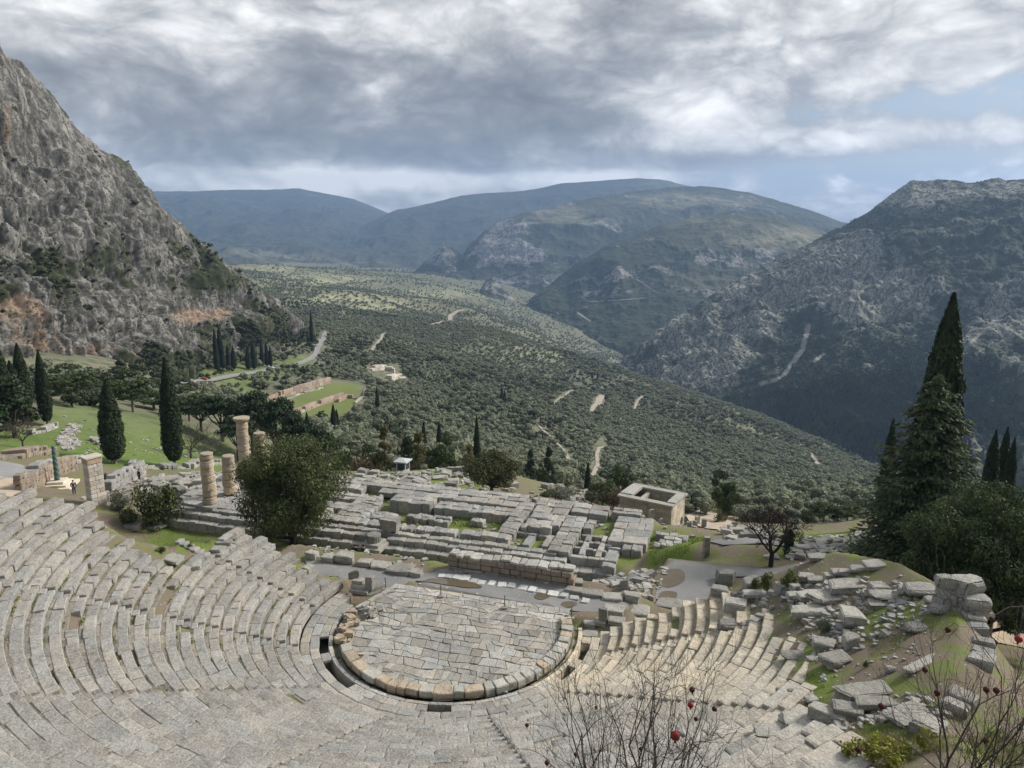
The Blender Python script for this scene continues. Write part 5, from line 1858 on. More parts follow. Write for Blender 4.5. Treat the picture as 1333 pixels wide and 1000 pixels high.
def put_block(px, py, wpx, hpx, label, dep=0.7, rz=None, kind='block', dmin=0, cat='stone block', group=None, z=None, tilt=0.0, sink=0.12, name=None, mat=None):
    x, y, z0 = on_ground(px, py, dmin) if z is None else (*at(px, py, z), z)
    D = math.hypot(x, y)
    s = math.hypot(D, EYE - z0) / FPX
    w = wpx * s
    h = max(0.42 * hpx, (hpx - 0.45 * dep * wpx) / 0.88) * s
    me = rnd.choice(BLOCKS if kind == 'block' else BOULDERS)
    if mat:
        me = me.copy()
        me.materials[0] = mat
    o = link(name or ('stone_block' if kind == 'block' else 'boulder'), me)
    rz = rnd.uniform(-0.4, 0.4) if rz is None else rz
    o.rotation_euler = (rnd.gauss(0, 0.04), tilt, rz)
    o.scale = (w, w * dep, h)
    o.location = (x, y + w * dep * 0.35, z0 - h * sink)
    tag(o, label, cat, group)
    return o


G_ROW = 'kerb blocks along the gravel path'
for px, py, w, h, lab in ((406, 728, 14, 13, 'rough round-backed kerb block farthest left along the gravel path'), (428, 732, 15, 13, 'second kerb block from the left along the gravel path'), (449, 733, 21, 17, 'tall squared kerb block, third from the left along the gravel path'),
                          (474, 737, 17, 12, 'low brown kerb block between the squared block and the long pillar drum'), (494, 741, 22, 12, 'brown sloping kerb block in front of the lying drum'), (520, 747, 30, 14, 'longest grey kerb block of the row along the gravel path'),
                          (540, 750, 18, 12, 'last kerb block of the row, next to the long grey one')):
    put_block(px, py, w, h, lab, 0.8, -0.29 + rnd.gauss(0, 0.06), group=G_ROW, z=-0.5, cat='kerb block', name='kerb_block')
for px, py, w, h, lab in ((750, 775, 24, 13, 'rounded kerb block at the left of the lower right row'), (771, 779, 26, 14, 'second kerb block of the lower right row beside the gravel'), (798, 784, 28, 14, 'third kerb block of the lower right row beside the gravel'), (823, 784, 20, 15, 'end kerb block of the lower right row beside the gravel'),
                          (746, 762, 24, 12, 'white-topped kerb block behind the lower right row'), (813, 768, 10, 16, 'upright slab standing behind the lower right row')):
    put_block(px, py, w, h, lab, 0.6, -0.29 + rnd.gauss(0, 0.06), group='kerb blocks beside the white slabs', z=-0.6, cat='kerb block', name='kerb_block')
put_block(600, 747, 18, 8, 'flat grey block lying left on the gravel under the parapet wall', 0.7, -0.2, z=-0.55)
put_block(617, 747, 21, 9, 'larger pointed block lying on the gravel under the parapet wall', 0.6, 0.1, z=-0.55)
put_block(677, 753, 16, 3.5, 'thin white beam lying left on the gravel by the parapet wall', 0.35, -0.29, z=-0.55, mat=M['whiteslab'])
put_block(694, 756, 19, 3.5, 'longer thin white beam lying right on the gravel by the parapet wall', 0.3, -0.29, z=-0.55, mat=M['whiteslab'])
put_block(713, 760, 9, 5, 'small white round stone alone on the gravel path', 0.7, 0.2, kind='boulder', z=-0.55, mat=M['whiteslab'], cat='stone')
sx = [(585, 752), (596, 753), (606, 754), (617, 757), (627, 759), (640, 760), (654, 763), (666, 764), (681, 766), (693, 769), (704, 771), (720, 774), (735, 776), (748, 779), (762, 783), (575, 751)]
for k, (px, py) in enumerate(sx):
    x, y = at(px, py, -0.55)
    P, F = worn(BOX5, rnd.uniform(0.26, 0.40), rnd.uniform(0.30, 0.45), 0.08, 0.03, 0.04, k, 2)
    o = link('white_slab', mesh('white_slab', P, F, M['whiteslab']))
    o.location = (x, y, float(gz(x, y)) + 0.07)
    o.rotation_euler = (0, 0, -0.29 + rnd.gauss(0, 0.12))
    tag(o, 'white stepping slab set in the row across the gravel path', 'paving slab', 'white stepping slabs in the gravel')
for k, (px, py) in enumerate(((502, 768), (574, 777), (657, 792), (744, 806))):
    lab = ['thin grey barrier post farthest left by the stage edge', 'thin grey barrier post on a pale foot, second along the stage edge', 'thin grey barrier post on the paving, third along the stage edge', 'thin grey barrier post at the right corner of the stage edge'][k]
    x, y = at(px, py, 0.0)
    root = thing('barrier_post', (x, y, 0.0), lab, 'post', 'barrier posts along the stage edge')
    P, F = lathe([(0.035, 0.05), (0.035, 0.92), (0.045, 0.93), (0.045, 0.98), (0.02, 1.0)], 10)
    mb = MB(); mb.add(P, F); mb.build('post', M['metal'], root)
    P, F = worn(BOX4, 0.2, 0.2, 0.07, 0.02, 0.02, k)
    mb = MB(); mb.add(P + np.array([0, 0, 0.06]), F, (1, 0.95, 0.85)); mb.build('foot', M['seat'], root)

# ------------------------------------------------------------------ loose stones: fields, right flank, terraces
def put_hill(rows):
    for px, py, w, h, dep, rz, kind, lab in rows:
        put_block(px, py, w * 0.9, h * 0.92, lab, dep, rz, kind, dmin=16, cat='stone block' if kind == 'block' else 'boulder')


put_hill([
    (1066, 801, 70, 15, 0.28, 0.05, 'block', 'long dark cracked architrave slab lying on the right hill'),
    (1090, 783, 62, 16, 0.45, 0.03, 'block', 'long rounded slab propped under the flat-topped slab on the right hill'),
    (1110, 771, 50, 19, 0.5, -0.02, 'block', 'large flat-topped slab with moulded edge, upper middle of the right hill'),
    (1145, 775, 20, 20, 0.9, 0.0, 'block', 'squared grey block touching the right end of the flat-topped slab'),
    (1113, 817, 26, 30, 1.3, -0.1, 'block', 'pale upright-leaning block standing in the grass below the flat-topped slab'),
    (1109, 845, 17, 22, 1.0, 0.1, 'block', 'narrow pale block directly below the upright-leaning one'),
    (1091, 868, 34, 20, 0.7, 0.35, 'block', 'tilted grey block alone on the earth in the middle of the right hill'),
    (1074, 846, 26, 18, 0.7, -0.5, 'block', 'wedge-shaped grey block at the torn end of the right seat rows'),
    (1195, 823, 25, 15, 0.8, 0.2, 'boulder', 'smooth white-topped boulder alone on the upper right slope'),
    (1128, 916, 64, 26, 0.42, 0.18, 'block', 'big carved double block in the lower middle of the right hill'),
    (1143, 924, 48, 17, 0.4, 0.02, 'block', 'moulded block lying against the front of the big carved double block'),
    (1106, 937, 36, 22, 0.6, -0.4, 'block', 'dark holed block left of the moulded block, above the bottom slabs'),
    (1080, 942, 40, 24, 0.6, -0.6, 'block', 'tilted dark block above the bottom slabs, second from the moulded block'),
    (1045, 948, 40, 18, 0.7, -0.2, 'block', 'pale broken block on the edge of the bottom slabs'),
    (1010, 962, 46, 15, 0.6, -0.1, 'block', 'long thin slab on the edge of the bottom slabs, farthest left'),
    (1058, 916, 15, 11, 0.9, 0.3, 'boulder', 'small pale stone in the bright grass above the bottom slabs'),
    (1021, 773, 19, 19, 0.9, 0.3, 'boulder', 'round grey holed stone right of the green shrubs'),
    (1036, 770, 13, 13, 0.9, 0.1, 'block', 'small squared block right of the round holed stone'),
    (1034, 781, 16, 13, 0.8, 0.1, 'block', 'low block under the small squared block near the green shrubs'),
    (990, 778, 42, 11, 0.4, -0.05, 'block', 'long low slab lying under the green shrubs'),
    (980, 767, 24, 19, 0.8, 0.2, 'block', 'curved grey block left of the green shrubs at the top of the right seats'),
    (958, 800, 28, 26, 0.8, -0.35, 'block', 'large pale flat-faced block at the top end of the right seats'),
    (985, 812, 16, 9, 0.6, 0.7, 'block', 'white broken slab leaning on the slope above the right seats'),
    (992, 806, 14, 8, 0.6, -0.6, 'block', 'smaller white broken slab beside the leaning one'),
    (972, 816, 12, 8, 0.9, 0.2, 'boulder', 'small white stone below the broken white slabs'),
    (984, 816, 13, 9, 0.9, 0.5, 'boulder', 'second small white stone below the broken white slabs'),
    (950, 822, 26, 20, 0.8, 0.1, 'boulder', 'grey split boulder below the large flat-faced block'),
    (1052, 783, 24, 16, 0.8, 0.2, 'block', 'rough block between the small squared block and the propped slab'),
    (1160, 781, 40, 12, 0.6, -0.1, 'boulder', 'low flat boulder right of the squared grey block'),
    (1203, 776, 40, 20, 0.6, 0.0, 'boulder', 'long pitted grey boulder left of the stacked corner stones'),
    (1180, 774, 16, 12, 0.9, 0.4, 'boulder', 'pale lump left of the long pitted boulder'),
    (1214, 786, 15, 11, 0.9, 0.2, 'boulder', 'small grey boulder below the long pitted boulder'),
    (1225, 799, 20, 16, 0.9, 0.5, 'boulder', 'grey boulder at the foot of the stacked corner stones'),
    (1153, 788, 34, 4, 0.5, 0.0, 'block', 'flat sunken slab in the grass of the upper right slope'),
    (1158, 817, 12, 4, 0.8, 0.2, 'boulder', 'flat pale stone beside the smooth white-topped boulder'),
    (1148, 829, 14, 5, 0.6, -0.4, 'boulder', 'thin brownish stone in the earth below the flat pale stone'),
    (1161, 876, 12, 10, 0.8, 0.2, 'boulder', 'pale pointed stone in the earth near the upper end of the ditch slab'),
    (1202, 868, 62, 7, 0.2, 0.52, 'block', 'long half-buried kerb slab slanting across the right slope'),
    (1190, 940, 56, 9, 0.6, 0.4, 'block', 'broad flat slab at the lower right beneath the bare twigs'),
    (1037, 858, 30, 8, 0.7, 0.1, 'boulder', 'flat mossy stone below the wedge-shaped block'),
    (1058, 860, 12, 6, 0.8, 0.3, 'boulder', 'little brownish stone right of the flat mossy stone'),
    (1022, 905, 16, 12, 0.8, 0.2, 'boulder', 'rounded pale stone leaning on the torn seats at the grass edge'),
    (1030, 904, 9, 8, 0.8, 0.2, 'boulder', 'small pale stone just right of the rounded leaning stone'),
])
# corner of the retaining wall: stacked big stones
zc0 = on_ground(1256, 796, 20)
SX, SY, SZ = zc0
for k, (dx, dy, dz, w, d, h, rz, lab) in enumerate([
        (-0.9, 0.7, 0.0, 0.8, 0.9, 0.85, 0.2, 'dark lowest left stone of the stacked corner stones'), (-0.75, 0.85, 0.75, 0.75, 0.8, 0.7, 0.5, 'second left stone of the stacked corner stones'), (-0.8, 0.95, 1.4, 1.0, 0.9, 0.65, -0.2, 'top left stone of the stacked corner stones'),
        (0.15, 0.5, 0.35, 1.5, 1.1, 0.85, 0.1, 'broad middle stone of the stacked corner stones'), (0.35, 0.75, 1.15, 1.5, 1.1, 0.9, 0.3, 'largest white-topped stone crowning the stacked corner stones'),
        (0.55, -0.1, 0.5, 1.35, 0.9, 0.75, -0.15, 'cracked hanging stone on the right of the stacked corner stones'), (0.7, -0.2, 0.0, 1.25, 0.9, 0.6, 0.1, 'right foot stone under the cracked hanging stone'), (0.0, 0.3, -0.25, 1.4, 1.1, 0.7, 0.1, 'foot stone in the middle of the stacked corner stones')]):
    o = link('stone_block', BOULDERS[k % 8], None, (SX + dx * 0.78, SY + dy * 0.78, SZ + dz * 0.78 - 0.25), (0, 0, rz), (w * 0.88, d * 0.92, h * 0.95))
    tag(o, lab, 'stone block', 'stacked corner stones of the retaining wall')


def flank_wall():
    pts = [(1262, 800), (1276, 826), (1280, 850), (1272, 880), (1258, 905), (1236, 930), (1200, 958)]
    o = tag(run_px('retaining_wall', 'broken retaining wall of big pale slabs running down the right edge of the theatre', 'wall', pts, 0.95, 0.32, 0.8, 1, 'rubble2', 21, 0.5, 0.9, 12, 0.35, 0.12))


flank_wall()


def poly_scatter(poly, n, seed, mind=0.6):
    rs = random.Random(seed)
    P = np.array(poly)
    out = []
    tries = 0
    while len(out) < n and tries < n * 60:
        tries += 1
        x, y = rs.uniform(P[:, 0].min(), P[:, 0].max()), rs.uniform(P[:, 1].min(), P[:, 1].max())
        if in_poly(np.array([x]), np.array([y]), poly)[0] and all((x - a) ** 2 + (y - b) ** 2 > mind * mind for a, b in out[-160:]):
            out.append((x, y))
    return out


def block_field(poly_pix, n, label, group, smin, smax, seed, dmin=60, hmul=(0.3, 0.75), mind=0.9, name='stone_block', cat='stone block', align=None, meshes=None):
    rs = random.Random(seed)
    for x, y in poly_scatter(poly_px(poly_pix, dmin), n, seed, mind):
        w = rs.uniform(smin, smax)
        o = link(name, rs.choice(meshes or BLOCKS), None, (x, y, float(gz(x, y)) - 0.08), (rs.gauss(0, 0.07), rs.gauss(0, 0.07), (align if align is not None else 0) + (rs.gauss(0, 0.35) if align is not None else rs.uniform(0, 3.14))),
                 (w, w * rs.uniform(0.45, 0.9), w * rs.uniform(*hmul)))
        tag(o, label, cat, group)


STUFF_V = MB()


def small_rubble(poly_pix, n, smin, smax, seed, dmin=30, tint=1.0):
    rs = random.Random(seed)
    P = poly_px(poly_pix, dmin)
    for x, y in poly_scatter(P, n, seed, smin * 0.6):
        w = rs.uniform(smin, smax)
        V, F = worn(BOX4, w / 2, w * rs.uniform(0.25, 0.45), w * rs.uniform(0.15, 0.3), w * 0.10, w * 0.10, rs.randint(0, 999), 2.5 / w)
        V[:, 2] += V[:, 0] * rs.gauss(0, 0.2)
        STUFF_V.add(rotz(V, rs.uniform(0, 3)) + np.array([x, y, float(gz(x, y)) + w * 0.08]), F, np.array(stone_tint(rs)) * tint)


block_field([(455, 640), (470, 616), (520, 618), (600, 612), (668, 618), (672, 636), (600, 641), (540, 642)], 118, 'pale loose block in the rubble field between the temple and the kiosk trees', 'loose blocks beyond the temple', 0.6, 1.7, 5, align=-0.29)
block_field([(658, 652), (700, 634), (760, 640), (790, 662), (720, 658)], 40, 'pale loose stone heaped around the dark oak beyond the temple', 'loose stones by the oak', 0.7, 1.5, 6)
block_field([(180, 652), (190, 628), (262, 618), (268, 650), (230, 652)], 52, 'grey loose block between the tall pillar and the nearest column', 'loose blocks left of the columns', 0.8, 1.9, 7)
block_field([(1035, 728), (1050, 708), (1118, 700), (1132, 716), (1090, 724)], 62, 'grey stone set in broken rows on the lower right terrace', 'stones on the lower right terrace', 0.6, 1.5, 8, dmin=55, align=0.1, mind=0.8)
block_field([(940, 708), (948, 690), (1000, 690), (1010, 706), (960, 706)], 26, 'dark flat stone behind the bare tree and the stele', 'flat stones behind the bare tree', 0.7, 1.5, 9, dmin=60)
# upright pillar stubs beside the treasury
rs_ = random.Random(2)
for x, y in poly_scatter(poly_px([(815, 672), (855, 664), (902, 678), (918, 694), (905, 700), (866, 686), (830, 690)], 60), 46, 12, 0.95):
    h = rs_.uniform(0.7, 1.35)
    o = link('stone_stub', rs_.choice(BLOCKS), None, (x, y, float(gz(x, y)) - 0.05), (rs_.gauss(0, 0.05), rs_.gauss(0, 0.05), rs_.uniform(-0.3, 0.3)), (rs_.uniform(0.38, 0.6), rs_.uniform(0.35, 0.5), h))
    tag(o, 'upright pale stone stub standing in the grass before the treasury', 'stone stub', 'upright stubs before the treasury')
# dark big blocks at the head of the right flank
for px, py, w, h, lab in ((1120, 748, 20, 10, 'dark squared block, left of two under the big cedar'), (1140, 750, 24, 13, 'dark squared block, right of two under the big cedar'), (1096, 748, 20, 6, 'thin pale slab left of the dark squared blocks'),
                          (1080, 756, 12, 9, 'small grey stone under the thin pale slab'), (1100, 762, 14, 9, 'small grey block right of the small grey stone'), (1052, 757, 18, 12, 'grey slab leaning at the edge of the road right of the shrubs'),
                          (1064, 764, 20, 9, 'low weathered stone below the leaning road-edge slab'), (1128, 720, 10, 24, 'white upright stone beside the road by the big cedar'), (974, 702, 12, 14, 'dark stone at the foot of the ivy-clad trunk'),
                          (1005, 727, 18, 5, 'flat slab right of the bare tree trunk'), (1034, 728, 18, 7, 'pale flat slab beside the road, left of the grey boulder'), (1066, 730, 22, 10, 'grey boulder at the road edge on the lower right terrace')):
    put_block(px, py, w, h, lab, 0.7, rnd.uniform(-0.2, 0.2), dmin=45)
# stones at the head of the stage, right side
for px, py, w, h, lab in ((768, 818, 15, 12, 'flat grey slab left of two at the right end of the stage'), (782, 814, 14, 10, 'flat grey slab right of two at the right end of the stage'), (767, 833, 20, 13, 'thick pale block over the channel at the right end of the stage'),
                          (800, 800, 24, 14, 'rounded grey boulder beside the right end of the stage'), (828, 800, 34, 8, 'long flat stone at the edge of the gravel above the right seats'), (786, 812, 10, 22, 'upright grey post stone at the right end of the stage'),
                          (803, 814, 20, 12, 'pale squared block below the rounded boulder by the stage'), (872, 792, 30, 10, 'flat block on the top step of the right seats'), (946, 762, 20, 22, 'stacked grey block at the gravel edge above the right seats'),
                          (938, 778, 20, 18, 'grey block under the stacked block above the right seats')):
    put_block(px, py, w, h, lab, 0.8, -0.29, dmin=40)
# tumbled stones round the grass patch on the left
for px, py, w, h, lab in ((262, 690, 16, 9, 'white stone left of two on the wall behind the grass patch'), (276, 694, 14, 9, 'grey stone right of two on the wall behind the grass patch'), (296, 693, 22, 10, 'grey slab right of the grass patch wall stones'),
                          (312, 690, 30, 9, 'long thin slab ending the wall right of the grass patch'), (290, 712, 18, 12, 'pale stone at the right edge of the grass patch'), (300, 706, 16, 12, 'creamy stone heaped above the right edge of the grass patch'),
                          (282, 722, 16, 12, 'rough stone at the lower right of the grass patch'), (312, 702, 24, 14, 'large grey stone heaped at the torn end of the left seats'), (200, 690, 20, 8, 'rough stone at the left rim of the grass patch'),
                          (222, 733, 24, 11, 'grey block on the lower rim of the grass patch'), (246, 742, 22, 12, 'tilted pale block below the grass patch'), (172, 690, 16, 11, 'rounded stone at the top left corner of the grass patch')):
    put_block(px, py, w, h, lab, 0.8, None, dmin=30)
small_rubble([(455, 690), (462, 645), (690, 655), (800, 668), (840, 700), (790, 742), (640, 712)], 420, 0.2, 0.6, 2, 60)
small_rubble([(560, 742), (452, 726), (470, 712), (560, 714), (590, 724)], 150, 0.2, 0.7, 3, 40)
small_rubble([(395, 728), (405, 712), (450, 708), (452, 724)], 110, 0.12, 0.4, 4, 40, 1.1)
small_rubble([(455, 641), (470, 614), (600, 610), (672, 616), (672, 640), (540, 643)], 560, 0.35, 1.0, 5, 70)
small_rubble([(655, 655), (700, 634), (790, 640), (800, 668), (720, 660)], 150, 0.3, 0.8, 6, 60)
small_rubble([(100, 650), (180, 625), (290, 615), (300, 650), (180, 660)], 260, 0.3, 0.9, 7, 60)
small_rubble([(1020, 732), (1050, 700), (1140, 694), (1140, 722)], 240, 0.25, 0.7, 8, 50)
small_rubble([(930, 712), (940, 685), (1020, 690), (1010, 712)], 100, 0.25, 0.7, 9, 55)
small_rubble([(960, 790), (1180, 760), (1230, 800), (1190, 880), (1020, 930)], 330, 0.05, 0.22, 10, 20)
small_rubble([(940, 775), (1180, 750), (1180, 775), (1000, 800)], 90, 0.2, 0.6, 11, 30)
small_rubble([(800, 790), (840, 745), (870, 745), (850, 785)], 80, 0.2, 0.6, 12, 40)
small_rubble([(80, 540), (160, 560), (280, 590), (290, 606), (100, 600)], 160, 0.2, 0.7, 13, 80)
small_rubble([(92, 551), (108, 556), (96, 568), (106, 580), (84, 587), (72, 573)], 230, 0.35, 0.95, 15, 80, 1.15)
small_rubble([(1040, 790), (1180, 765), (1220, 800), (1120, 850), (1060, 850)], 160, 0.15, 0.5, 16, 20)
small_rubble([(960, 960), (1090, 920), (1200, 900), (1240, 940), (1120, 950)], 120, 0.1, 0.4, 17, 16)
small_rubble([(770, 748), (850, 742), (853, 782), (790, 772)], 70, 0.6, 1.3, 18, 45, 1.0)
small_rubble([(800, 690), (860, 660), (925, 690), (915, 705), (840, 700)], 160, 0.2, 0.6, 14, 60)
small_rubble([(862, 745), (930, 740), (1100, 734), (1010, 750), (920, 770), (870, 780)], 130, 0.06, 0.2, 19, 45, 1.3)
small_rubble([(400, 732), (520, 750), (640, 745), (760, 780), (740, 794), (500, 764)], 220, 0.05, 0.18, 20, 45, 1.3)
o = STUFF_V.build('rubble', M['rubble2'])
tag(o, 'small broken stones strewn over the ruins', 'rubble', kind='stuff')
# stone heap at the left of the orchestra
for k in range(22):
    x, y = at(478 + rnd.gauss(0, 7), 806 - rnd.uniform(0, 12), 0)
    o = link('heap_stone', rnd.choice(BLOCKS), None, (x, y, 0.02 + 0.16 * (k % 3)), (rnd.gauss(0, 0.3), rnd.gauss(0, 0.3), rnd.uniform(0, 3)), (rnd.uniform(0.25, 0.6), rnd.uniform(0.15, 0.35), rnd.uniform(0.12, 0.25)))
    tag(o, 'brownish broken stone in the heap at the left edge of the orchestra paving', 'stone', 'stone heap on the orchestra paving')

# ------------------------------------------------------------------ trees
def height_for(x, y, z, py_top):
    lo, hi = 0.0, 80.0
    for _ in range(40):
        m = (lo + hi) / 2
        if y * _c - (z + m - EYE) * _s > 0.3 and float(proj(x, y, z + m)[1]) > py_top: lo = m
        else: hi = m
    return lo


def leaf_obj(name, V, F, mat, parent=None, extra=None, r=None):
    n = len(V) // 4
    t = np.repeat((r or rng).uniform(0, 1, n), 4)
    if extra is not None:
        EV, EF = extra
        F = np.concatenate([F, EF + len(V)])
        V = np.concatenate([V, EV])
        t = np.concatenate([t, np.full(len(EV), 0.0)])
    return link(name, mesh(name, V, F, mat, False, {'tint': t}), parent)


def quad_sphere(rx, ry, rz, c, n=10, m=8, lump=0.15, seed=1):
    a, b = np.meshgrid(np.linspace(0, 2 * np.pi, n + 1)[:-1], np.linspace(0.05, np.pi - 0.05, m))
    V = np.stack([np.cos(a) * np.sin(b), np.sin(a) * np.sin(b), np.cos(b)], 2)
    V = V * (1 + lump * vnoise(V[..., 0] * 2 + seed, V[..., 1] * 2, V[..., 2] * 2, seed))[..., None]
    V = V.reshape(-1, 3) * np.array([rx, ry, rz]) + np.array(c)
    i = np.arange(n * m).reshape(m, n)
    j = np.roll(i, -1, 1)
    F = np.stack([i[:-1], i[1:], j[1:], j[:-1]], 2).reshape(-1, 4)
    return V, F


def branchy(rs, base, d, L, r, depth, segs, tips, spread=0.6, up=0.25, n=3, wob=0.18, ratio=0.72, minr=0.003, pieces=3, side=0.7):
    p = np.array(base, float)
    d = np.array(d, float)
    for k in range(pieces):
        d = d + np.array([rs.gauss(0, wob), rs.gauss(0, wob), rs.gauss(0, wob) + up * 0.12])
        d /= np.linalg.norm(d)
        q = p + d * L / pieces
        r2 = max(r * (1 - 0.30 / pieces * 1.2), minr)
        segs.append((*p, *q, r, r2))
        r = r2
        p = q
        if depth > 0 and k < pieces - 1 and rs.random() < side:
            e = d + np.array([rs.gauss(0, spread), rs.gauss(0, spread), rs.gauss(0.1, spread * 0.7)])
            e /= np.linalg.norm(e)
            branchy(rs, p, e, L * ratio * rs.uniform(0.6, 0.95), max(r * 0.6, minr), depth - 1, segs, tips, spread, up, n, wob, ratio, minr, pieces, side)
    if depth > 0:
        for k in range(n):
            e = d + np.array([rs.gauss(0, spread), rs.gauss(0, spread), rs.gauss(up * 0.3, spread * 0.7)])
            e /= np.linalg.norm(e)
            branchy(rs, p, e, L * ratio * rs.uniform(0.75, 1.1), max(r * 0.72, minr), depth - 1, segs, tips, spread, up, n, wob, ratio, minr, pieces, side)
    else:
        tips.append(p)


def trunk_obj(name, segs, mat, parent, sides=6):
    V, F = tube_mesh(segs, sides)
    return link(name, mesh(name, V, F, mat, True), parent)


def shell(r, n, c, rad, flat=1.0, inner=0.35):
    v = r.normal(0, 1, (n, 3))
    v /= np.linalg.norm(v, axis=1, keepdims=True)
    k = (inner + (1 - inner) * r.uniform(0, 1, n) ** 0.5)[:, None]
    return np.array(c) + v * k * rad * np.array([1, 1, flat]), v


def make_cypress(H, Rr, seed, n=2600, leaf=0.34, trunk_vis=0.07, mat='cypress'):
    r = np.random.default_rng(seed)
    root = bpy.data.objects.new('cypress', None)
    COL.objects.link(root)
    t = r.uniform(0, 1, n) ** 1.15
    prof = lambda t: np.interp(t, [0, 0.06, 0.2, 0.4, 0.6, 0.8, 0.93, 1], [0.45, 0.78, 1.0, 0.97, 0.80, 0.50, 0.22, 0.03])
    a = r.uniform(0, 2 * np.pi, n)
    lump = 1 + 0.13 * vnoise(np.cos(a) * 2 + seed, np.sin(a) * 2, t * 14, seed) + 0.09 * vnoise(np.cos(a) * 5, np.sin(a) * 5 + seed, t * 34, seed + 1)
    rad = prof(t) * Rr * lump * (0.80 + 0.24 * r.uniform(0, 1, n))
    z = H * (trunk_vis + (1 - trunk_vis) * t)
    C = np.stack([rad * np.cos(a), rad * np.sin(a), z], 1)
    N = np.stack([np.cos(a), np.sin(a), np.full(n, 0.25)], 1)
    V, F = leaf_quads(C, N, leaf, 0.75, r, np.array([0, 0, 1.0]))
    k = 12
    m = 14
    tt = np.linspace(0, 0.97, m)
    ang = np.arange(k) * 2 * np.pi / k
    EV = np.stack([np.outer(prof(tt) * Rr * 0.74, np.cos(ang)), np.outer(prof(tt) * Rr * 0.74, np.sin(ang)), np.repeat((H * (trunk_vis + (1 - trunk_vis) * tt))[:, None], k, 1)], 2).reshape(-1, 3)
    i = np.arange(m * k).reshape(m, k)
    j = np.roll(i, -1, 1)
    EF = np.stack([i[:-1], j[:-1], j[1:], i[1:]], 2).reshape(-1, 4)
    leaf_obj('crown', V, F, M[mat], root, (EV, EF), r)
    trunk_obj('trunk', [(0, 0, -0.5, 0.02, 0.01, H * 0.12, 0.035 * H * 0.45, 0.028 * H * 0.45), (Rr * 0.35, 0, -0.5, Rr * 0.3, 0.02, H * 0.12, 0.015 * H * 0.4, 0.012 * H * 0.4)], M['palebark'], root)
    return root


def make_clumpy(name, H, Rr, seed, mat, n_clump, n_leaf, leaf, trunk_h=0.28, flat=0.6, trunk_r=0.035, bark='bark', shape='round', limbs=True, clump_r=0.30, aspect=0.8, lean=0.0):
    """a broad tree: limbs to clump centres, each clump a shell of small leaves"""
    r = np.random.default_rng(seed)
    rs = random.Random(seed)
    root = bpy.data.objects.new(name, None)
    COL.objects.link(root)
    cs = []
    ch = H * (1 - trunk_h)
    for k in range(n_clump):
        for _ in range(20):
            v = r.normal(0, 1, 3)
            v /= np.linalg.norm(v)
            q = v * r.uniform(0.35, 0.86)
            if shape == 'umbrella' and q[2] < -0.1: continue
            if shape == 'cone':
                tz = r.uniform(0, 1)
                ww = (1 - tz) ** 0.8
                a = r.uniform(0, 6.28)
                k_ = r.uniform(0.3, 0.9)
                q = np.array([math.cos(a) * ww * k_, math.sin(a) * ww * k_, tz * 2 - 1])
            break
        c = np.array([q[0] * Rr, q[1] * Rr, H * trunk_h + ch * (0.5 + 0.5 * q[2])])
        cs.append((c, Rr * clump_r * r.uniform(0.7, 1.3)))
    P, N = [], []
    per = max(4, n_leaf // n_clump)
    for c, cr in cs:
        p, v = shell(r, per, c, cr, flat)
        P.append(p)
        v = v + np.array([0, 0, 0.35])
        N.append(v)
    P = np.concatenate(P)
    kx = Rr / np.percentile(np.hypot(P[:, 0], P[:, 1]), 99)
    z0 = H * trunk_h * 0.55
    kz = (H - z0) / (np.percentile(P[:, 2], 99.5) - z0)
    P[:, :2] *= kx
    P[:, 2] = np.where(P[:, 2] > z0, z0 + (P[:, 2] - z0) * kz, P[:, 2])
    P[:, 2] = np.maximum(P[:, 2], 0.02 * H)
    cs = [(np.array([c[0] * kx, c[1] * kx, z0 + (c[2] - z0) * kz]), q) for c, q in cs]
    V, F = leaf_quads(P, np.concatenate(N), leaf, aspect, r)
    leaf_obj('crown', V, F, M[mat], root, None, r)
    tr = trunk_r * H
    segs = [(0, 0, -0.5, lean * 0.3, 0, H * trunk_h * 0.6, tr * 1.2, tr), (lean * 0.3, 0, H * trunk_h * 0.6, lean, 0, H * trunk_h * 1.15, tr, tr * 0.8)]
    if limbs:
        for c, cr in rs.sample(cs, min(len(cs), 14)):
            s = np.array([lean, 0, H * trunk_h * rs.uniform(0.9, 1.15)])
            m = s * 0.45 + c * 0.55 + np.array([0, 0, -0.06 * H])
            segs.append((*s, *m, tr * 0.5, tr * 0.3))
            segs.append((*m, *c, tr * 0.3, tr * 0.1))
    trunk_obj('trunk', segs, M[bark], root)
    return root


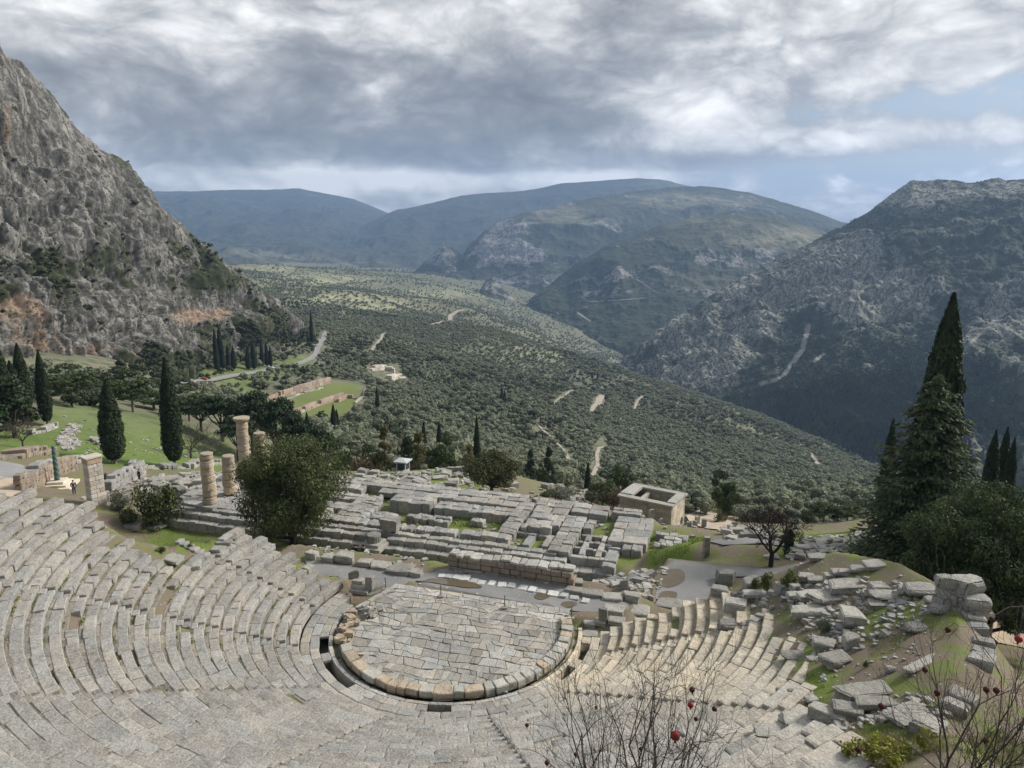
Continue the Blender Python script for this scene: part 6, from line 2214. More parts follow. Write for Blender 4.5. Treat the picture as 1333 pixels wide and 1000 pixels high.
def make_conifer(H, Rr, seed, n_whorl=46, per=9, leaf=0.30, mat='conifer'):
    """a big drooping conifer: whorls of layered fronds"""
    r = np.random.default_rng(seed)
    root = bpy.data.objects.new('conifer', None)
    COL.objects.link(root)
    P, N, U, segs = [], [], [], []
    for k in range(n_whorl):
        t = (k + r.uniform(0, 0.8)) / n_whorl
        z = H * (0.05 + 0.95 * t)
        L0 = Rr * (1 - t) ** 0.72 * r.uniform(0.85, 1.1) + 0.15
        for q in range(per if t < 0.9 else 5):
            a = r.uniform(0, 2 * np.pi)
            L = L0 * r.uniform(0.62, 1.2)
            m = max(4, int(L / 0.42))
            ss = np.linspace(0.12, 1, m)
            dz = L * (0.10 * ss - 0.42 * ss ** 2 + 0.22 * ss ** 4)
            x, y = np.cos(a) * L * ss, np.sin(a) * L * ss
            pts = np.stack([x, y, z + dz], 1)
            segs.append((0, 0, z, *pts[m // 2], 0.05, 0.03))
            segs.append((*pts[m // 2], *pts[-1], 0.03, 0.01))
            d = np.array([np.cos(a), np.sin(a), -0.25])
            side = np.array([-np.sin(a), np.cos(a), 0])
            for s_, pt in zip(ss, pts):
                nl = int(7 + 8 * (1 - abs(s_ - 0.7)))
                w = 0.38 * L * (0.25 + 0.8 * np.sin(np.pi * min(0.97, s_ * 0.85)))
                off = r.normal(0, 0.42, (nl, 1)) * w * side + r.normal(0, 0.12, (nl, 1)) * d + np.array([0, 0, -1]) * np.abs(r.normal(0, 0.10, (nl, 1)))
                P.append(pt + off)
                N.append(np.repeat(np.array([[0.25 * np.cos(a), 0.25 * np.sin(a), 1.0]]), nl, 0))
                U.append(np.repeat((d + np.array([0, 0, 0.1]))[None], nl, 0) + np.sign(off @ side)[:, None] * side * 0.5)
    V, F = leaf_quads(np.concatenate(P), np.concatenate(N), leaf, 0.55, r, np.concatenate(U))
    leaf_obj('crown', V, F, M[mat], root, None, r)
    segs.append((0, 0, -0.8, 0, 0, H * 0.5, 0.34, 0.2))
    segs.append((0, 0, H * 0.5, 0, 0, H * 0.99, 0.2, 0.02))
    trunk_obj('trunk', segs, M['bark'], root, 5)
    return root


def bush_proto(name, H, Rr, seed, mat, n_clump=14, n_leaf=1400, leaf=0.2, flat=0.75):
    return make_clumpy(name, H, Rr, seed, mat, n_clump, n_leaf, leaf, 0.06, flat, 0.02, 'bark', 'round', True, 0.42)


USED = set()


def plant(proto, H0, R0, px, py_b, py_t, wpx, label, cat, group=None, d=None, rz=None, name=None, zoff=0.0, dmin=30):
    """stand a tree with its foot at a photo point (or at distance d along that line) reaching the photo's tree top"""
    if px > 1110: px = px - (px - CPX) * (py_b - py_t) / 4550
    if d is None or d < 0: x, y, z = on_ground(px, py_b, dmin if d is None else -d)
    else:
        q = at_d(px, py_b, d)
        x, y = q[0], q[1]
        z = float(gz(x, y))
    z += zoff
    # the foot may be lower or higher than the picture point when hidden: aim at the top anyway
    Ht = height_for(x, y, z, py_t)
    depth = y * _c - (z - EYE) * _s
    Rw = wpx / 2 * depth / FPX
    sc = (Rw / R0, Rw / R0, Ht / H0)
    rz = rnd.uniform(0, 6.28) if rz is None else rz
    if id(proto) not in USED:
        USED.add(id(proto))
        proto.location = (x, y, z)
        proto.rotation_euler = (0, 0, rz)
        proto.scale = sc
        o = proto
        tag(o, label, cat, group)
    else:
        o = dup(proto, (x, y, z), rz, sc, label, group)
        o['category'] = cat
        if group is None and 'group' in o: del o['group']
    if name: o.name = name
    return o


CYP = [make_cypress(16, 1.6, 31, 13000, 0.24), make_cypress(16, 1.5, 32, 11000, 0.25), make_cypress(16, 1.45, 33, 9000, 0.27)]
GC = 'cypresses around the ruins'
for px, pb, pt, w, lab, d, k in [
        (62, 554, 456, 17, 'tall thin cypress at the top of the lawn, left of the stone band', None, 1), (150, 604, 494, 30, 'broad cypress on the lawn behind the tall pillar', None, 0), (228, 608, 466, 26, 'tallest cypress on the lawn, with a forked pale trunk', None, 0),
        (14, 575, 448, 24, 'dark cypress farthest left at the edge of the wood', 158, 2), (40, 580, 447, 20, 'dark cypress second from the left edge', 170, 1), (26, 570, 470, 22, 'short dark cypress between the two at the left edge', 165, 2), (2, 580, 440, 22, 'dark cypress cut by the left edge of the view', 172, 1),
        (436, 580, 526, 9, 'tall cypress of a pair above the big juniper', 250, 1), (440, 576, 533, 8, 'shorter cypress of a pair above the big juniper', 262, 2), (401, 572, 536, 6, 'small thin cypress left of the pair above the juniper', 262, 2), (415, 571, 546, 6, 'tiny cypress between the thin one and the pair', 268, 1),
        (492, 541, 502, 6, 'lone cypress above the kiosk in front of the sanctuary ruin', 420, 2), (552, 580, 548, 7, 'thin cypress left of three above the kiosk trees', 240, 1), (572, 578, 548, 8, 'thin cypress right of the kiosk conifers', 236, 2), (508, 572, 552, 5, 'tiny cypress just above the golden conifer', 260, 1),
        (608, 590, 565, 8, 'short cypress left of the tall one above the oak', 190, 2), (621, 606, 541, 10, 'tall slim cypress standing above the dark oak', 168, 0), (653, 524, 502, 4, 'left cypress of a small pair on the olive slope', None, 2), (657, 525, 508, 4, 'right cypress of a small pair on the olive slope', None, 1),
        (771, 494, 484, 3, 'left cypress of a distant pair at the track bend', None, 1), (778, 494, 484, 3, 'right cypress of a distant pair at the track bend', None, 2), (1079, 632, 620, 4, 'tiny lone cypress low on the far olive slope', None, 1), (571, 506, 497, 3, 'tiny cypress near the middle of the olive slope', None, 1),
        (338, 523, 504, 7, 'dark cypress at the left end of the excavated lawn', None, 1), (765, 626, 601, 9, 'dark cypress left of the pale track end', 165, 1), (405, 421, 404, 5, 'dark cypress on the skyline foot of the cliff', 740, 2),
        (1163, 660, 546, 20, 'cypress left of the big cedar, apart from the others', 88, 1), (1297, 655, 560, 19, 'left of three cypresses right of the big cedar', 92, 2), (1312, 660, 556, 17, 'middle of three cypresses right of the big cedar', 95, 1), (1321, 665, 570, 16, 'right of three cypresses right of the big cedar', 90, 2),
        (1243, 760, 383, 58, 'very tall pointed cypress rising behind the big cedar', 78, 0)]:
    plant(CYP[k], 16, [1.6, 1.5, 1.45][k], px, pb, pt, w, lab, 'cypress', GC, d)
for i, (px, pb, pt, w) in enumerate([(270, 455, 422, 5), (283, 484, 428, 7), (291, 483, 444, 7), (298, 482, 448, 6), (305, 482, 450, 7), (324, 482, 450, 8), (331, 482, 447, 9), (342, 478, 444, 6), (348, 478, 446, 6), (353, 479, 450, 5), (288, 470, 424, 8), (312, 440, 420, 6)]):
    plant(CYP[i % 3], 16, [1.6, 1.5, 1.45][i % 3], px, pb, pt, w, 'dark cypress in the clump above the road at the foot of the cliff', 'cypress', 'cypresses above the road', None)

# the wood beyond the lawn and pines behind the columns
PINE = [make_clumpy('pine_tree', 10, 4.2, 41, 'darkpine', 30, 4200, 0.36, 0.32, 0.5, 0.028, 'bark', 'umbrella', True, 0.30), make_clumpy('pine_tree', 10, 4.2, 42, 'pine', 26, 3600, 0.40, 0.3, 0.5, 0.025, 'palebark', 'round', True, 0.28), make_clumpy('pine_tree', 10, 3.6, 43, 'darkpine', 26, 3600, 0.40, 0.18, 0.5, 0.025, 'bark', 'cone', True, 0.30)]
PR = [4.2, 4.2, 3.6]
GP = 'pines beyond the lawn and the columns'
for px, pb, pt, w, lab, d, k in [
        (100, 560, 476, 70, 'loose green pine between the left cypresses at the wood edge', 190, 1), (178, 575, 484, 60, 'loose green pine left of the tallest cypress', 190, 1), (130, 560, 500, 60, 'pine in the wood behind the broad cypress', 215, 1), (205, 575, 510, 60, 'pine in the wood left of the tallest cypress', 205, 1), (60, 560, 500, 60, 'pine in the wood behind the thin cypress', 200, 2),
        (20, 575, 490, 70, 'dark pine among the cypresses at the left edge', 150, 2), (160, 560, 515, 60, 'low pine at the back of the lawn', 230, 0), (250, 580, 505, 50, 'dark pine right of the tallest cypress', 195, 1), (100, 530, 490, 50, 'distant pine under the cliff', 280, 1),
        (265, 590, 522, 56, 'dark spreading pine right of the tallest cypress', 185, 0), (292, 596, 515, 60, 'dark spreading pine left of the tallest column', 180, 0), (330, 600, 512, 60, 'broad dark pine behind the tallest column', 175, 0), (362, 600, 520, 60, 'broad dark pine right of the tallest column', 170, 0), (392, 604, 540, 56, 'dark pine above the left of the big juniper', 165, 0), (420, 606, 556, 50, 'dark pine above the right of the big juniper', 160, 0), (310, 590, 545, 50, 'low dark pine under the broad ones', 165, 0), (446, 612, 574, 40, 'round green pine right of the big juniper', 150, 1),
        (230, 560, 520, 50, 'pine beyond the tallest cypress', 230, 1), (0, 560, 500, 60, 'dark pine at the far left edge behind the cypresses', 200, 2), (345, 560, 528, 40, 'small pine between the column and the terrace wall', 240, 0), (382, 570, 535, 40, 'small pine above the broad dark pines', 225, 2)]:
    plant(PINE[k], 10, PR[k], px, pb, pt, w, lab, 'pine', GP, d)
GOLD = make_clumpy('golden_conifer', 9, 2.9, 44, 'autumn', 26, 3000, 0.32, 0.14, 0.5, 0.025, 'bark', 'cone', True, 0.3)
for px, pb, pt, w, lab, d in [(502, 618, 556, 34, 'brownish golden conifer left of the kiosk', 128), (546, 618, 564, 34, 'brownish golden conifer right of the kiosk', 126), (611, 610, 580, 26, 'small yellowish conifer left of the dark oak', 118)]:
    plant(GOLD, 9, 2.9, px, pb, pt, w, lab, 'conifer', 'golden conifers near the kiosk', d)
for px, pb, pt, w, lab, d, k in [(575, 610, 566, 44, 'green pine right of the golden conifers', 135, 1), (530, 600, 570, 34, 'dark conifer behind the kiosk', 150, 2), (486, 612, 580, 36, 'green pine left of the golden conifer', 140, 1), (690, 624, 586, 14, 'narrow dark conifer right of the oak', 170, 2), (714, 632, 582, 16, 'narrow dark conifer left of the pale track', 165, 2), (705, 630, 602, 16, 'small green pine between the two narrow conifers', 160, 1), (665, 628, 600, 22, 'dark pine peeping behind the oak', 150, 2),
                                 (942, 664, 615, 42, 'green pine right of the treasury', 118, 1), (808, 640, 606, 34, 'green pine behind the treasury corner', 135, 1), (1070, 700, 652, 40, 'green pine at the edge of the lower right terrace', 100, 1), (1100, 705, 656, 40, 'second green pine left of the big cedar', 98, 1), (1088, 700, 662, 16, 'narrow dark conifer left of the big cedar', 100, 2)]:
    plant(PINE[k], 10, PR[k], px, pb, pt, w, lab, 'pine', 'pines around the terrace edge', d)

# the big juniper by the left seats
JUN = make_clumpy('juniper_tree', 6.5, 4.4, 51, 'juniper', 130, 62000, 0.14, 0.07, 0.75, 0.042, 'darkbark', 'round', True, 0.22, 0.6)
plant(JUN, 6.5, 4.4, 382, 709, 575, 142, 'big round olive-green tree with a dark trunk at the end of the left seats', 'tree', None, None)
OAK = make_clumpy('oak_tree', 6, 4.2, 52, 'oak', 70, 14000, 0.19, 0.2, 0.65, 0.04, 'bark', 'round', True, 0.26)
plant(OAK, 6, 4.2, 640, 644, 588, 84, 'dark brownish-green oak standing beyond the temple', 'tree', None, 96)
BUSH = [bush_proto('shrub', 2.2, 1.7, 61, 'juniper', 16, 2600, 0.14), bush_proto('shrub', 2.0, 1.7, 62, 'silver', 14, 2000, 0.14), bush_proto('shrub', 1.8, 1.5, 63, 'bush', 14, 2200, 0.13), bush_proto('shrub', 2.2, 1.7, 64, 'brownbush', 14, 2000, 0.14), bush_proto('shrub', 2.2, 1.7, 65, 'maquis', 14, 2000, 0.15)]
BR = [1.7, 1.7, 1.5, 1.7, 1.7]
BH = [2.2, 2.0, 1.8, 2.2, 2.2]
for px, pb, pt, w, lab, d, k in [
        (206, 688, 630, 66, 'round olive-green bush behind the left seats', -60, 0), (156, 666, 638, 32, 'small silvery bush right of the tall pillar', -62, 1), (170, 684, 662, 36, 'low dark bush left of the round bush', -60, 4), (735, 660, 632, 46, 'pale silvery bush beyond the temple', 96, 1), (712, 655, 638, 22, 'green bush left of the silvery bush', 100, 2), (784, 660, 625, 40, 'dense green bush left of the treasury', 112, 0), (800, 665, 638, 34, 'brownish bush touching the treasury', 108, 3), (770, 662, 640, 28, 'dark bush right of the silvery bush', 108, 4),
        (935, 680, 655, 34, 'small round tree-like bush right of the treasury', None, 2), (1000, 770, 745, 26, 'yellow-green shrub left of two at the head of the right hill', None, 2), (1026, 766, 742, 30, 'yellow-green shrub right of two at the head of the right hill', None, 2), (985, 768, 752, 18, 'small yellow-green shrub by the curved block', None, 2),
        (1168, 770, 730, 36, 'dark green bush at the foot of the big cedar', 58, 4), (1072, 826, 800, 22, 'small grey-green tuft bush at the torn end of the right seats', None, 1), (1010, 682, 668, 40, 'brown thicket behind the bare tree', 100, 3), (1050, 690, 664, 26, 'dark thicket right of the bare tree', 104, 4), (975, 690, 670, 40, 'brownish thicket left of the bare tree', 102, 3), (1096, 704, 682, 30, 'purplish-brown thicket left of the cedar', 95, 3),
        (136, 626, 616, 16, 'small clipped green bush right of the tall pillar top', None, 4), (446, 610, 588, 26, 'rounded green bush right of the juniper', 140, 2), (470, 616, 596, 40, 'olive-brown bush right of the juniper', 130, 3), (195, 506, 494, 9, 'bright yellow autumn bush at the edge of the wood', 300, 2), (210, 720, 712, 14, 'green weed clump in the grass patch', None, 2), (248, 714, 708, 10, 'dark weed clump in the grass patch', None, 4),
        (1128, 870, 860, 10, 'small weed by the tilted block on the right hill', None, 2), (1210, 800, 770, 40, 'green bush beside the stacked corner stones', 50, 4), (600, 660, 640, 20, 'low bush at the foot of the oak', 98, 4)]:
    plant(BUSH[k], BH[k], BR[k], px, pb, pt, w, lab, 'bush', 'bushes and shrubs among the ruins', d)

# the great cedar-like conifer and the pine at the right
CED = make_conifer(15, 5.6, 71)
plant(CED, 15, 5.6, 1224, 752, 486, 196, 'great drooping cedar-like conifer at the right of the ruins', 'conifer', None, 62, rz=0.3)
BIGP = make_clumpy('pine_tree', 8, 5.2, 72, 'pine', 130, 66000, 0.17, 0.10, 0.6, 0.03, 'darkbark', 'round', True, 0.20, 0.5)
plant(BIGP, 8, 5.2, 1298, 792, 642, 205, 'big rounded dark pine at the right edge, nearest of the large trees', 'pine', None, 50, rz=1.0)
BIGP2 = dup(BIGP, (36, 52, float(gz(36, 52)) - 1), 2.0, (1.0, 1.0, 0.95), 'dark pine behind the nearest one, cut by the right edge', None)
BIGP2['category'] = 'pine'


# bare trees
def bare_tree(name, px, pb, H, Rr, seed, depth, label, d=None, r0=0.16, mat='darkbark', minr=0.006, n=3, spread=0.55, ratio=0.72, dmin=30, L=None, cat='tree'):
    rs = random.Random(seed)
    x, y, z = on_ground(px, pb, dmin) if d is None else (lambda q: (q[0], q[1], float(gz(q[0], q[1]))))(at_d(px, pb, d))
    root = thing(name, (x, y, z), label, cat)
    segs, tips = [], []
    segs.append((0, 0, -0.4, 0.05, 0, H * 0.2, r0 * 1.2, r0))
    for k in range(5):
        a = k * 1.256 + rs.uniform(-0.4, 0.4)
        dd = np.array([math.cos(a) * 0.75, math.sin(a) * 0.75, 0.8])
        branchy(rs, (0.05, 0, H * 0.19), dd / np.linalg.norm(dd), L or H * 0.32, r0 * 0.55, depth, segs, tips, spread, 0.3, n, 0.16, ratio, minr)
    S = np.array(segs)
    k = 1.0
    ext = np.abs(S[:, 3:5]).max()
    S[:, [0, 1, 3, 4]] *= Rr / ext
    top = S[:, 5].max()
    S[:, [2, 5]] *= H / top
    trunk_obj('branches', S, M[mat], root, 4)
    return root, S


bare_tree('bare_tree', 1003, 738, 6.0, 3.6, 4, 4, 'dark leafless tree standing on the gravel plaza', None, 0.2, 'darkbark', 0.011, 3, 0.6)
IVY = make_clumpy('ivy_clad_trunk', 2.4, 0.6, 90, 'cypress', 12, 1600, 0.16, 0.05, 1.2, 0.03, 'bark', 'round', False, 0.5)
plant(IVY, 2.4, 0.6, 1025, 722, 690, 15, 'dark ivy-clad stump right of the bare tree', 'stump', None, 66)
bare_tree('bare_tree', 248, 590, 7.0, 5.0, 6, 3, 'small leafless tree right of the tallest cypress', 148, 0.18, 'twig', 0.022, 3, 0.6)
bare_tree('bare_tree', 30, 584, 5.0, 3.5, 7, 3, 'grey leafless tree on the lawn at the far left', 138, 0.15, 'twig', 0.022, 3, 0.6)
bare_tree('bare_tree', 272, 594, 6.0, 6.0, 8, 3, 'purplish leafless tree behind the lower lawn', 150, 0.15, 'twig', 0.022, 3, 0.6)


# ------------------------------------------------------------------ pomegranate shrubs close to the camera
def pomegranate(px, py, d, label, seed, fruits, height, stems, spread_x, half):
    rs = random.Random(seed)
    q = at_d(px, py, d)
    x, y = q[0], q[1]
    z = float(gz(x, y))
    root = thing('pomegranate_shrub', (x, y, z), label, 'shrub', 'leafless pomegranate shrubs on the near bank')
    segs, tips = [], []
    for k in range(stems):
        a = rs.uniform(0, 6.28)
        dd = np.array([math.cos(a) * spread_x, math.sin(a) * spread_x * 0.6, 1.0])
        dd /= np.linalg.norm(dd)
        branchy(rs, (rs.gauss(0, 0.05), rs.gauss(0, 0.05), -0.1), dd, 1.0, 0.022 * rs.uniform(0.6, 1.1), 4, segs, tips, 0.58, 0.12, 2, 0.15, 0.70, 0.0014, 4, 0.5)
    segs = np.array(segs)
    Hh = height_for(x, y, z, height)
    f = Hh / np.percentile(segs[:, 5], 99.6)
    g = half / np.percentile(np.abs(segs[:, 3]), 95)
    segs[:, [2, 5]] *= f
    segs[:, [0, 1, 3, 4]] *= g
    S = np.array(segs)
    keep = []
    for fx, fy, rad, dry in fruits:
        p = np.array(at_d(fx, fy, d * rs.uniform(0.92, 1.06))) - np.array([x, y, z])
        j = int(np.argmin(np.linalg.norm(S[:, 3:6] - (p + np.array([0, 0, 0.12])), axis=1)))
        e = S[j, 3:6]
        top = p + np.array([0, 0, rad * 1.0])
        m = (e + top) / 2 + np.array([0, 0, 0.04])
        keep.append((*e, *m, 0.0028, 0.0025))
        keep.append((*m, *top, 0.0025, 0.002))
        V, F = lathe([(0.02, 1.0), (0.45, 0.90), (0.80, 0.62), (0.99, 0.15), (0.97, -0.25), (0.75, -0.65), (0.40, -0.92), (0.24, -1.0), (0.22, -1.15), (0.34, -1.38), (0.30, -1.36), (0.12, -1.1)][::-1], 14)
        V = V * rad
        V[:, :2] *= (1 + 0.05 * np.sin(np.arctan2(V[:, 1], V[:, 0]) * 5))[:, None]
        Rm = np.array(Matrix.Rotation(rs.uniform(-0.5, 0.5), 3, 'X'))
        mb = MB()
        mb.add(V @ Rm.T + p, F)
        mb.build('dried_fruit' if dry else 'fruit', M['dryfruit' if dry else 'fruit'], root, smooth=True)
    S = np.concatenate([S, np.array(keep)])
    trunk_obj('branches', S, M['twig'], root, 4)


pomegranate(858, 1010, 6.4, 'leafless pomegranate shrub with a few red fruits at the bottom centre', 5, [(879, 958, 0.046, 0), (899, 918, 0.028, 0), (901, 898, 0.028, 1), (906, 936, 0.020, 1), (930, 923, 0.024, 1), (834, 975, 0.018, 1), (776, 921, 0.016, 1), (686, 944, 0.018, 1), (749, 982, 0.018, 1), (712, 993, 0.024, 1)], 836, 12, 0.75, 1.05)
pomegranate(1262, 965, 7.6, 'leafless pomegranate shrub with dark fruits at the lower right', 8, [(1291, 806, 0.022, 1), (1234, 820, 0.028, 1), (1326, 832, 0.032, 0), (1204, 872, 0.026, 1), (1284, 898, 0.028, 1), (1297, 899, 0.030, 1), (1147, 919, 0.028, 1), (1220, 902, 0.03, 1), (1283, 964, 0.028, 1), (1117, 976, 0.03, 1)], 785, 12, 0.75, 1.0)


# ------------------------------------------------------------------ scattered woods (one object each) and single trees
def scatter(name, label, cat, P, scale, idx, protos):
    col = bpy.data.collections.new(name + '_kinds')
    for k, p in enumerate(protos):
        p.name = 'kind_%02d_%s' % (k, name)
        col.objects.link(p)
    me = bpy.data.meshes.new(name)
    me.vertices.add(len(P))
    me.vertices.foreach_set('co', np.asarray(P, np.float32).ravel())
    for nm, typ, a in (('size', 'FLOAT', np.asarray(scale, np.float32)), ('turn', 'FLOAT', rng.uniform(0, 6.28, len(P)).astype(np.float32)), ('which', 'INT', np.asarray(idx, np.int32))):
        at_ = me.attributes.new(nm, typ, 'POINT')
        at_.data.foreach_set('value', a)
    o = link(name, me)
    ng = bpy.data.node_groups.new(name, 'GeometryNodeTree')
    ng.interface.new_socket('Geometry', in_out='INPUT', socket_type='NodeSocketGeometry')
    ng.interface.new_socket('Geometry', in_out='OUTPUT', socket_type='NodeSocketGeometry')
    N = ng.nodes
    gi, go = N.new('NodeGroupInput'), N.new('NodeGroupOutput')
    ip = N.new('GeometryNodeInstanceOnPoints')
    ci = N.new('GeometryNodeCollectionInfo')
    ci.inputs['Collection'].default_value = col
    ci.inputs['Separate Children'].default_value = True
    ci.inputs['Reset Children'].default_value = True
    def na(nm, t):
        n = N.new('GeometryNodeInputNamedAttribute')
        n.data_type = t
        n.inputs['Name'].default_value = nm
        return n.outputs[0]
    cx = N.new('ShaderNodeCombineXYZ')
    L = ng.links.new
    L(gi.outputs[0], ip.inputs['Points'])
    L(ci.outputs[0], ip.inputs['Instance'])
    ip.inputs['Pick Instance'].default_value = True
    L(na('which', 'INT'), ip.inputs['Instance Index'])
    L(na('turn', 'FLOAT'), cx.inputs[2])
    L(cx.outputs[0], ip.inputs['Rotation'])
    L(na('size', 'FLOAT'), ip.inputs['Scale'])
    L(ip.outputs[0], go.inputs[0])
    md = o.modifiers.new('scatter', 'NODES')
    md.node_group = ng
    return tag(o, label, cat, kind='stuff')


def small_tree(name, mat, H, Rr, n, leaf, seed, nc=7, bark='bark', core=True, flat=0.8, cone=False):
    """one mesh: crown of leaf quads round a dark core, with a short stem"""
    r = np.random.default_rng(seed)
    P, N = [], []
    EV, EF, off = [], [], 0
    for k in range(nc):
        a = r.uniform(0, 6.28)
        q = r.uniform(0.0, 0.62)
        if cone:
            t = k / max(1, nc - 1)
            c = np.array([math.cos(a) * 0.12 * Rr, math.sin(a) * 0.12 * Rr, H * (0.14 + 0.76 * t)])
            cr = Rr * (1.0 - 0.85 * t)
        else:
            c = np.array([math.cos(a) * q * Rr, math.sin(a) * q * Rr, H * r.uniform(0.42, 0.70)])
            cr = Rr * r.uniform(0.42, 0.6)
        p, v = shell(r, n // nc, c, cr, flat, 0.6)
        P.append(p)
        N.append(v + np.array([0, 0, 0.3]))
        if core:
            V, F = quad_sphere(cr * 0.78, cr * 0.78, cr * 0.78 * flat, c, 8, 5, 0.2, seed + k)
            EV.append(V)
            EF.append(F + off)
            off += len(V)
    V, F = leaf_quads(np.concatenate(P), np.concatenate(N), leaf, 0.9, r)
    t = np.repeat(r.uniform(0, 1, len(V) // 4), 4)
    if core:
        F = np.concatenate([F, np.concatenate(EF) + len(V)])
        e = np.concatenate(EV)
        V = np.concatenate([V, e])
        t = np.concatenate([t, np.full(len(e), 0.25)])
    V2, F2 = tube_mesh([(0, 0, -0.6, 0, 0, H * 0.45, 0.05 * H, 0.03 * H)], 5)
    nf = len(F)
    F = np.concatenate([F, F2 + len(V)])
    V = np.concatenate([V, V2])
    t = np.concatenate([t, np.zeros(len(V2))])
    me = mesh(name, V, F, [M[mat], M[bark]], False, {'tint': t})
    mi = np.zeros(len(me.polygons), np.int32)
    mi[nf:] = 1
    me.polygons.foreach_set('material_index', mi)
    return me


OL_N = [small_tree('olive_tree', 'olive', 4.6, 2.7, 420, 0.50, 100 + k, 9) for k in range(4)]
OL_M = [small_tree('olive_tree', 'olive', 4.6, 2.8, 120, 0.85, 110 + k, 6) for k in range(3)]
OL_F = [small_tree('olive_tree', 'olive', 4.4, 3.0, 36, 1.5, 120 + k, 4) for k in range(2)]
MQ_N = [small_tree('maquis_bush', 'maquis', 2.6, 2.0, 260, 0.42, 130 + k, 6) for k in range(3)]
MQ_F = [small_tree('maquis_bush', 'maquis', 3.0, 2.1, 60, 0.9, 140 + k, 4) for k in range(2)]
FP = [small_tree('far_pine', 'forest', 9, 2.2, 90, 1.2, 150 + k, 5, cone=True, flat=1.0) for k in range(2)]
OLF2 = [small_tree('olive_tree', 'maquis', 5.0, 2.8, 120, 0.85, 160 + k, 6) for k in range(2)]


def olive_grove():
    r = np.random.default_rng(5)
    pts = []
    for d0, d1, sp in ((150, 900, 4.9), (900, 1700, 5.4), (1700, 2600, 8.5), (2600, 3400, 15.0), (3400, 5200, 26.0)):
        n = int((d1 - d0) / sp)
        for i in range(n):
            d = d0 + (i + 0.5) * sp
            m = int(R(76) * d / sp)
            a = -R(38) + (np.arange(m) + 0.5) * R(76) / m
            dd = d + r.uniform(-0.42, 0.42, m) * sp
            aa = a + r.uniform(-0.42, 0.42, m) * sp / d
            pts.append(np.stack([dd * np.sin(aa), dd * np.cos(aa)], 1))
    P = np.concatenate(pts)
    z = gz(P[:, 0], P[:, 1])
    px, py = proj(P[:, 0], P[:, 1], z)
    d = np.hypot(P[:, 0], P[:, 1])
    keep = (px > -60) & (px < 1400) & (z < -14)
    # the cliff foot, excavations, gorge
    keep &= ~((px < 250) & (d > 330)) & ~((px < 470) & (py < 470 - (px - 250) * 0.06) & (d < 760) & (d > 430)) & ~((px < 300) & (d < 260))
    for poly in ([(326, 526), (430, 493), (478, 497), (476, 530), (402, 556), (336, 552)], [(478, 478), (520, 474), (534, 500), (500, 502), (478, 490)]):
        keep &= ~in_poly(P[:, 0], P[:, 1], poly_px(poly, 250))
    sh = in_poly(P[:, 0], P[:, 1], poly_px([(245, 476), (400, 462), (424, 470), (430, 496), (330, 524), (255, 520)], 250))
    keep &= ~(sh & (r.uniform(0, 1, len(P)) < 0.62))
    for Q, w in ROADS:
        for q in Q[::1]:
            m = (np.abs(P[:, 0] - q[0]) < w * 0.5 + 2.2) & (np.abs(P[:, 1] - q[1]) < w * 0.5 + 2.2)
            keep &= ~m
    nz = fbm(P[:, 0] / 60, P[:, 1] / 60, oct=4, seed=21) + 0.5 * fbm(P[:, 0] / 260, P[:, 1] / 260, oct=3, seed=27)
    thr = np.where(d < 1500, 0.42, np.where(d < 2500, 0.12, 0.0))
    dr = np.zeros(len(P))
    for bx, by, sx, sy, w_ in SUNLIT_FIELDS: dr = np.maximum(dr, w_ * np.exp(-(((px - bx) / sx) ** 2 + ((py - by) / sy) ** 2)))
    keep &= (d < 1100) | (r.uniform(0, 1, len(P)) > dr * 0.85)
    keep &= (nz < thr) | (r.uniform(0, 1, len(P)) < 0.35)
    dens = np.interp(d, [0, 1500, 2500, 3400, 5200], [1, 0.95, 0.75, 0.6, 0.5])
    keep &= r.uniform(0, 1, len(P)) < dens
    keep &= (d > 200) | ((px > 440) & (py < 640) & (d > 165))
    keep &= ~((d < 260) & (px > 560) & (px < 760) & (d < 175))
    P, z, d, px, py, nz = P[keep], z[keep], d[keep], px[keep], py[keep], nz[keep]
    s = 0.88 * np.clip(r.lognormal(0, 0.28, len(P)), 0.4, 1.8) * (1 + 0.22 * nz) * np.interp(d, [200, 1700, 3400, 5200], [1.0, 1.0, 1.4, 2.6])
    vis = np.where((px > 0) & (px < 1333))[0]
    near = vis[np.argsort(d[vis])[:250]]
    isn = np.zeros(len(P), bool)
    isn[near] = True
    for k, i in enumerate(near):
        o = link('olive_tree', OL_N[k % 4], None, (P[i, 0], P[i, 1], z[i] - 0.2), (0, 0, r.uniform(0, 6.28)), tuple(s[i] * np.array([r.uniform(0.85, 1.2), r.uniform(0.85, 1.2), r.uniform(0.85, 1.2)])))
        tag(o, 'grey-green olive tree on the slope just below the terrace of ruins', 'olive tree', 'nearest olive trees below the ruins')
    rest = ~isn
    mq = fbm(P[:, 0] / 120, P[:, 1] / 120, oct=3, seed=61) > 0.22
    idx = np.where(d < 420, r.integers(0, 3, len(P)), np.where(d < 1300, 3 + r.integers(0, 3, len(P)), 6 + r.integers(0, 2, len(P))))
    idx = np.where(mq & (d < 1400) & (r.uniform(0, 1, len(P)) < 0.5), 8 + r.integers(0, 2, len(P)), idx)
    protos = [bpy.data.objects.new('k', m) for m in OL_N[:3] + OL_M + OL_F + OLF2]
    pts3 = np.stack([P[:, 0], P[:, 1], z - 0.2], 1)
    scatter('olive_grove', 'grey-green olive groves covering the valley slope', 'olive grove', pts3[rest], s[rest], idx[rest], protos)
    print('olives', len(P))


olive_grove()


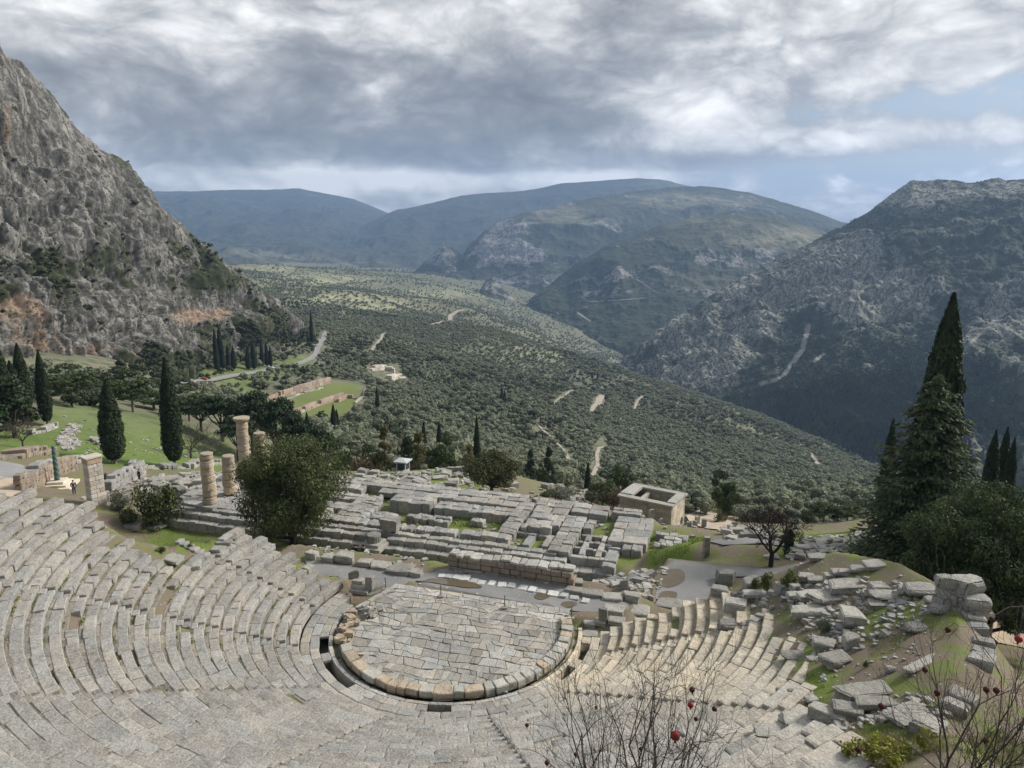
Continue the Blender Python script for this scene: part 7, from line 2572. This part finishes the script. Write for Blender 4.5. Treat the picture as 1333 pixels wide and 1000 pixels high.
def cliff_scrub():
    r = np.random.default_rng(15)
    V = CLV.reshape(-1, 3)
    rk = CLR.reshape(-1)
    px, py = proj(V[:, 0], V[:, 1], V[:, 2])
    ok = (px > -40) & (px < 430)
    w = np.clip(0.95 - rk, 0.05, 1) ** 2 * ok
    cl = fbm(V[:, 0] / 22, V[:, 1] / 22, V[:, 2] / 22, 3, 19)
    w = w * np.clip(0.4 + cl * 1.6, 0.02, 1)
    i = r.choice(len(V), 2600, replace=False, p=w / w.sum())
    s = r.uniform(0.35, 1.15, len(i)) * (0.7 + 0.5 * r.uniform(0, 1, len(i)) ** 4)
    o = np.argsort(-s)
    i, s = i[o], s[o]
    for k in range(150):
        q = link('maquis_bush', MQ_N[k % 3], None, tuple(V[i[k]] - np.array([0, 0, 0.3])), (0, 0, r.uniform(0, 6.28)), s[k] * 1.25)
        tag(q, 'dark evergreen bush growing on the grey cliff', 'bush', 'larger bushes on the cliff')
    scatter('cliff_scrub', 'dark low scrub dotted over the grey cliff', 'scrub', V[i[150:]] - np.array([0, 0, 0.3]), s[150:], r.integers(0, 3, len(i) - 150), [bpy.data.objects.new('k', m) for m in MQ_N])
    # shrubs and small trees on the slope between cliff foot and road
    P = []
    for poly, n in (([(240, 470), (300, 430), (400, 418), (412, 455), (330, 480), (250, 494)], 520), ([(250, 500), (330, 490), (425, 470), (440, 494), (330, 520), (270, 520)], 60), ([(90, 540), (250, 520), (250, 500), (90, 485)], 200)):
        W_ = poly_px(poly, 150)
        P += poly_scatter(W_, n, 77, 2.0)
    P = np.array(P)
    z = gz(P[:, 0], P[:, 1])
    scatter('slope_scrub', 'dark scrub on the slope between cliff and road', 'scrub', np.stack([P[:, 0], P[:, 1], z - 0.2], 1), r.uniform(0.5, 1.3, len(P)), r.integers(0, 5, len(P)), [bpy.data.objects.new('k', m) for m in MQ_N + OLF2])


cliff_scrub()


def ridge_forest():
    r = np.random.default_rng(25)
    o = bpy.data.objects['right_mountain']
    n = len(o.data.vertices)
    co = np.empty(n * 3, np.float32)
    o.data.vertices.foreach_get('co', co)
    V = co.reshape(-1, 3).astype(float)
    rk = np.empty(n, np.float32)
    o.data.attributes['rock'].data.foreach_get('value', rk)
    px, py = proj(V[:, 0], V[:, 1], V[:, 2])
    d = np.hypot(V[:, 0], V[:, 1])
    f = np.exp(-(((px - 1200) / 170) ** 2 + ((py - 545) / 62) ** 2))
    nz = fbm(V[:, 0] / 90, V[:, 1] / 90, oct=3, seed=91)
    vis = (px > 780) & (px < 1400) & (py > 230) & (py < 660) & (d < 2750)
    area = (d / 1500) ** 0.5
    scr = np.empty(n, np.float32)
    o.data.attributes['scree'].data.foreach_get('value', scr)
    vis = vis & (scr < 0.15)
    w = vis * (np.clip(0.45 - rk, 0.02, 0.45) * 0.5 + f * 1.5 * (rk < 0.5) * np.clip(0.5 + nz, 0.05, 1)) * area
    i = r.choice(n, 15000, replace=False, p=w / w.sum())
    isf = r.uniform(0, 1, len(i)) < np.clip(f[i] * 1.3, 0, 0.9)
    idx = np.where(isf, r.integers(0, 2, len(i)), 2 + r.integers(0, 2, len(i)))
    s = np.where(isf, r.uniform(0.7, 1.25, len(i)), r.uniform(0.7, 1.5, len(i)))
    scatter('mountain_forest', 'dark pine forest and scrub on the right mountain', 'forest', V[i] - np.array([0, 0, 0.6]), s, idx, [bpy.data.objects.new('k', m) for m in FP + MQ_F])


ridge_forest()


# ------------------------------------------------------------------ grass and weeds
def blades(P, h, seed, lean=0.35, wid=0.09):
    r = np.random.default_rng(seed)
    n = len(P)
    a = r.uniform(0, 6.28, n)
    hh = h * r.uniform(0.5, 1.3, n)
    dx, dy = np.cos(a), np.sin(a)
    l = lean * hh * r.uniform(0.2, 1.6, n)
    b = wid * hh
    p0 = P + np.stack([-dy * b, dx * b, np.zeros(n)], 1)
    p1 = P + np.stack([dy * b, -dx * b, np.zeros(n)], 1)
    m1 = P + np.stack([dx * l * 0.5 + dy * b * 0.7, dy * l * 0.5 - dx * b * 0.7, hh * 0.6], 1)
    m0 = P + np.stack([dx * l * 0.5 - dy * b * 0.7, dy * l * 0.5 + dx * b * 0.7, hh * 0.6], 1)
    t0 = P + np.stack([dx * l - dy * b * 0.1, dy * l + dx * b * 0.1, hh], 1)
    t1 = P + np.stack([dx * l + dy * b * 0.1, dy * l - dx * b * 0.1, hh], 1)
    V = np.stack([p0, p1, m1, m0, t1, t0], 1).reshape(-1, 3)
    q = np.arange(n)[:, None] * 6
    F = np.concatenate([q + np.array([0, 1, 2, 3]), q + np.array([3, 2, 4, 5])], 0)
    return V, F, np.repeat(r.uniform(0, 1, n), 6)


def grass_all():
    r = np.random.default_rng(35)
    Vs, Fs, Ts, off = [], [], [], 0
    def addp(P, h, seed, **k):
        nonlocal off
        V, F, t = blades(P, h, seed, **k)
        Vs.append(V); Fs.append(F + off); Ts.append(t)
        off += len(V)
    # hill, weighted by clumps
    def area(polypx, n, h, seed, dmin=15, clump=0.0, **k):
        W_ = np.array(poly_px(polypx, dmin))
        x = r.uniform(W_[:, 0].min(), W_[:, 0].max(), n * 3)
        y = r.uniform(W_[:, 1].min(), W_[:, 1].max(), n * 3)
        m = in_poly(x, y, [tuple(w) for w in W_]) & (fbm(x * 0.7, y * 0.7, oct=3, seed=seed) > clump)
        x, y = x[m][:n], y[m][:n]
        addp(np.stack([x, y, gz(x, y) - 0.01], 1), h, seed, **k)
    area([(1010, 870), (1060, 880), (1110, 930), (1010, 950), (960, 930)], 5200, 0.09, 3, 15, -0.15)
    area([(1040, 800), (1110, 790), (1240, 780), (1250, 830), (1120, 860), (1050, 870)], 9000, 0.08, 4, 15, 0.05)
    area([(1090, 960), (1150, 930), (1230, 960), (1333, 940), (1333, 999), (1090, 999)], 5000, 0.16, 5, 6, -0.3, wid=0.05)
    area([(168, 690), (296, 682), (285, 706), (232, 728), (198, 712)], 7000, 0.13, 6, 40, -0.4, wid=0.12)
    area([(845, 690), (925, 700), (900, 728), (845, 738)], 3500, 0.16, 7, 45, -0.1, wid=0.15)
    area([(585, 686), (660, 690), (665, 672), (590, 670)], 1500, 0.18, 8, 50, -0.2, wid=0.15)
    # tufts in the joints of the seats
    n = 260
    ring_r = ROW_R0 + r.integers(0, 30, n) * ROW_P + 0.68
    ang = r.uniform(172, 318, n)
    left = r.uniform(0, 1, n) < 0.6
    ang = np.where(left, r.uniform(172, 215, n), ang)
    P = []
    for a, q in zip(np.radians(ang), ring_r):
        if math.degrees(a) > float(right_edge(q)) - 3 or math.degrees(a) < float(left_edge(q)) + 2: continue
        k = r.integers(14, 60)
        aa = a + r.normal(0, 0.22, k) / q
        rr = q + r.normal(0, 0.05, k)
        i = (q - 0.68 - ROW_R0) / ROW_P
        P.append(np.stack([CX + rr * np.cos(aa), CY + rr * np.sin(aa), np.full(k, ROW_Z0 + i * ROW_H - 0.09)], 1))
    addp(np.concatenate(P), 0.14, 9, wid=0.13)
    # moss and weeds round the channel
    k = 2600
    a = np.radians(r.uniform(160, 368, k))
    rr = 7.98 + r.normal(0, 0.09, k)
    m = fbm(np.cos(a) * 5, np.sin(a) * 5, oct=3, seed=12) > 0.0
    addp(np.stack([CX + rr * np.cos(a), CY + rr * np.sin(a), np.full(k, -0.22)], 1)[m], 0.09, 10, wid=0.2)
    me = mesh('grass', np.concatenate(Vs), np.concatenate(Fs), M['grassblade'], False, {'tint': np.concatenate(Ts)})
    tag(link('grass', me), 'short green grass and weeds among the stones', 'grass', kind='stuff')


grass_all()
M['weedleaf'] = m_leaf('weed_leaves', (0.12, 0.15, 0.03), (0.38, 0.36, 0.07), 0.3)
WEED = make_clumpy('leafy_weed', 0.42, 0.36, 95, 'weedleaf', 12, 420, 0.055, 0.15, 0.9, 0.02, 'twig', 'round', True, 0.4, 0.7)
for px, py, w, h, lab in ((1108, 990, 44, 26, 'yellow-green leafy weed farthest left on the near bank'), (1140, 992, 50, 34, 'tallest yellow-green leafy weed on the near bank'), (1172, 988, 44, 26, 'yellow-green leafy weed right of the tallest one'), (1206, 978, 36, 28, 'thin yellow-green weed under the right pomegranate shrub'), (1155, 1000, 50, 26, 'yellow-green leafy weed at the bottom edge of the near bank')):
    plant(WEED, 0.42, 0.36, px, py, py - h, w, lab, 'weed', 'leafy weeds on the near bank', -1, dmin=5)

# ------------------------------------------------------------------ people, kiosk, cars
def skin_figure(name, joints, edges, radii, mat, parent, levels=1):
    me = bpy.data.meshes.new(name)
    me.from_pydata(joints, edges, [])
    me.update()
    me.materials.append(mat)
    o = link(name, me, parent)
    sk = o.modifiers.new('Skin', 'SKIN')
    sk.use_smooth_shade = True
    me.skin_vertices.new() if not me.skin_vertices else None
    for i, rr in enumerate(radii):
        me.skin_vertices[0].data[i].radius = (rr, rr) if np.isscalar(rr) else rr
    me.skin_vertices[0].data[0].use_root = True
    sb = o.modifiers.new('Subdivision', 'SUBSURF')
    sb.levels = sb.render_levels = levels
    return o


def person(px, py, label, top, legs, rz=0.0, sit=False, s=1.0, dmin=50, z=None):
    x, y, zz = on_ground(px, py, dmin) if z is None else (*at(px, py, z), z)
    root = thing('person', (x, y, zz), label, 'person', None, rz)
    root.scale = (s, s, s)
    if not sit:
        J = [(0, 0, 0.95), (0, 0, 1.2), (0, 0, 1.42), (0, 0, 1.50), (0, 0.01, 1.63), (0, 0, 1.74), (0.2, 0, 1.40), (0.26, 0.03, 1.14), (0.24, 0.14, 0.92), (-0.2, 0, 1.40), (-0.26, 0.03, 1.14), (-0.24, 0.10, 0.92), (0.1, 0, 0.88), (0.11, 0.02, 0.48), (0.11, 0, 0.08), (0.11, 0.16, 0.04), (-0.1, 0, 0.88), (-0.11, 0.05, 0.48), (-0.11, -0.02, 0.08), (-0.11, 0.14, 0.04)]
    else:
        J = [(0, 0, 0.50), (0, -0.02, 0.74), (0, 0.02, 0.98), (0, 0.04, 1.05), (0, 0.06, 1.18), (0, 0.05, 1.29), (0.2, 0.02, 0.95), (0.25, 0.14, 0.72), (0.14, 0.36, 0.64), (-0.2, 0.02, 0.95), (-0.25, 0.14, 0.72), (-0.14, 0.36, 0.64), (0.1, 0.05, 0.5), (0.12, 0.46, 0.52), (0.12, 0.48, 0.10), (0.12, 0.62, 0.05), (-0.1, 0.05, 0.5), (-0.12, 0.46, 0.52), (-0.12, 0.48, 0.10), (-0.12, 0.62, 0.05)]
    E = [(0, 1), (1, 2), (2, 3), (3, 4), (4, 5), (2, 6), (6, 7), (7, 8), (2, 9), (9, 10), (10, 11), (0, 12), (12, 13), (13, 14), (14, 15), (0, 16), (16, 17), (17, 18), (18, 19)]
    Rd = [0.14, 0.13, 0.13, 0.055, 0.095, 0.07, 0.06, 0.045, 0.035, 0.06, 0.045, 0.035, 0.09, 0.062, 0.045, 0.04, 0.09, 0.062, 0.045, 0.04]
    skin_figure('body', J, E, Rd, M['skin'], root)
    tj = [0, 1, 2, 6, 7, 9, 10]
    jm = {a: k for k, a in enumerate(tj)}
    TJ = [J[a] for a in tj]
    for a in (8, 11):
        q = np.array(J[a]) * 0.85 + np.array(J[a - 1]) * 0.15
        TJ.append(tuple(q))
    TE = [(0, 1), (1, 2), (2, 3), (3, 4), (2, 5), (5, 6), (4, 7), (6, 8)]
    skin_figure('jacket', TJ, TE, [0.165, 0.16, 0.155, 0.085, 0.066, 0.085, 0.066, 0.05, 0.05], M[top], root)
    LJ = [J[0], J[12], J[13], J[14], J[16], J[17], J[18]]
    skin_figure('trousers', LJ, [(0, 1), (1, 2), (2, 3), (0, 4), (4, 5), (5, 6)], [0.15, 0.105, 0.08, 0.065, 0.105, 0.08, 0.065], M[legs], root)
    V, F = quad_sphere(0.105, 0.115, 0.10, (J[4][0], J[4][1] - 0.02, J[4][2] + 0.05), 12, 8, 0.05)
    link('hair', mesh('hair', V, F, M['hair'], True), root)
    return root


person(97, 644, 'standing person in a dark blue jacket and jeans left of the tall pillar', 'navy', 'jeans', 0.5)
person(182, 627, 'person in dark clothes standing at the end of the grey coursed wall', 'darkcloth', 'darkcloth', 2.6)
dz_ = site(-34.6, 64.2)
for k, (du, lab) in enumerate(((-0.9, 'left of two people in black sitting below the fluted drum'), (0.0, 'right of two people in black sitting below the fluted drum'))):
    x, y = site(-34.4 + du, 64.1)
    p = person(488, 716, lab, 'darkcloth', 'darkcloth', R(163) + 0.3 * k, True, 1.0, 50)
    p.location = (x, y, float(gz(x, y)) + 0.1)
    P, F = worn(BOX5, 0.5, 0.3, 0.22, 0.04, 0.04, k)
    o = link('stone_block', mesh('stone_block', P, F, M['rubble']), None, (x, y, float(gz(x, y)) + 0.2), (0, 0, -0.28))
    tag(o, 'low stone under the %s sitting person' % ('left' if k == 0 else 'right'), 'stone block')


def kiosk():
    x, y, z = on_ground(525, 617, 70)
    root = thing('kiosk', (x, y, z), 'small white and grey booth with a flat projecting roof beyond the rubble field', 'kiosk', rz=-0.3)
    w, d, h = 0.8, 0.8, 2.35
    mb = MB()
    for sx in (-1, 1):
        for sy in (-1, 1):
            P, F = boxv(sx * w - 0.07, sx * w + 0.07, sy * d - 0.07, sy * d + 0.07, 0, h)
            mb.add(P, F)
    P, F = boxv(-w + 0.07, w - 0.07, -d - 0.03, -d + 0.03, 0.0, 0.9)
    mb.add(P, F)
    P, F = boxv(-w - 0.03, -w + 0.03, -d + 0.07, d - 0.07, 0.0, 0.9)
    mb.add(P, F)
    P, F = boxv(w - 0.03, w + 0.03, -d + 0.07, d - 0.07, 0.0, 0.9)
    mb.add(P, F)
    P, F = boxv(-w + 0.07, w - 0.07, d - 0.03, d + 0.03, 0.0, h)
    mb.add(P, F)
    mb.build('frame', M['silverpaint'], root)
    mb = MB()
    for b in ((-w + 0.07, w - 0.07, -d - 0.01, -d + 0.01, 0.904, h - 0.004), (-w - 0.01, -w + 0.01, -d + 0.07, d - 0.07, 0.904, h - 0.004), (w - 0.01, w + 0.01, -d + 0.07, d - 0.07, 0.904, h - 0.004)):
        mb.add(*boxv(*b))
    mb.build('window', M['glass'], root)
    V = [(-1.25, -1.25, h + 0.004), (1.25, -1.25, h + 0.004), (1.25, 1.25, h + 0.004), (-1.25, 1.25, h + 0.004), (-1.25, -1.25, h + 0.2), (1.25, -1.25, h + 0.2), (1.25, 1.25, h + 0.2), (-1.25, 1.25, h + 0.2), (-0.3, -0.3, h + 0.5), (0.3, -0.3, h + 0.5), (0.3, 0.3, h + 0.5), (-0.3, 0.3, h + 0.5)]
    F = [[3, 2, 1, 0], [0, 1, 5, 4], [1, 2, 6, 5], [2, 3, 7, 6], [3, 0, 4, 7], [4, 5, 9, 8], [5, 6, 10, 9], [6, 7, 11, 10], [7, 4, 8, 11], [8, 9, 10, 11]]
    mb = MB()
    mb.add(V, F)
    mb.build('roof', M['silverpaint'], root)
    root.scale = (0.85, 0.85, 0.85)


kiosk()


def car(px, py, paint, label, rz, dmin=250, s=1.0):
    x, y, z = on_ground(px, py, dmin)
    root = thing('parked_car', (x, y, z + 0.55), label, 'car', 'cars along the main road', rz)
    root.scale = (s, s, s)
    prof = [(-2.1, 0.3), (2.1, 0.3), (2.15, 0.62), (2.0, 0.82), (1.15, 0.92), (-2.0, 0.95), (-2.15, 0.7)]
    def ext(pr, w, w2=None):
        n = len(pr)
        V = [(a, -w, b) for a, b in pr] + [(a, w, b) for a, b in pr]
        F = [list(range(n))[::-1], [n + i for i in range(n)]] + [[i, (i + 1) % n, n + (i + 1) % n, n + i] for i in range(n)]
        return V, F
    mb = MB(); mb.add(*ext(prof, 0.88)); mb.build('body', M[paint], root)
    mb = MB(); mb.add(*ext([(-1.75, 0.95), (1.0, 0.93), (0.45, 1.40), (-1.45, 1.42)], 0.76)); mb.build('window', M['glass'], root)
    mb = MB(); mb.add(*ext([(-1.40, 1.424), (0.42, 1.404), (0.35, 1.47), (-1.3, 1.49)], 0.74)); mb.build('roof', M[paint], root)
    for wx in (-1.3, 1.3):
        for wy in (-0.8, 0.8):
            V, F = lathe([(0.30, -0.1), (0.33, -0.06), (0.33, 0.06), (0.30, 0.1)], 14)
            V = V[:, [0, 2, 1]] + np.array([wx, wy, 0.33])
            mb = MB(); mb.add(V, F); mb.build('wheel', M['rubber'], root)


car(266, 496, 'red', 'small red car on the road at the foot of the cliff', -0.2 + 0.3)
car(352, 481, 'white', 'white car on the road, left of two close together', 0.25)
car(361, 479, 'white', 'white car on the road, right of two close together', 0.25)
car(413, 452, 'silverpaint', 'grey car parked at the upper road bend', 1.2)
car(424, 446, 'white', 'white car parked right of the upper road bend', 1.2)

# ------------------------------------------------------------------ the air of the valley
def build_haze():
    V, F = boxv(-11000, 11000, -120, 12600, -1100, 620)
    m = bpy.data.materials.new('haze')
    m.use_nodes = True
    n = m.node_tree.nodes
    n.remove(n['Principled BSDF'])
    pv = n.new('ShaderNodeVolumePrincipled')
    pv.inputs['Color'].default_value = (0.43, 0.64, 1.0, 1)
    pv.inputs['Density'].default_value = 8.5e-5
    pv.inputs['Anisotropy'].default_value = 0.2
    m.node_tree.links.new(pv.outputs[0], n['Material Output'].inputs['Volume'])
    o = link('haze', mesh('haze', V, F, m))
    tag(o, 'thin blue haze filling the valley', 'haze', kind='stuff')


build_haze()
